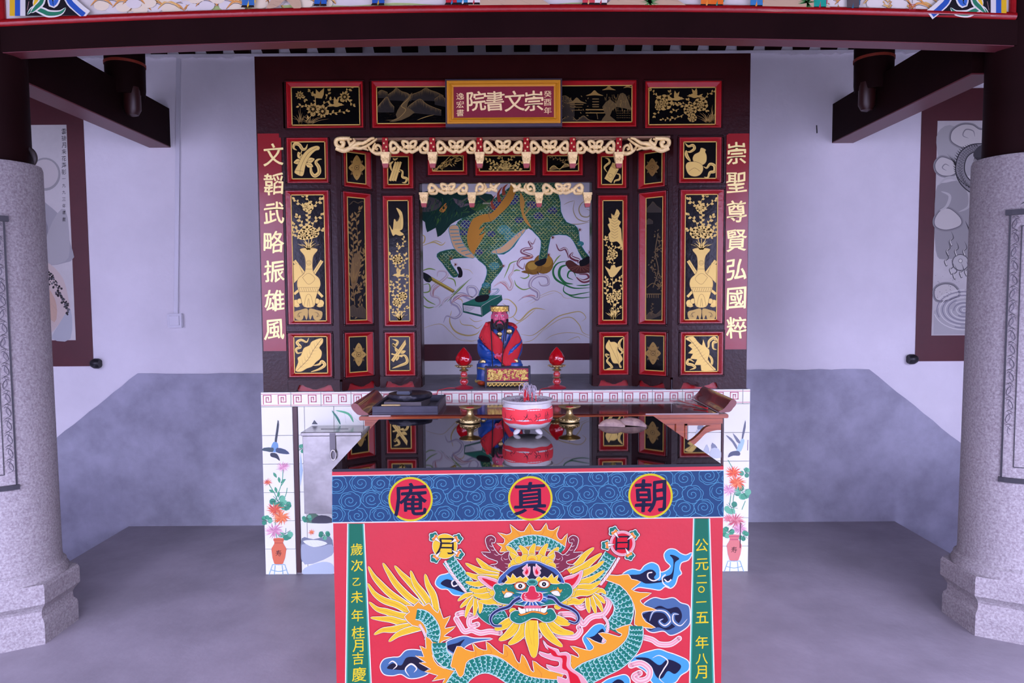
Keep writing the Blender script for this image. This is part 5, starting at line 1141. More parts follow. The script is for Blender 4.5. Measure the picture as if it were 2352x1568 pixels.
def body(P, W, step=34, rows=4, s=1.0, flip=1, belly=0):
    ps = spl(P, 8); n = len(ps); Ws = W if isinstance(W, (list, tuple)) else (W, W); wf_ = lambda t: Ws[0] + (Ws[-1] - Ws[0]) * t
    a.line(ps, lambda t: wf_(t) + 14 * s, BK); a.line(ps, lambda t: wf_(t) + 10 * s, WH); a.line(ps, lambda t: wf_(t), '58b8b8'); a.line(ps, lambda t: wf_(t) - 8 * s, TE)
    L = [0]
    for p, p2 in zip(ps, ps[1:]): L.append(L[-1] + math.hypot(p2[0] - p[0], p2[1] - p[1]))
    def at(u):
        for i in range(n - 1):
            if L[i + 1] >= u:
                t = (u - L[i]) / max(1e-6, L[i + 1] - L[i]); dx, dy = ps[i + 1][0] - ps[i][0], ps[i + 1][1] - ps[i][1]; l = math.hypot(dx, dy) or 1
                return (ps[i][0] + dx * t, ps[i][1] + dy * t, dx / l, dy / l)
        return (*ps[-1], 1, 0)
    u, k = step * .6, 0
    while u < L[-1] - step * .4:
        x, y, dx, dy = at(u); w_ = wf_(u / L[-1]) - 10 * s; hs = w_ / rows; r = hs * .56
        for j in range(rows + (k % 2)):
            v = -w_ / 2 + hs * (j + (.5 if k % 2 == 0 else 0)); v = max(-w_ / 2 + r * .5, min(w_ / 2 - r * .5, v)); cx, cy = x - dy * v, y + dx * v
            arc = []
            for m in range(9):
                th = -PI / 2 + PI * m / 8; e = r * math.cos(th) * flip * 1.15; g = r * math.sin(th)
                if abs(v + g) > w_ / 2: g = (w_ / 2 - abs(v)) * (1 if g > 0 else -1)
                arc.append((cx + dx * e - dy * g, cy + dy * e + dx * g))
            a.line(arc, 5 * s, TL if (j + k) % 3 else 'd4f0f4', up=False)
            ins = [(x_ * .62 + cx * .38 + dx * flip * 2, y_ * .62 + cy * .38 + dy * flip * 2) for x_, y_ in arc]; a.line(ins, 2.2 * s, '4cb0ac', taper=True, up=False)
        u += step; k += 1
    a.up()
def rope(P, w):
    a.line(P, w + 5, BK, smooth=6); a.line(P, w + 2, WH, smooth=6); ps = spl(P, 8)
    for i in range(0, len(ps) - 2, 2):
        p, p2 = ps[i], ps[i + 2]; dx, dy = p2[0] - p[0], p2[1] - p[1]; l = math.hypot(dx, dy) or 1; a.line([(p[0] - dy / l * w * .45, p[1] + dx / l * w * .45), (p2[0] + dy / l * w * .45, p2[1] - dx / l * w * .45)], w * .32, PK, up=False)
    a.up()
def fin(P, s=1.0, sm=3):
    shp(P, OR, s, 0); 
def hair(Ls, c='d8862c', w=2.2):
    for P in Ls: a.line(P, w, c, smooth=4, taper=True, up=False)
    a.up()
# ---- clouds (right)
a.set(1190, 1060, 3.086)
a.shape([(715, 835), (755, 785), (810, 762), (865, 772), (895, 738), (945, 715), (990, 735), (1008, 782), (1050, 772), (1082, 738), (1048, 700), (1036, 655), (1065, 622), (1110, 622), (1150, 650), (1190, 662), (1230, 645), (1205, 692), (1155, 712), (1142, 758), (1155, 790), (1130, 812), (1112, 865), (1080, 892), (1040, 880), (1005, 905), (955, 898), (900, 890), (850, 886), (800, 912), (784, 895), (835, 862), (790, 852)], LB, [(7, WH)], 3)
a.shape([(720, 835), (780, 802), (860, 796), (910, 768), (952, 764), (978, 792), (962, 822), (1000, 842), (1042, 812), (1082, 796), (1098, 755), (1098, 692), (1074, 660), (1105, 662), (1142, 686), (1112, 712), (1104, 770), (1090, 835), (1050, 846), (990, 856), (905, 862), (860, 842), (790, 848)], NV, [], 3)
for P in ([(1005, 775), (1002, 820), (960, 842), (922, 822), (920, 790), (950, 782)], [(1072, 890), (1030, 862), (1022, 820), (1045, 798)], [(1035, 830), (1060, 850), (1085, 832)]): a.line(P, 9, WH, smooth=6)
a.shape([(870, 1080), (890, 1010), (960, 965), (1030, 975), (1100, 965), (1150, 1000), (1205, 1020), (1215, 1080), (1210, 1150), (1150, 1200), (1080, 1225), (1030, 1195), (950, 1205), (900, 1170)], '5070a8', [(7, WH)], 5)
a.shape([(880, 1085), (930, 1060), (1000, 1020), (1060, 1040), (1130, 1030), (1160, 1090), (1130, 1150), (1060, 1190), (990, 1170), (930, 1190), (910, 1120)], NV, [(2, '3a5088')], 5)
for P in ([(930, 1130), (960, 1060), (1040, 1060), (1080, 1120), (1040, 1160), (1000, 1130), (1030, 1110)], [(1200, 1110), (1150, 1160), (1100, 1130), (1100, 1080), (1140, 1080)]): a.line(P, 34, '5070a8', smooth=6, taper=True); a.line(P, 9, WH, smooth=6, taper=True)
cloudpath([[(880, 1240), (950, 1260), (1000, 1290), (1080, 1290), (1140, 1250)]], 28, PK, 'f6c4d0', 12)
a.shape([(800, 1420), (850, 1370), (940, 1340), (1000, 1330), (1060, 1350), (1120, 1370), (1200, 1410), (1205, 1470), (1150, 1510), (1110, 1560), (1040, 1570), (960, 1568), (900, 1480)], LB, [(7, WH)], 5)
a.shape([(830, 1390), (920, 1390), (1000, 1440), (1060, 1400), (1140, 1430), (1150, 1460), (1110, 1500), (1060, 1480), (1020, 1530), (980, 1520), (930, 1430)], NV, [(2, '3060a0')], 5)
a.line([(1040, 1570), (1000, 1530), (1030, 1470), (1060, 1410), (1000, 1370), (950, 1390)], 9, WH, smooth=6, taper=True)
cloudpath([[(800, 1440), (870, 1425), (930, 1470), (920, 1530), (860, 1550), (820, 1520), (860, 1495)]], 34, PK, 'f8d0d8', 12)
a.shape([(560, 1620), (620, 1550), (700, 1520), (760, 1510), (790, 1550), (760, 1620)], LB, [(7, WH)], 5); a.shape([(640, 1600), (700, 1540), (750, 1560), (740, 1610)], NV, [], 4)
a.shape([(480, 1300), (460, 1250), (490, 1210), (540, 1160), (590, 1150), (620, 1180), (620, 1260), (560, 1310), (500, 1330)], LB, [(7, WH)], 5); a.shape([(490, 1250), (540, 1230), (600, 1180), (610, 1270), (530, 1290)], NV, [], 4)
cloudpath([[(250, 1220), (330, 1235), (400, 1240), (440, 1200), (430, 1170)], [(300, 1080), (380, 1080), (430, 1110), (460, 1150), (500, 1110), (540, 1090), (600, 1080), (640, 1020), (640, 970), (600, 960)], [(410, 1000), (440, 1030), (470, 1020)]], 30, PK, 'f8ccd6', 12)
# ---- clouds (left)
a.set(740, 1060, 3.086)
cloudpath([[(960, 1080), (1000, 1070), (1060, 1090)], [(950, 1110), (980, 1160), (1010, 1200), (1060, 1190), (1120, 1210), (1190, 1200), (1260, 1210)], [(1100, 1150), (1050, 1160), (1045, 1110), (1090, 1090)], [(1420, 1230), (1480, 1240), (1540, 1230)]], 28, PK, 'f8ccd6', 12)
a.shape([(805, 860), (830, 810), (880, 795), (930, 780), (990, 800), (1040, 850), (1040, 930), (940, 940), (890, 900), (840, 895)], LB, [(7, WH)], 5); a.shape([(840, 860), (880, 830), (930, 840), (960, 830), (1010, 880), (1010, 925), (930, 900), (880, 885)], NV, [], 5)
a.line([(960, 870), (930, 880), (920, 850), (960, 830), (1000, 870)], 10, WH, smooth=5)
a.shape([(415, 1450), (440, 1400), (500, 1385), (550, 1380), (600, 1335), (690, 1335), (760, 1370), (760, 1480), (700, 1520), (620, 1530), (560, 1500), (500, 1510), (440, 1500)], '4e74b0', [(7, WH)], 5)
a.shape([(460, 1460), (500, 1425), (560, 1440), (600, 1385), (680, 1390), (760, 1480), (700, 1475), (640, 1430), (590, 1470), (520, 1470)], '201c38', [], 5)
a.line([(500, 1470), (530, 1440), (500, 1410), (470, 1430)], 10, WH, smooth=5, taper=True); a.line([(620, 1520), (590, 1470), (630, 1430), (670, 1460), (650, 1490)], 12, WH, smooth=5, taper=True)
a.shape([(880, 1280), (940, 1250), (1010, 1235), (1080, 1250), (1205, 1252), (1080, 1275), (1010, 1310), (980, 1370), (900, 1340)], '4e74b0', [(7, WH)], 4); a.shape([(890, 1300), (960, 1280), (1010, 1255), (980, 1300), (970, 1360), (900, 1330)], NV, [], 4)
# ---- tail
for P in ([(640, 1040), (580, 1000), (480, 930), (400, 850), (360, 800), (328, 738)], [(700, 1010), (620, 960), (530, 870), (470, 780), (430, 714)], [(750, 1020), (690, 930), (620, 850), (560, 790), (513, 733)], [(780, 1030), (720, 940), (660, 860), (627, 768)], [(815, 1070), (790, 950), (750, 870), (730, 792)],
          [(640, 1080), (540, 1015), (440, 980), (370, 930), (323, 858)], [(630, 1095), (540, 1085), (460, 1060), (390, 1040), (333, 990)], [(680, 1140), (580, 1140), (490, 1115), (420, 1110), (343, 1102)], [(720, 1150), (600, 1165), (500, 1185), (430, 1190), (368, 1222)], [(740, 1160), (620, 1190), (540, 1220), (472, 1272)]): petal(P, 46)
shp([(585, 1095), (622, 1062), (596, 1015), (650, 1022), (682, 990), (720, 1022), (758, 1000), (785, 1040), (822, 1070), (834, 1038), (858, 1110), (907, 1090), (880, 1145), (872, 1180), (947, 1163), (890, 1208), (862, 1235), (917, 1240), (850, 1268), (825, 1295), (775, 1290), (730, 1240), (700, 1170), (640, 1155)], OR, 1, 2)
body([(668, 1078), (720, 1090), (765, 1135), (790, 1200), (775, 1270)], (70, 96), 30, 3)
rope([(690, 1150), (715, 1190), (735, 1235), (765, 1285)], 16)
# ---- lower left coil
shp([(735, 1235), (790, 1290), (780, 1370), (820, 1440), (900, 1470), (980, 1465), (1000, 1520), (940, 1545), (850, 1568), (875, 1530), (780, 1548), (822, 1510), (728, 1482), (772, 1465), (690, 1420), (742, 1420), (662, 1370), (724, 1380), (694, 1300), (738, 1322)], OR, 1, 2)
body([(830, 1280), (835, 1340), (865, 1390), (925, 1420), (990, 1420)], (100, 100), 32, 3)
# ---- right coil
a.set(1190, 1060, 3.086)
body([(620, 880), (700, 930), (745, 1010), (740, 1090), (700, 1160), (680, 1200)], (120, 150), 34, 4)
shp([(620, 800), (700, 805), (778, 796), (800, 830), (866, 848), (800, 900), (860, 925), (942, 928), (880, 965), (862, 985), (900, 1020), (978, 1046), (900, 1055), (872, 1075), (900, 1130), (970, 1172), (900, 1170), (825, 1150), (832, 1060), (800, 960), (720, 870), (615, 832)], OR, 1, 2)
rope([(600, 1090), (630, 1130), (635, 1180), (615, 1230), (600, 1280)], 20)
shp([(797, 1150), (690, 1185), (735, 1215), (715, 1238), (640, 1215), (570, 1212), (625, 1262), (600, 1288), (540, 1270), (485, 1240), (535, 1305), (510, 1335), (440, 1320), (370, 1302), (425, 1355), (425, 1385), (355, 1358), (375, 1420), (370, 1480), (420, 1480), (560, 1400), (700, 1330), (780, 1260), (810, 1190)], OR, 1, 2)
body([(835, 1160), (830, 1240), (790, 1320), (700, 1400), (580, 1455), (470, 1510), (400, 1600)], (90, 170), 34, 4)
# ---- front coil and its fin
a.set(1050, 1190, 4.148)
body([(-40, 1620), (60, 1480), (180, 1400), (300, 1385), (420, 1430), (560, 1520), (720, 1590), (960, 1610)], 165, 46, 4, 1.3)
shp([(0, 1215), (80, 1245), (165, 1262), (143, 1180), (200, 1232), (285, 1252), (275, 1168), (350, 1230), (440, 1292), (445, 1195), (520, 1250), (560, 1345), (600, 1375), (615, 1290), (660, 1350), (700, 1440), (735, 1455), (720, 1350), (790, 1400), (880, 1450), (1010, 1485), (950, 1525), (850, 1520), (700, 1500), (590, 1450), (480, 1365), (380, 1305), (280, 1290), (150, 1325), (85, 1370), (60, 1480), (20, 1500), (-20, 1420), (-60, 1400)], OR, 1.2, 2)
shp([(820, 1155), (850, 1200), (905, 1228), (960, 1245), (975, 1278), (1035, 1270), (1078, 1305), (1072, 1375), (1090, 1425), (1150, 1465), (1205, 1510), (1235, 1600), (1000, 1600), (955, 1500), (1042, 1532), (1040, 1482), (960, 1462), (880, 1435), (850, 1388), (925, 1412), (972, 1398), (968, 1352), (900, 1340), (800, 1300), (783, 1265), (865, 1290), (900, 1268), (845, 1220)], PK, 1.2, 2)
a.poly([(860, 1225), (930, 1260), (960, 1300), (1030, 1300), (1045, 1330), (1040, 1400), (1080, 1450), (1150, 1500), (1180, 1600), (1090, 1600), (1070, 1530), (1050, 1450), (1000, 1420), (1000, 1330), (930, 1310), (900, 1290)], RD, 3)
hair([[(160, 1340), (180, 1280), (160, 1220)], [(300, 1285), (330, 1270), (290, 1200)], [(420, 1320), (480, 1300), (460, 1230)], [(560, 1430), (580, 1400), (540, 1330)], [(680, 1490), (690, 1460), (640, 1370)], [(800, 1515), (800, 1470), (740, 1400)], [(200, 1310), (250, 1285), (240, 1250)]], 'dc7c34', 5)
# ---- body behind the head, left
a.shape([(190, 800), (280, 790), (430, 860), (480, 950), (430, 1000), (330, 1012), (230, 950), (185, 880)], TE, [(7, BK), (5, WH)], 3)
for i in range(8):
    for j in range(6):
        cx, cy = 225 + 36 * i + 18 * (j % 2), 830 + 32 * j
        if cx - 150 > (cy - 800) * .4 and cy < 800 + (cx - 100) * .62 and cy < 990 and cx < 455: a.line([(cx + 19 * math.cos(t), cy + 19 * math.sin(t)) for t in [-PI + PI * m / 6 for m in range(7)]], 6, TL, up=False)
a.up()
# ---- crown arch
shp([(408, 312), (428, 270), (378, 233), (440, 240), (452, 190), (388, 132), (470, 155), (522, 125), (503, 55), (572, 112), (640, 122), (690, 43), (732, 112), (800, 112), (848, 43), (862, 102), (920, 112), (973, 68), (945, 140), (962, 190), (1000, 200), (1047, 143), (1032, 230), (1015, 290), (940, 300), (470, 310)], OR, 1.2, 2)
hair([[(600, 180), (590, 150), (540, 90)], [(690, 165), (700, 130), (690, 70)], [(800, 165), (820, 130), (838, 80)], [(900, 190), (920, 150), (955, 90)], [(500, 230), (470, 190), (410, 145)], [(970, 250), (1010, 220), (1036, 170)]], 'dc7c34', 5)
body([(492, 300), (560, 245), (640, 215), (735, 205), (840, 222), (930, 262), (1000, 310)], 95, 40, 2, 1.2)
# ---- forelegs with the moon and the sun
a.set(740, 1060, 3.086)
body([(895, 690), (960, 780), (1030, 870), (1110, 950)], (88, 92), 30, 3); rope([(870, 700), (930, 800), (1000, 890), (1040, 960)], 14)
a.set(1190, 1060, 3.086)
body([(655, 655), (600, 740), (530, 830), (450, 920)], (84, 90), 30, 3); rope([(715, 675), (650, 780), (580, 870)], 16)
for (ox, cx, cy, fill, ch, cl) in ((740, 870, 595, YE, '月', ((798, 535), (955, 545), (965, 650), (805, 675))), (1190, 738, 575, RD, '日', ((680, 495), (815, 518), (628, 588), (785, 655)))):
    a.set(ox, 1060, 3.086)
    for x, y in cl:
        t = math.atan2(y - cy, x - cx)
        for r, c in ((56, BK), (52, WH), (44, '1c7a70')):
            a.poly([(x + math.cos(t) * 6 + (r * .72 * (1 + .12 * math.cos(5 * u))) * math.cos(u), y + math.sin(t) * 6 + (r * .72 * (1 + .12 * math.cos(5 * u))) * math.sin(u)) for u in [2 * PI * k / 30 for k in range(30)]], c)
    a.disc(cx, cy, 86, fill, n=40, outs=[(6, BK), (4, WH)] if ch == '月' else [(6, BK), (4, WH)])
    if ch == '日': a.line([(cx + 78 * math.cos(u), cy + 78 * math.sin(u)) for u in [2 * PI * k / 40 for k in range(40)]], 14, PK, True)
    a.text(ch, cx, cy, 112 if ch == '月' else 100, '1c1830', .01, 1.25 if ch == '月' else 1.25, -.03)
    for x, y in cl:
        t = math.atan2(y - cy, x - cx); a.line([(x + 22 * math.cos(t + 1.5), y + 22 * math.sin(t + 1.5)), (x - 4 * math.cos(t), y - 4 * math.sin(t)), (x + 22 * math.cos(t - 1.5), y + 22 * math.sin(t - 1.5))], 27, WH, smooth=5); a.line([(x + 22 * math.cos(t + 1.5), y + 22 * math.sin(t + 1.5)), (x - 4 * math.cos(t), y - 4 * math.sin(t)), (x + 22 * math.cos(t - 1.5), y + 22 * math.sin(t - 1.5))], 20, 'f08c3c', smooth=5)
        a.poly([(x - 8 * math.cos(t) - 14 * math.sin(t), y - 8 * math.sin(t) + 14 * math.cos(t)), (x - 62 * math.cos(t), y - 62 * math.sin(t)), (x - 8 * math.cos(t) + 14 * math.sin(t), y - 8 * math.sin(t) - 14 * math.cos(t))], BK); a.poly([(x - 8 * math.cos(t) - 11 * math.sin(t), y - 8 * math.sin(t) + 11 * math.cos(t)), (x - 56 * math.cos(t), y - 56 * math.sin(t)), (x - 8 * math.cos(t) + 11 * math.sin(t), y - 8 * math.sin(t) - 11 * math.cos(t))], WH)
# ---- head
a.set(1050, 1190, 4.148)
for P in ([(150, 720), (80, 730), (5, 780)], [(160, 740), (90, 790), (28, 845)], [(165, 750), (110, 840), (78, 940)], [(180, 760), (175, 840), (162, 925)], [(210, 770), (225, 830), (215, 900)], [(1300, 700), (1370, 680), (1416, 715)], [(1300, 720), (1370, 760), (1405, 805)], [(1280, 730), (1350, 810), (1385, 885)], [(1270, 740), (1300, 830), (1318, 900)], [(1240, 750), (1245, 830), (1258, 895)]): petal(P, 44, YE, 1.2)
for P in ([(400, 520), (300, 480), (240, 430), (183, 372)], [(400, 540), (280, 520), (180, 480), (78, 420)], [(390, 560), (280, 560), (170, 550), (80, 508)], [(380, 610), (280, 600), (180, 620), (78, 598)], [(370, 690), (280, 680), (200, 690), (118, 662)], [(380, 735), (300, 730), (230, 735), (148, 715)], [(430, 800), (350, 780), (290, 790), (200, 778)],
          [(1060, 500), (1150, 430), (1220, 340), (1303, 272)], [(1090, 510), (1200, 460), (1290, 390), (1378, 325)], [(1100, 560), (1200, 520), (1300, 470), (1398, 398)], [(1080, 620), (1200, 600), (1300, 560), (1402, 488)], [(1080, 680), (1180, 650), (1280, 640), (1368, 588)], [(1060, 740), (1160, 700), (1260, 700), (1352, 650)], [(1020, 800), (1100, 780), (1160, 790), (1215, 755)],
          [(560, 410), (540, 330), (465, 255)], [(640, 400), (650, 320), (588, 250)], [(720, 390), (710, 310), (740, 232)], [(800, 400), (810, 320), (862, 232)], [(870, 420), (900, 340), (968, 268)], [(600, 420), (560, 380), (500, 320)], [(840, 420), (880, 380), (930, 330)]): petal(P, 62, YE, 1.2)
def mir(P, c=1424): return [(c - x, y) for x, y in P]
horn = [(272, 205), (285, 172), (325, 158), (362, 185), (355, 225), (325, 225), (345, 270), (380, 320), (420, 345), (455, 320), (497, 308), (488, 350), (505, 400), (560, 450), (450, 505), (400, 475), (302, 440), (370, 430), (385, 400), (300, 370), (232, 315), (320, 320), (290, 270)]
for P in (horn, mir(horn)): shp(P, '84304a', 1.2, 2)
for m in (0, 1):
    F_ = (lambda P: mir(P)) if m else (lambda P: P)
    for P in ([(310, 215), (320, 190), (345, 200)], [(305, 250), (330, 262), (350, 250)], [(320, 290), (345, 298), (370, 285)], [(350, 330), (375, 345), (405, 335)], [(265, 335), (270, 350), (285, 358)], [(290, 340), (300, 360)], [(440, 370), (460, 385), (490, 375)], [(430, 350), (420, 380), (440, 400)], [(450, 420), (480, 428), (510, 420)], [(350, 440), (360, 455), (380, 460)], [(455, 455), (490, 465), (520, 455)], [(450, 350), (470, 355)]): a.line(F_(P), 5, 'f0c8d4', smooth=4, taper=True, up=False)
a.up()
for i in range(9):          # roll of curls above the brow
    t = PI + PI * (i + .5) / 9; a.disc(712 + 190 * math.cos(t), 465 + 100 * math.sin(t), 38, YE, 34, outs=[(6, BK), (4, 'f8d8b0')])
a.disc(712, 378, 46, YE, 34, outs=[(6, BK), (4, 'f8d8b0')]); a.disc(712, 392, 26, 'f0a830', 20, outs=[(3, 'e07c2c')])
for i in range(7):
    for s_ in (-1, 1): a.disc(712 + s_ * (400 - 6 * i * i * .9 - 4 * i), 620 + 42 * i, 32, YE, 26, outs=[(6, BK), (4, 'f8d8b0')])
for P in ([(520, 960), (440, 1010), (355, 1050)], [(600, 960), (540, 1040), (470, 1110), (395, 1150)], [(640, 980), (620, 1070), (560, 1140), (485, 1190)], [(910, 940), (990, 970), (1075, 998)], [(850, 960), (920, 1030), (1000, 1070), (1112, 1085)], [(800, 980), (840, 1060), (910, 1140), (1003, 1212)]): petal(P, 84, YE, 1.3)
petal([(712, 960), (708, 1080), (722, 1200), (730, 1318)], 132, YE, 1.3)
ear = [(200, 545), (280, 548), (400, 590), (400, 650), (330, 662), (270, 625), (225, 590)]
for P, Q in ((ear, [(235, 560), (300, 575), (385, 610), (380, 640), (330, 640), (280, 605)]), ([(1190, 488), (1130, 520), (1010, 560), (1010, 610), (1085, 665), (1150, 610), (1180, 550)], [(1160, 520), (1100, 560), (1020, 580), (1030, 610), (1085, 635), (1130, 590)])): shp(P, PK, 1.2, 3); a.poly(Q, RD, 3)
shp([(345, 650), (372, 618), (425, 628), (500, 600), (712, 590), (905, 600), (1000, 605), (1062, 618), (1092, 660), (1085, 715), (1025, 765), (960, 800), (870, 810), (712, 830), (560, 810), (470, 805), (400, 790), (352, 750), (365, 700)], TE, 1.3, 4)
shp([(392, 610), (405, 555), (450, 510), (520, 450), (600, 430), (650, 405), (712, 398), (780, 408), (850, 438), (930, 470), (985, 530), (1018, 605), (960, 600), (712, 600), (480, 600)], '4060a8', 1.2, 4)
a.poly([(440, 605), (450, 560), (510, 500), (580, 460), (650, 430), (712, 420), (780, 430), (860, 470), (930, 520), (980, 600), (712, 640)], '261c3c', 4)
brow = [(448, 608), (482, 578), (466, 530), (510, 562), (528, 518), (565, 562), (600, 545), (625, 565), (650, 545), (682, 575), (665, 600), (590, 592), (520, 612)]
for P in (brow, mir(brow, 1428)): shp(P, YE, 1.0, 2, 0)
for P in ([(655, 540), (625, 510), (640, 480), (620, 470), (655, 440), (668, 425), (670, 460), (692, 450), (692, 490), (680, 530)],): 
    for Q in (P, mir(P, 1418)): shp(Q, PK, .8, 3, 0)
    for Q in ([(655, 525), (645, 505), (660, 480), (655, 460), (675, 490), (672, 515)],): a.poly(Q, RD, 3); a.poly(mir(Q, 1418), RD, 3)
a.disc(714, 603, 50, '2a9088', 34, outs=[(5, BK), (4, 'd8f0f0')]); a.disc(714, 596, 34, '1c6a66', 18, outs=[(3, '8cd4d0')])
for x, y in ((600, 634), (826, 616)):
    a.disc(x, y, 58, 'e8743c', 40, outs=[(4, BK)]); a.disc(x, y, 46, 'f8f0f4', 31, outs=[(3, BK)]); a.disc(x, y + 1, 19, '14101c', outs=[(2, '6a6a80')]); a.disc(x, y, 5, 'ffffff')
for (x, y, s_) in ((480, 700, 1), (945, 685, -1)):
    X = lambda u, v: (x + s_ * u, y + v)
    a.shape([X(-55, -20), X(-30, -15), X(-10, -45), X(0, -18), X(40, -10), X(65, 5), X(30, 5), X(-30, 20)], OR, [(3, BK)], 2); a.shape([X(-35, 40), X(-10, -5), X(50, 5), X(30, 30), X(0, 42)], 'f4ecf4', [(4, BK)], 3)
for i in range(40):        # scattered dots on the cheeks
    q2 = random.Random(i); x = q2.uniform(380, 520) if i % 2 else q2.uniform(900, 1060); y = q2.uniform(640, 760); a.disc(x, y, 4, '8cd0d0', 2.5, 8, up=False)
a.up()
for i in range(34):        # whisker hair
    t = (i / 33) * 2 - 1; x0_, y0_ = 712 + 70 * t, 778 - 40 * abs(t); an = PI / 2 - t * 1.75; L_ = 60 + 75 * abs(t); c = ('2c58a8', '5c90d8', 'e4ecfc', '1e3c80')[i % 4]
    a.line([(x0_, y0_), (x0_ + L_ * .5 * math.cos(an), y0_ + L_ * .5 * math.sin(an) + 4), (x0_ + L_ * math.cos(an), y0_ + L_ * math.sin(an) - 10 * abs(t))], 13, c, smooth=4, taper='end', up=False); a.z += 1e-6
for s_ in (-1, 1):
    for k in range(7): a.line([(712 + s_ * 60, 690 + k * 14), (712 + s_ * 110, 685 + k * 14), (712 + s_ * (150 + 8 * (k % 3)), 672 + k * 20)], 13, ('3c68b8', 'dce8f8', '2850a0')[k % 3], smooth=4, taper='end', up=False); a.z += 1e-6
a.up()
shp([(690, 640), (735, 640), (750, 690), (800, 700), (812, 740), (790, 775), (750, 775), (712, 782), (670, 775), (630, 770), (612, 735), (630, 700), (672, 690)], 'd83050', 1.2, 4)
a.poly([(640, 740), (680, 760), (712, 765), (750, 760), (790, 745), (775, 770), (712, 778), (650, 768)], 'f0a0b0', 3)
for P in ([(655, 700), (640, 725), (665, 740)], [(768, 698), (785, 722), (762, 738)]): a.line(P, 5, WH, smooth=4, taper=True)
for P, c in (([(600, 745), (540, 780), (490, 830), (400, 860), (335, 905), (318, 960), (350, 1008), (425, 1012)], 0), ([(860, 735), (920, 750), (980, 810), (1080, 850), (1140, 895), (1155, 950), (1120, 985), (1058, 965)], 0)):
    W_ = lambda t: 34 * (1 - t * .55); a.line(P, lambda t: W_(t) + 14, BK, smooth=6); a.line(P, lambda t: W_(t) + 9, 'd0d8f0', smooth=6); a.line(P, W_, '4858a0', smooth=6); a.line(P, lambda t: W_(t) * .45, '20204c', smooth=6)
shp([(505, 940), (512, 895), (560, 868), (620, 880), (712, 862), (810, 870), (890, 850), (930, 890), (940, 930), (900, 968), (830, 975), (770, 945), (712, 938), (650, 970), (590, 990), (530, 970)], TE, 1.3, 4)
a.poly([(640, 825), (712, 818), (790, 822), (800, 860), (712, 850), (640, 862)], 'e8708c', 3)
for k in range(5): a.shape([(652 + 30 * k, 846), (680 + 30 * k, 846), (678 + 30 * k, 878), (654 + 30 * k, 878)], 'f6f0f6', [(2, BK)])
a.shape([(580, 835), (615, 850), (645, 850), (648, 892), (615, 900), (592, 885)], 'f6f0f6', [(3, BK)], 3); a.shape([(858, 822), (828, 842), (798, 845), (795, 885), (830, 888), (850, 868)], 'f6f0f6', [(3, BK)], 3)
a.line([(585, 900), (610, 908), (660, 895), (712, 878), (780, 885), (830, 900), (858, 885)], 20, BK, smooth=6); a.line([(585, 900), (610, 908), (660, 895), (712, 878), (780, 885), (830, 900), (858, 885)], 14, 'f09030', smooth=6)
for i in range(26): q2 = random.Random(i + 90); a.disc(q2.choice((q2.uniform(540, 650), q2.uniform(790, 900))), q2.uniform(918, 955), 4, '8cd0d0', 2.5, 8, up=False)
a.up()
a.build('painted_dragon_panel', paint('table_paint', .42, bump=.06), at_)
# ================================================================ mural behind the statue
fM = onplane((0, WALLY - .0126, 0), (0, -1, 0)); a = Art(fM, eps=1.2e-5, base=2e-4, k=1.3); a.set(950, 400, 3.135); q = random.Random(8)
TAN, GRN, YG = 'c4ae78', '2c5a4a', 'b4bc74'
for P, w_ in (([(50, 1120), (120, 1090), (200, 1080), (260, 1130), (330, 1190), (450, 1210)], 3), ([(770, 1150), (850, 1160), (930, 1110), (1030, 1030), (1120, 1000), (1200, 990), (1240, 1030), (1210, 1060)], 6), ([(930, 1130), (1040, 1050), (1130, 1030), (1190, 1080), (1220, 1140), (1285, 1165)], 5), ([(710, 1020), (760, 1055), (830, 990), (880, 965), (950, 975)], 9), ([(720, 1090), (800, 1040), (880, 970)], 5), ([(780, 1210), (860, 1190), (960, 1090)], 3),
              ([(640, 900), (690, 905), (740, 960), (720, 1020), (660, 1040)], 7), ([(640, 930), (680, 960), (690, 1010)], 5), ([(270, 950), (290, 900), (340, 900), (355, 930)], 6), ([(275, 980), (260, 1060), (300, 1130), (380, 1160), (450, 1150), (480, 1120)], 9), ([(330, 1040), (350, 1080), (420, 1090), (460, 1110), (500, 1080)], 5), ([(400, 1030), (440, 1060), (500, 1050)], 4), ([(50, 430), (80, 450), (75, 490), (50, 500)], 8), ([(50, 520), (140, 490), (200, 510), (230, 485)], 7), ([(100, 500), (160, 480), (210, 500)], 5),
              ([(800, 930), (900, 880), (1000, 840), (1060, 860), (1090, 890), (1180, 890)], 2.5), ([(830, 940), (930, 880), (1020, 850)], 2), ([(940, 1200), (1000, 1160), (1100, 1140), (1200, 1150), (1285, 1190)], 3), ([(1100, 1200), (1180, 1170), (1200, 1190)], 3), ([(340, 680), (400, 690), (430, 720)], 2.5), ([(360, 1190), (420, 1200), (470, 1190)], 2.5)):
    a.line(P, w_ * 1.2, TAN, smooth=7, taper=True)
for P, w_ in (([(1060, 310), (1100, 350), (1180, 360), (1280, 340)], 7), ([(1160, 190), (1150, 260), (1180, 320), (1240, 340), (1282, 320)], 7), ([(1275, 200), (1220, 200), (1190, 250), (1210, 300), (1260, 305), (1270, 265), (1240, 250)], 8), ([(1080, 220), (1120, 200), (1160, 190)], 4)): a.line(P, w_, 'a8987c', smooth=7, taper=True)
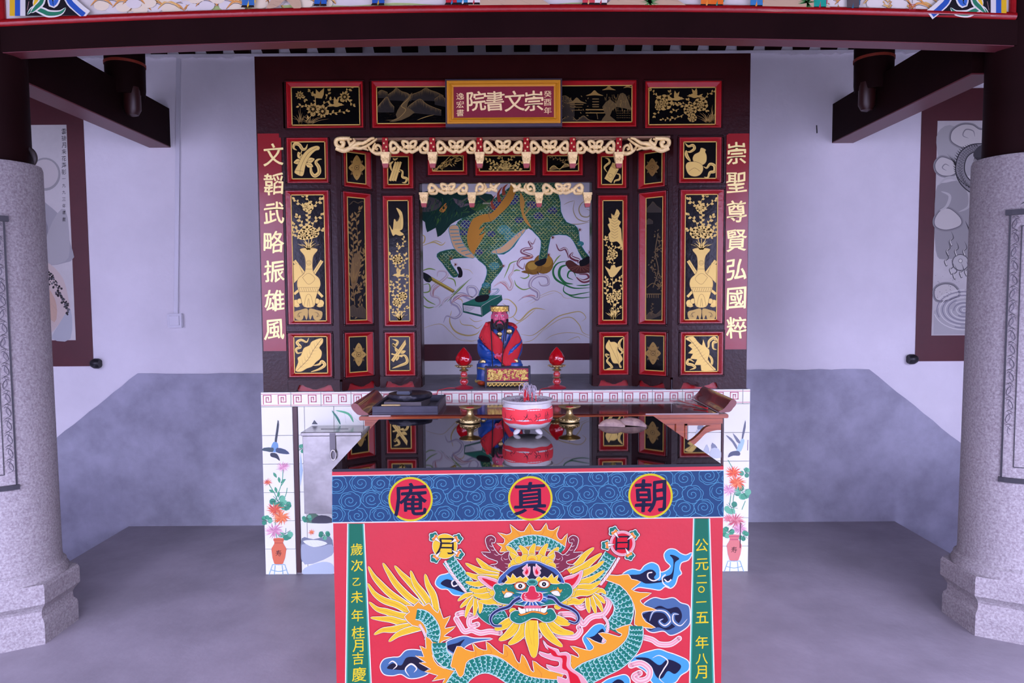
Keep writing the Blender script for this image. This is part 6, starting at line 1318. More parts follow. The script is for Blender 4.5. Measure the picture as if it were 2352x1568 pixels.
# ribbons
for P, w_, c in (([(215, 1070), (240, 1020), (300, 1035), (340, 1000), (320, 950), (275, 920), (290, 880), (350, 865), (420, 895), (460, 860), (440, 815), (390, 815), (400, 870), (440, 890)], 30, 'a8a0c4'), ([(270, 930), (300, 900), (350, 870), (410, 880)], 18, 'b07c90'), ([(320, 950), (340, 990)], 26, 'c8c0d8'), ([(150, 960), (190, 930), (180, 890), (130, 870), (140, 810), (200, 770), (240, 730), (230, 700), (180, 700), (170, 740)], 22, 'c4b0cc'), ([(140, 880), (150, 830), (200, 790)], 12, 'b06c7c'), ([(180, 960), (240, 900), (300, 850), (340, 810), (420, 745)], 10, '4c8058'), ([(200, 950), (230, 900), (310, 860)], 16, 'c8b8d4'),
                 ([(575, 810), (620, 780), (660, 780), (690, 830), (710, 790), (690, 740), (715, 700), (725, 640)], 22, 'c8a8b8'), ([(620, 775), (660, 800), (680, 830)], 10, 'c07c8c'), ([(880, 460), (860, 500), (830, 485), (850, 530), (800, 540), (780, 560), (850, 590), (820, 600), (770, 610), (750, 650), (790, 680), (800, 640)], 24, '8c5c74'), ([(780, 600), (830, 600), (860, 580)], 14, 'c05c40'), ([(750, 660), (790, 690)], 18, '4a5c84'),
                 ([(750, 915), (800, 880), (850, 880), (890, 900), (895, 850), (840, 810), (850, 760), (900, 730), (960, 740), (970, 790), (920, 800), (900, 770)], 26, 'a898b8'), ([(780, 890), (840, 870), (880, 880)], 10, 'c07888'), ([(1025, 500), (1050, 545), (1090, 535), (1110, 570), (1115, 605)], 20, '7c4a60'), ([(1150, 560), (1130, 590), (1160, 610), (1190, 620), (1180, 640)], 30, '74344a'), ([(1170, 740), (1220, 770), (1270, 750), (1250, 715), (1190, 720)], 34, '7c3c50'),
                 ([(520, 890), (560, 870), (600, 850), (610, 825), (560, 830)], 16, '84a0c0')): a.line(P, w_, c, smooth=7, taper=True); a.line([(x + 3, y - 3) for x, y in P], w_ * .3, 'e0d4e4', smooth=7, taper=True)
for P, w_ in (([(1110, 625), (1040, 640), (1005, 690), (1020, 750), (1080, 790), (1160, 820), (1282, 815)], 15), ([(1120, 650), (1060, 670), (1050, 730), (1090, 780), (1150, 790)], 20), ([(1090, 790), (1080, 840), (1130, 870), (1200, 860), (1282, 845)], 10), ([(1085, 850), (1140, 880), (1210, 890), (1282, 882)], 9), ([(1170, 740), (1150, 700), (1120, 700), (1110, 740), (1150, 760)], 12), ([(1170, 800), (1230, 800), (1282, 790)], 9)): a.line(P, w_, '2c7448', smooth=7, taper=True)
for P in ([(650, 750), (680, 680), (700, 640), (760, 620)], [(720, 700), (740, 690), (770, 695)], [(725, 760), (740, 800), (790, 830), (850, 815)], [(765, 740), (800, 750), (830, 730), (810, 700)], [(1000, 660), (1030, 610), (1060, 580)], [(50, 700), (110, 680), (160, 690)], [(240, 745), (290, 760), (305, 810)], [(55, 860), (100, 910), (160, 940)], [(60, 800), (110, 790), (115, 840), (70, 850), (62, 820)], [(50, 930), (100, 960), (150, 955)], [(400, 760), (350, 810), (310, 850), (240, 920)]): a.line(P, 9, '7c9850', smooth=7, taper=True)
# gourd, fan, brush, book
a.shape([(1095, 645), (1130, 620), (1200, 660), (1290, 620), (1290, 690), (1220, 712), (1150, 705)], '5a3030', [(2, '3a2028')], 4)
for k in range(7): a.line([(1200, 655), (1110 + 30 * k, 650 + 20 * math.sin(k * .5) + 30)], 2.5, '8c5c50', up=False)
a.up(); a.disc(935, 645, 70, '8c6428', outs=[(2, '5a3c1c')]); a.disc(955, 625, 44, 'a87c34'); a.disc(862, 672, 58, '8c6428', 50, outs=[(2, '5a3c1c')]); a.disc(855, 660, 36, 'b08a40', 28); a.poly([(775, 700), (830, 690), (860, 720), (800, 712)], '7c5824', 2); a.line([(890, 700), (900, 720)], 8, '5a3c1c')
a.line([(100, 735), (290, 845)], 24, '8c7838'); a.line([(104, 731), (288, 838)], 9, 'd0b860'); a.poly([(58, 706), (100, 718), (130, 745), (118, 778), (80, 765)], '20242c', 3); a.disc(120, 757, 14, '3a4434'); a.line([(285, 843), (312, 850)], 5, '202428', taper='end')
a.poly([(352, 930), (440, 895), (540, 872), (634, 868), (640, 905), (560, 980), (492, 1028), (356, 994)], '1c5a54'); a.poly([(352, 930), (440, 895), (540, 872), (634, 868), (560, 908), (488, 945)], '2a7468'); a.poly([(358, 942), (482, 956), (488, 1012), (362, 984)], 'e4e0ee')
for k in range(6): a.line([(362, 950 + k * 6), (440 - 8 * k, 962 + k * 6)], 1.8, '5a6a70', up=False)
a.line([(488, 950), (560, 905), (630, 872)], 2, 'd8d8e4'); a.line([(490, 950), (494, 1025)], 2, 'a0b0b0')
# body
torso = [(318, 345), (420, 270), (520, 215), (620, 150), (700, 90), (760, 40), (1000, 30), (1035, 130), (1056, 200), (1060, 270), (1100, 345), (1160, 368), (1188, 410), (1196, 490), (1235, 560), (1266, 600), (1228, 622), (1190, 560), (1150, 480), (1100, 438), (1000, 440), (980, 480), (964, 560), (958, 602), (905, 622), (912, 560), (918, 480), (880, 432), (828, 388), (780, 430), (722, 520), (650, 575), (598, 575), (625, 620), (642, 670), (600, 730), (556, 790), (548, 865), (470, 872), (498, 800), (528, 720), (520, 662), (470, 620), (440, 590), (400, 600), (330, 603), (262, 618), (290, 676), (322, 724), (288, 742), (250, 700), (208, 640), (168, 592), (190, 560), (288, 540), (352, 560), (330, 480), (306, 400)]
a.shape(torso, GRN, [(3, '4a90b0')], 2)
from mathutils import Vector as _V
def inside(P, x, y):
    c = False; j = len(P) - 1
    for i in range(len(P)):
        if (P[i][1] > y) != (P[j][1] > y) and x < (P[j][0] - P[i][0]) * (y - P[i][1]) / (P[j][1] - P[i][1] + 1e-9) + P[i][0]: c = not c
        j = i
    return c
for x, y, r in ((380, 360, 45), (360, 420, 32), (610, 230, 60), (700, 180, 60), (570, 300, 40), (850, 220, 40), (900, 300, 36), (760, 330, 30), (470, 560, 30), (1000, 260, 36), (560, 430, 30)): a.disc(x, y, r, '2c2c78', r * .7, 16)
for x, y, r in ((700, 450, 50), (520, 800, 30), (580, 660, 40), (650, 400, 50), (1200, 500, 26)): a.disc(x, y, r, '3c8090', r * .7, 14)
j = 0; y = 60
while y < 870:
    x = 165 + (13 if j % 2 else 0)
    while x < 1270:
        if inside(torso, x, y + 4) and inside(torso, x - 11, y - 3) and inside(torso, x + 11, y - 3) and inside(torso, x, y + 10):
            k = .8 if y > 600 or x > 1080 else 1.0; d = q.uniform(-1.5, 1.5); a.line([(x - 12 * k, y - 4 * k + d), (x - 8 * k, y + 4 * k + d), (x, y + 7 * k), (x + 8 * k, y + 4 * k - d), (x + 11 * k, y - 3 * k - d)], q.uniform(2.6, 4.4), q.choice((YG, '9cae6c', 'c4c488', '7ca070', 'a0c0a8')), up=False)
            if q.random() < .5: a.line([(x - 6, y - 3), (x, y + 1), (x + 6, y - 3)], 2, '1c3440', up=False)
        x += 27
    y += 15; j += 1
a.up()
for P in ([(560, 560), (620, 570), (690, 540), (740, 480), (800, 410), (790, 400), (720, 450), (640, 520)], [(258, 380), (318, 372), (332, 440), (370, 520), (440, 598), (370, 590), (300, 540), (268, 460)]): a.shape(P, 'd0a888', [(4, '4c94b8')], 3)
for k in range(8): t = k / 7; a.line([(600 + 180 * t, 570 - 130 * t - 25 * math.sin(PI * t)), (592 + 180 * t, 545 - 130 * t)], 5, '6c9cb4', up=False); a.line([(262 + 110 * t * t, 400 + 180 * t), (325 + 90 * t * t, 400 + 170 * t)], 6, '4c8cb0', up=False)
a.up()
a.poly([(430, 580), (395, 520), (384, 450), (400, 380), (430, 320), (500, 290), (560, 280), (600, 240), (640, 190), (690, 110), (700, 60), (730, 60), (735, 130), (690, 220), (620, 290), (560, 340), (500, 350), (470, 400), (520, 370), (470, 440), (500, 430), (450, 490), (520, 410), (470, 510), (450, 540)], 'c08438', 2)
a.poly([(770, 130), (800, 200), (795, 280), (850, 385), (800, 340), (775, 270), (765, 200)], 'c08c48', 3); a.line([(800, 290), (840, 230), (835, 200)], 8, 'b88c58', smooth=4, taper='end'); a.line([(800, 200), (830, 160)], 7, 'b88c58', taper='end')
for P in ([(580, 250), (560, 200), (590, 150)], [(620, 200), (610, 140), (640, 90)], [(650, 150), (650, 100), (680, 70)]): a.line(P, 26, 'a04838', smooth=4, taper='end')
# head
a.poly([(40, 140), (200, 120), (400, 130), (560, 145), (565, 190), (480, 240), (430, 285), (345, 318), (270, 360), (225, 415), (172, 452), (160, 385), (98, 418), (82, 345), (40, 300)], '1a3a38', 2)
a.poly([(48, 190), (120, 165), (200, 200), (180, 245), (110, 270), (48, 262)], '54505a', 3); a.shape([(185, 262), (215, 225), (235, 208), (240, 240), (215, 275)], 'd08c48', [(3, '182420')], 3); a.disc(216, 243, 9, '281c18')
a.poly([(400, 220), (490, 210), (560, 180), (500, 250), (440, 262)], '3c6034', 3); a.poly([(280, 170), (340, 190), (400, 160), (360, 215), (430, 200), (340, 240)], '6c6070', 2)
for k in range(150):
    x = q.uniform(60, 500); y = q.uniform(170, 330 - max(0, (x - 200)) * .3); L_ = q.uniform(25, 60); an = q.uniform(1.5, 2.5) if x < 350 else q.uniform(2.0, 2.9)
    a.line([(x, y), (x + L_ * .5 * math.cos(an) + 4, y + L_ * .5 * math.sin(an)), (x + L_ * math.cos(an), y + L_ * math.sin(an))], q.uniform(3, 6), q.choice(('2c5c34', '14303c', '1c4444', '4c7838', '102428')), taper='end', up=False); a.z += 1e-7
a.up(); a.line([(470, 160), (520, 200), (550, 240), (540, 290), (560, 350)], 8, '5c5048', smooth=5, taper='end')
for k in range(6): a.line([(500 + k * 10, 215), (504 + k * 10, 200)], 6, 'e0dcd0', taper='end', up=False)
# hooves and knee tufts
for P in ([(312, 672), (335, 668), (352, 700), (348, 738), (318, 742), (325, 710)], [(440, 905), (462, 876), (540, 868), (532, 905), (470, 922)], [(870, 640), (905, 618), (956, 605), (945, 645), (900, 662)], [(1192, 632), (1215, 612), (1262, 590), (1265, 640), (1205, 664)]): a.poly(P, '16161e', 3)
for x, y in ((300, 650), (645, 660), (1000, 455), (1195, 400), (970, 580), (265, 607), (1265, 560), (545, 845)):
    for k in range(7): a.line([(x, y), (x + 22 * math.cos(k * .7 - 2), y + 18 * math.sin(k * .7 - 2))], 5, '8c4834', taper='end', up=False)
a.up(); a.build('beast_painting', paint('mural_paint', .55), mu)
# ================================================================ glazed pictures on the plinth tiles
fP = onplane((0, PY - .0007, 0), (0, -1, 0)); a = Art(fP, eps=1.2e-5, base=1e-4); 
def mum(x, y, r, c, n=20, seed=0):
    q = random.Random(seed)
    for k in range(n):
        t = 2 * PI * k / n + q.uniform(-.15, .15); L_ = r * q.uniform(.75, 1.05); a.line([(x, y), (x + L_ * .6 * math.cos(t), y + L_ * .5 * math.sin(t)), (x + L_ * math.cos(t + .12), y + L_ * .85 * math.sin(t + .12))], r * .16, q.choice(c), taper='end', up=False); a.z += 4e-7
    a.up()
def leaves(x, y, r, seed):
    q = random.Random(seed)
    for k in range(7): t = q.uniform(0, 6.28); a.disc(x + r * .6 * math.cos(t), y + r * .5 * math.sin(t), r * .38, q.choice(('4ca088', '6cb8a0', '3c8c78')), None, 9, up=False); a.z += 4e-7
    for k in range(5): t = q.uniform(0, 6.28); a.line([(x, y), (x + r * .8 * math.cos(t), y + r * .7 * math.sin(t))], .9, '2c6c60', up=False)
    a.up()
RDc, PKc, OGc = ('d85848', 'e07858', 'c84c50'), ('dc9cc4', 'e8b4d4', 'cc88b4'), ('e87850', 'f09068', 'd86448')
def pot(x, y0, y1, ch, c='d87058', c2='c86050'):
    a.poly([(x - 12, y0), (x + 12, y0), (x + 10, y0 + 10), (x + 17, y0 + 22), (x + 17, y0 + 30), (x + 10, y1), (x - 10, y1), (x - 16, y0 + 30), (x - 16, y0 + 22), (x - 9, y0 + 10)], c, 2); a.rect(x - 12, y0 + 2, x + 12, y0 + 5, c2); a.rect(x - 10, y0 + 9, x + 10, y0 + 12, c2); a.text(ch, x, y0 + 34, 14, '4c2c34', .0)
    for P in ([(x - 14, y1 + 2), (x + 14, y1 + 2)], [(x - 14, y1 + 2), (x - 18, y1 + 14), (x - 23, y1 + 28)], [(x + 14, y1 + 2), (x + 18, y1 + 14), (x + 23, y1 + 28)], [(x - 8, y1 + 4), (x - 10, y1 + 26)], [(x + 8, y1 + 4), (x + 10, y1 + 26)], [(x - 18, y1 + 14), (x, y1 + 18), (x + 18, y1 + 14)]): a.line(P, 1.7, '88b0d8', smooth=4)
def stem(P, c='4c9c80'): a.line(P, 1.6, c, smooth=5)
# left pier
a.poly([(638, 964), (641, 975), (637, 1005), (634, 1022), (630, 1020), (634, 990)], '2c3848', 2); a.poly([(628, 1015), (638, 1018), (638, 1036), (626, 1038), (622, 1030)], '6c98d0', 3); a.poly([(628, 1028), (606, 1028), (602, 1034), (612, 1036), (626, 1038)], '3c5060', 2); a.poly([(636, 1028), (655, 1032), (665, 1042), (650, 1042), (634, 1038)], '3c4c70', 2); a.poly([(622, 1040), (636, 1042), (643, 1058), (634, 1052), (622, 1048)], '30384c', 3)
a.line([(626, 1012), (620, 1024)], 5, 'dce088', taper=True)
for P in ([(650, 1078), (648, 1105), (640, 1130), (632, 1150)], [(618, 1112), (630, 1132), (638, 1150)], [(656, 1100), (646, 1115)], [(640, 1150), (632, 1200), (636, 1235)], [(660, 1120), (655, 1140), (646, 1150)]): stem(P)
for x, y, an in ((628, 1085, 1.0), (640, 1095, 1.4), (655, 1100, 2.4), (618, 1125, .4), (632, 1118, 1.3), (640, 1128, 1.6)): leafp(a, x, y, an, 14, 6, '4c9c80', False)
a.up(); mum(650, 1072, 18, PKc, 18, 1); mum(615, 1107, 12, RDc, 16, 2); leaves(638, 1150, 20, 3); leaves(656, 1160, 14, 4); leaves(612, 1195, 14, 5)
mum(632, 1170, 22, RDc, 24, 6); mum(646, 1188, 24, OGc, 26, 7); leaves(656, 1225, 18, 8); mum(630, 1218, 24, PKc, 24, 9); pot(640, 1236, 1294, '寿')
a.build('glazed_flowers', paint('glazed_print', .15), pl)
a = Art(fP, eps=1.2e-5, base=1e-4)
# right pier
a.poly([(1712, 964), (1713, 980), (1709, 998), (1706, 1010), (1703, 1012), (1706, 990)], '5c6480', 2); a.poly([(1703, 1008), (1710, 1012), (1702, 1036), (1692, 1036), (1694, 1026)], 'a4c4e8', 3); a.poly([(1667, 999), (1680, 1006), (1692, 1022), (1692, 1032), (1682, 1016)], '6c7490', 2); a.poly([(1683, 994), (1698, 1010), (1700, 1018), (1692, 1014)], '6c7490', 2); a.poly([(1672, 1050), (1678, 1038), (1694, 1035), (1700, 1040), (1698, 1046), (1684, 1046)], '505878', 3); a.line([(1718, 1010), (1717, 1034)], 1.6, '806c8c'); a.line([(1664, 1044), (1670, 1056)], 4, 'e8b0d4', taper=True)
for P in ([(1672, 1056), (1680, 1070), (1686, 1080)], [(1690, 1120), (1684, 1150), (1688, 1180)], [(1712, 1150), (1704, 1170)], [(1680, 1125), (1676, 1160)]): stem(P)
leaves(1712, 1085, 14, 11); leaves(1706, 1130, 20, 12); mum(1685, 1085, 22, ('e85838', 'f07048', 'd84c40'), 22, 13); mum(1692, 1108, 24, ('e86c48', 'f08860', 'dc5c44'), 26, 14); mum(1674, 1125, 20, PKc, 20, 15); leaves(1680, 1165, 18, 16); mum(1690, 1195, 24, ('cc6c84', 'dc8c9c', 'c45c74'), 26, 17); mum(1699, 1215, 20, PKc, 22, 18); leaves(1672, 1222, 16, 19); leaves(1708, 1230, 14, 20); mum(1672, 1190, 16, ('e0849c', 'd87088'), 16, 22)
pot(1686, 1228, 1286, '寿', 'd87c84', 'c4607c'); a.line([(1701, 1200), (1700, 1258)], 2, '3c1c30')
a.build('glazed_flowers', paint('glazed_print', .15), pl)
fP2 = onplane((0, PY + .0052, 0), (0, -1, 0)); a = Art(fP2, eps=1.2e-5, base=1e-4)
for P in ([(762, 942), (775, 960), (782, 975)], [(770, 942), (800, 950), (812, 970)], [(790, 940), (795, 972)], [(805, 942), (812, 968)], [(800, 950), (830, 972)], [(776, 945), (768, 968)]): a.line(P, 5, random.choice(('4cb088', '2c7c70', '1c4c58')), smooth=4, taper=True)
a.line([(762, 945), (780, 980)], 12, '8cd8b8', taper=True); a.poly([(716, 974), (722, 964), (730, 974)], '4c5464')
a.line([(690, 1040), (692, 1080), (690, 1115)], 7, 'a8c0e8', taper=True); leaves(694, 1030, 12, 31)
a.build('glazed_bamboo', paint('glazed_print', .15), pl); a = Art(fP2, eps=1.2e-5, base=1e-4)
for s, P in (('5a7c70', [(700, 1192), (712, 1178), (730, 1182), (740, 1200), (706, 1200)]), ('48485c', [(716, 1200), (730, 1184), (756, 1186), (764, 1200)]), ('7c84a0', [(693, 1236), (720, 1238), (758, 1232), (762, 1262), (720, 1266), (693, 1290)]), ('a4accc', [(693, 1250), (730, 1256), (762, 1250), (762, 1275), (700, 1296)]), ('e8ecf8', [(696, 1242), (730, 1240), (752, 1248), (720, 1256)]), ('b8c4e4', [(700, 1304), (740, 1290), (764, 1296), (764, 1318), (700, 1320)])): a.poly(P, s, 3)
for k in range(8): a.line([(696 + k * 7, 1238 + k), (704 + k * 8, 1262 - k * 2)], 1.5, '4c5068', taper=True)
mum(716, 1222, 10, OGc, 16, 32); leaves(745, 1228, 14, 33); leaves(705, 1190, 12, 34)
a.build('glazed_rocks', paint('glazed_print', .15), pl); a = Art(fP2, eps=1.2e-5, base=1e-4)
for P in ([(1604, 975), (1612, 968), (1616, 978), (1615, 986), (1602, 986)], [(1634, 1030), (1636, 1016), (1648, 1028)]): a.poly(P, '8088a8', 2)
a.poly([(1600, 988), (1612, 988), (1606, 1006), (1596, 1006)], 'c0c8e0', 2); a.poly([(1618, 1030), (1624, 1020), (1630, 1040), (1612, 1044)], 'b8c0dc', 2); a.poly([(1634, 1030), (1650, 1030), (1660, 1050), (1630, 1050)], 'c0c8e0', 2)
a.build('glazed_hills', paint('glazed_print', .15), pl)
# ================================================================ fascia painting
fFa = onplane((0, BY + .0118, 0), (0, -1, 0)); a = Art(fFa, eps=1.2e-5, base=1e-4, k=.9); q = random.Random(21)
gb_ = lambda x: 44 - 24 * (1 - ((x - 1165) / 1140) ** 2)       # bottom edge of the picture in view
a.rect(45, -200, 2292, gb_(40) - 3, 'dcd4e4')
a._add([(x, y) for k in range(40) for x, y in ((430 + k * 34, gb_(430 + k * 34) + 1), (430 + k * 34, gb_(430 + k * 34) - 12 - 3 * math.sin(k)))], [(2 * k, 2 * k + 1, 2 * k + 3, 2 * k + 2) for k in range(39)], 'b8c890'); a.up()
for k in range(520):
    x = q.uniform(215, 790) if k % 3 else q.uniform(1830, 2130); y = q.uniform(-60, gb_(x) - 7)
    if k >= 260: x = q.uniform(215, 2130); y = q.uniform(-190, -75); r = q.uniform(6, 15)
    if 640 < x < 690: continue
    a.disc(x, y, r * .7, ('e8e0ec', 'e0d8e8', 'ecdcd4')[k % 3], r * .5, 12)
    if not (190 < x < 2150): continue
    
    a.line([(x - r, y + 3), (x - r * .3, y - r * .55), (x + r * .5, y - r * .4), (x + r, y + 2)], 5, 'e8b878' if k % 2 else 'e4a060', smooth=5, taper=True); a.line([(x - r, y + 4), (x - r * .3, y - r * .4), (x + r * .5, y - r * .25), (x + r, y + 3)], 1.3, '3c3034', smooth=5, taper=True)
for x0 in (640, 1130, 1440, 1770):
    P = [(x0 - 45, gb_(x0) + 1), (x0 - 30, gb_(x0) - 22), (x0, gb_(x0) - 50), (x0 + 60, gb_(x0) - 60), (x0 + 110, gb_(x0) - 20), (x0 + 125, gb_(x0) + 1)]
    if x0 == 640: P = [(615, 22), (628, 0), (640, -40), (670, -40), (690, 0), (695, 20), (680, 26), (660, 4), (640, 20)]
    a.poly(P, 'c8a898', 3)
    for k in range(22): x = x0 - 35 + q.uniform(0, 140 if x0 > 700 else 40); y = q.uniform(-50, gb_(x0) - 6); a.line([(x, y), (x + q.uniform(10, 34), y + q.uniform(2, 12))], q.uniform(2, 5), q.choice(('5a4440', '2c2024', 'e8dcd8', '8c6c60')), taper=True)
for x, cs in ((575, ('3c70c0', 'f0c030')), (740, ('2c60c0', '5c3c2c')), (872, ('2c58b8', 'c8a040')), (1040, ('c02838', '2c80c0')), (1065, ('3c88c8', 'e4dcec')), (1090, ('e4dcec', 'c04050')), (1352, ('d04858', 'd8b080')), (1380, ('e8e0ec', 'b02c3c')), (1622, ('e87830', 'f0a050')), (1645, ('e87028', '208c80')), (1735, ('3c80c8', 'e89040')), (1880, ('20a098', 'c02848')), (1955, ('5a5058', '2c6890'))):
    g0 = gb_(x); a.poly([(x - 12, -70), (x + 14, -70), (x + 15, g0 - 16), (x - 14, g0 - 14)], cs[1], 2); a.poly([(x - 12, -50), (x + 10, -50), (x + 13, g0 - 10), (x + 1, g0 - 8), (x, g0 - 22), (x - 4, g0 - 8), (x - 15, g0 - 10)], cs[0], 2)
    for s in (-9, 7): a.poly([(x + s - 6, g0 - 10), (x + s + 5, g0 - 10), (x + s + 6, g0 - 5), (x + s - 9, g0 - 5)], '24181c')
for x in (1490, 1850): 
    for k in range(30): t = q.uniform(0, 6.28); a.line([(x, 10), (x + 22 * math.cos(t), 8 + 22 * math.sin(t))], 2.5, '3c8c50', taper='end', up=False)
    a.up()
for m in (0, 1):                 # scrolled corners
    X = (lambda x: 2352 - 18 - x) if m else (lambda x: x)
    g0 = 41; r_ = lambda x0, x1, c: a.rect(min(X(x0), X(x1)), -200, max(X(x0), X(x1)), g0, c)
    a.poly([(X(x), y) for x, y in ((54, g0), (54, -60), (160, -60), (170, 0), (205, g0 - 2))], '18161f'); 
    a.line([(X(x), y) for x, y in ((150, -60), (166, 0), (185, 22), (206, g0 - 2))], 24, 'e4e0f0', smooth=4); a.line([(X(x), y) for x, y in ((148, -60), (163, 0), (180, 22), (200, g0 - 2))], 12, '2c58c0', smooth=4)
    for P, c in (([(70, 38), (85, 24), (105, 30), (120, 36), (145, 34), (158, 22)], '2c8068'), ([(78, 34), (92, 20), (104, 4), (104, -30)], '2c8068'), ([(88, -40), (96, -10), (84, 18)], 'f0c030'), ([(118, -20), (126, 14), (138, 2), (142, -30)], '3c6cd0'), ([(70, 28), (74, 8)], 'c83040')):
        a.line([(X(x), y) for x, y in P], 18, 'e8e4f0', smooth=4, taper=True); a.line([(X(x), y) for x, y in P], 10, c, smooth=4, taper=True)
    r_(30, 42, 'e0b428'); r_(42, 54, '2c58c0'); r_(54, 66, 'dcd8ea')
a.frame(2082, 18 - 4, 2096, 28, 1.2, 'b83048'); a.text('印', 2089, 20, 8, 'b83048', 0)
a.line([(2089, -10), (2089, 12)], 1.2, '3c3034'); a.build('fascia_painting', paint('fascia_paint', .5), t_fascia)
# ================================================================ ink paintings
pink = paint('ink_wash', .8)
t, o = scr['L']; a = Art(onplane((0, WALLY - .0062, 0), (0, -1, 0)), eps=1.2e-5, base=2e-4); q = random.Random(31)
a.disc(103, 400, 36, '9c98a8', 38, 30); a.disc(103, 399, 31, 'c4bccc', 33, 30)
for P, c in (([(60, 470), (80, 450), (110, 470), (140, 500), (162, 560), (162, 600), (60, 600)], 'a4a0b4'), ([(60, 520), (85, 480), (110, 520), (100, 560), (60, 580)], '8c889c'), ([(95, 600), (120, 510), (150, 480), (160, 560), (150, 600)], 'b0acbe')): a.poly(P, c, 3)
a.poly([(60, 600), (85, 598), (115, 606), (145, 640), (158, 690), (160, 710), (135, 745), (100, 778), (60, 778)], 'ccbac4', 3); a.poly([(78, 650), (110, 660), (130, 700), (125, 740), (90, 700)], 'c8a8a4', 3); a.poly([(135, 745), (162, 710), (162, 778), (120, 778)], 'b4b4cc', 3)
for k in range(150):
    t_ = q.random(); bx_, by_ = 80 + 78 * t_, 600 + 110 * t_ * t_ + q.uniform(-3, 34 * (1 - t_) + 14); 
    a.disc(min(160, bx_ + q.uniform(-5, 3)), by_, q.uniform(1.2, 3.2), q.choice(('2c2830', '4c4854', '3c3840', '6c6878')), None, 7, up=False); a.z += 2e-7
for k in range(60): x, y = q.uniform(80, 130), 680 + q.uniform(0, 70); a.line([(x, y), (x + q.uniform(6, 16), y + q.uniform(8, 24))], 1.6, '6c6474', taper=True, up=False)
a.up(); ys = 300
for i, ch in enumerate('雲破月来花弄影一九九三年書畫'): a.text(ch, 147, 302 + i * 15.5, 12 if i < 7 else 9, '2c2830', 0, .9, wob=.04)
a.build('ink_landscape', pink, o)
t, o = scr['R']; a = Art(onplane((0, WALLY - .0062, 0), (0, -1, 0)), eps=1.2e-5, base=2e-4); a.set(1600, 0, 2.959); q = random.Random(5)
def inkcloud(P, c='ccc6d4'): a.shape(P, c, [(14, '9490a0'), (6, '747080')], 5)
a.poly([(1625, 1300), (1700, 1240), (1840, 1240), (1900, 1400), (1900, 1700), (1700, 1760), (1625, 1700)], 'a09cac', 4); a.poly([(1640, 900), (1760, 860), (1980, 1080), (1980, 1180), (1700, 1180), (1640, 1050)], 'b0acbc', 4)
inkcloud([(1730, 950), (1740, 890), (1800, 850), (1870, 850), (1920, 880), (1975, 890), (1990, 960), (1960, 1000), (1880, 985), (1820, 1000), (1770, 985)]); a.line([(1850, 940), (1810, 920), (1830, 880), (1880, 890), (1890, 930)], 8, '8c8898', smooth=5, taper=True)
inkcloud([(1625, 1110), (1660, 1070), (1710, 1080), (1760, 1110), (1770, 1160), (1730, 1190), (1670, 1190), (1630, 1160)]); a.line([(1700, 1160), (1670, 1140), (1690, 1115), (1720, 1130)], 7, '8c8898', smooth=5, taper=True)
inkcloud([(1620, 1490), (1660, 1430), (1720, 1420), (1790, 1480), (1790, 1530), (1700, 1560), (1630, 1540)]); inkcloud([(1890, 1330), (1930, 1290), (1990, 1300), (1990, 1420), (1920, 1400)])
a.line([(1640, 1260), (1700, 1210), (1780, 1220), (1850, 1300), (1850, 1400), (1780, 1440)], 26, 'bcb8c8', smooth=6, taper=True); a.line([(1660, 1300), (1720, 1330), (1700, 1400), (1650, 1430)], 20, 'c0bccc', smooth=6, taper=True)
bp_ = [(1980, 1290), (1900, 1290), (1820, 1230), (1790, 1150), (1810, 1060), (1870, 1010), (1950, 1000)]
a.line(bp_, lambda t: 78 - 22 * t, '3a3844', smooth=8); a.line(bp_, lambda t: 64 - 22 * t, '8c8898', smooth=8)
ps = spl(bp_, 10)
for i in range(0, len(ps) - 1, 2):
    for s in (-18, 0, 18): a.line([(ps[i][0] + s * .6 - 7, ps[i][1] + s * .5), (ps[i][0] + s * .6, ps[i][1] + s * .5 + 8), (ps[i][0] + s * .6 + 8, ps[i][1] + s * .5)], 2.5, '3c3a46', smooth=3, up=False)
    a.line([(ps[i][0] - 30, ps[i][1] - 8), (ps[i][0] - 50, ps[i][1] - 26)], 8, '3c3a46', taper='end', up=False)
a.up(); a.poly([(1880, 1060), (1900, 1010), (1950, 980), (1985, 1000), (1985, 1090), (1930, 1100)], '4a4854', 3)
for k in range(12): a.line([(1890 + k * 8, 1070), (1880 + k * 9, 1120 + 8 * (k % 3))], 5, '34323c', taper='end', up=False)
for k in range(5): a.line([(1760, 1120), (1700 + 12 * k, 1040 + 6 * k)], 5, '4c4a56', taper='end', up=False)
a.up()
for k in range(4): a.line([(1870 + k * 12, 1650), (1850 + k * 20, 1560), (1825 + k * 32, 1500 + 5 * k)], 12, '3c3a46', smooth=5, taper='end')
a.set(1700, 500, 2.613)
a.poly([(1380, 200), (1445, 80), (1445, 260), (1410, 290)], 'd4d0de', 3); a.disc(1322, 268, 46, 'c0bccc', outs=[(7, '8c8898'), (3, '3c3a46')]); a.disc(1322, 258, 10, 'd8d4e0', outs=[(3, '6c6878')])
for (x, y) in ((1270, 130), (1250, 190), (1240, 250), (1270, 300), (1300, 190), (1350, 190), (1390, 230), (1390, 290), (1330, 320), (1290, 330), (1360, 310)): a.line([(x, y + 40), (x - 12, y + 10), (x + 10, y - 10), (x - 4, y - 50)], 12, '5c5a68', smooth=5, taper='end'); a.line([(x, y + 36), (x - 10, y + 8), (x + 8, y - 8)], 6, 'dcd8e4', smooth=5, taper='end')
inkcloud([(1170, 430), (1220, 400), (1280, 410), (1310, 460), (1250, 490), (1180, 490)])
a.poly([(1160, 700), (1162, 560), (1250, 500), (1435, 470), (1435, 700)], 'b4b0c2')
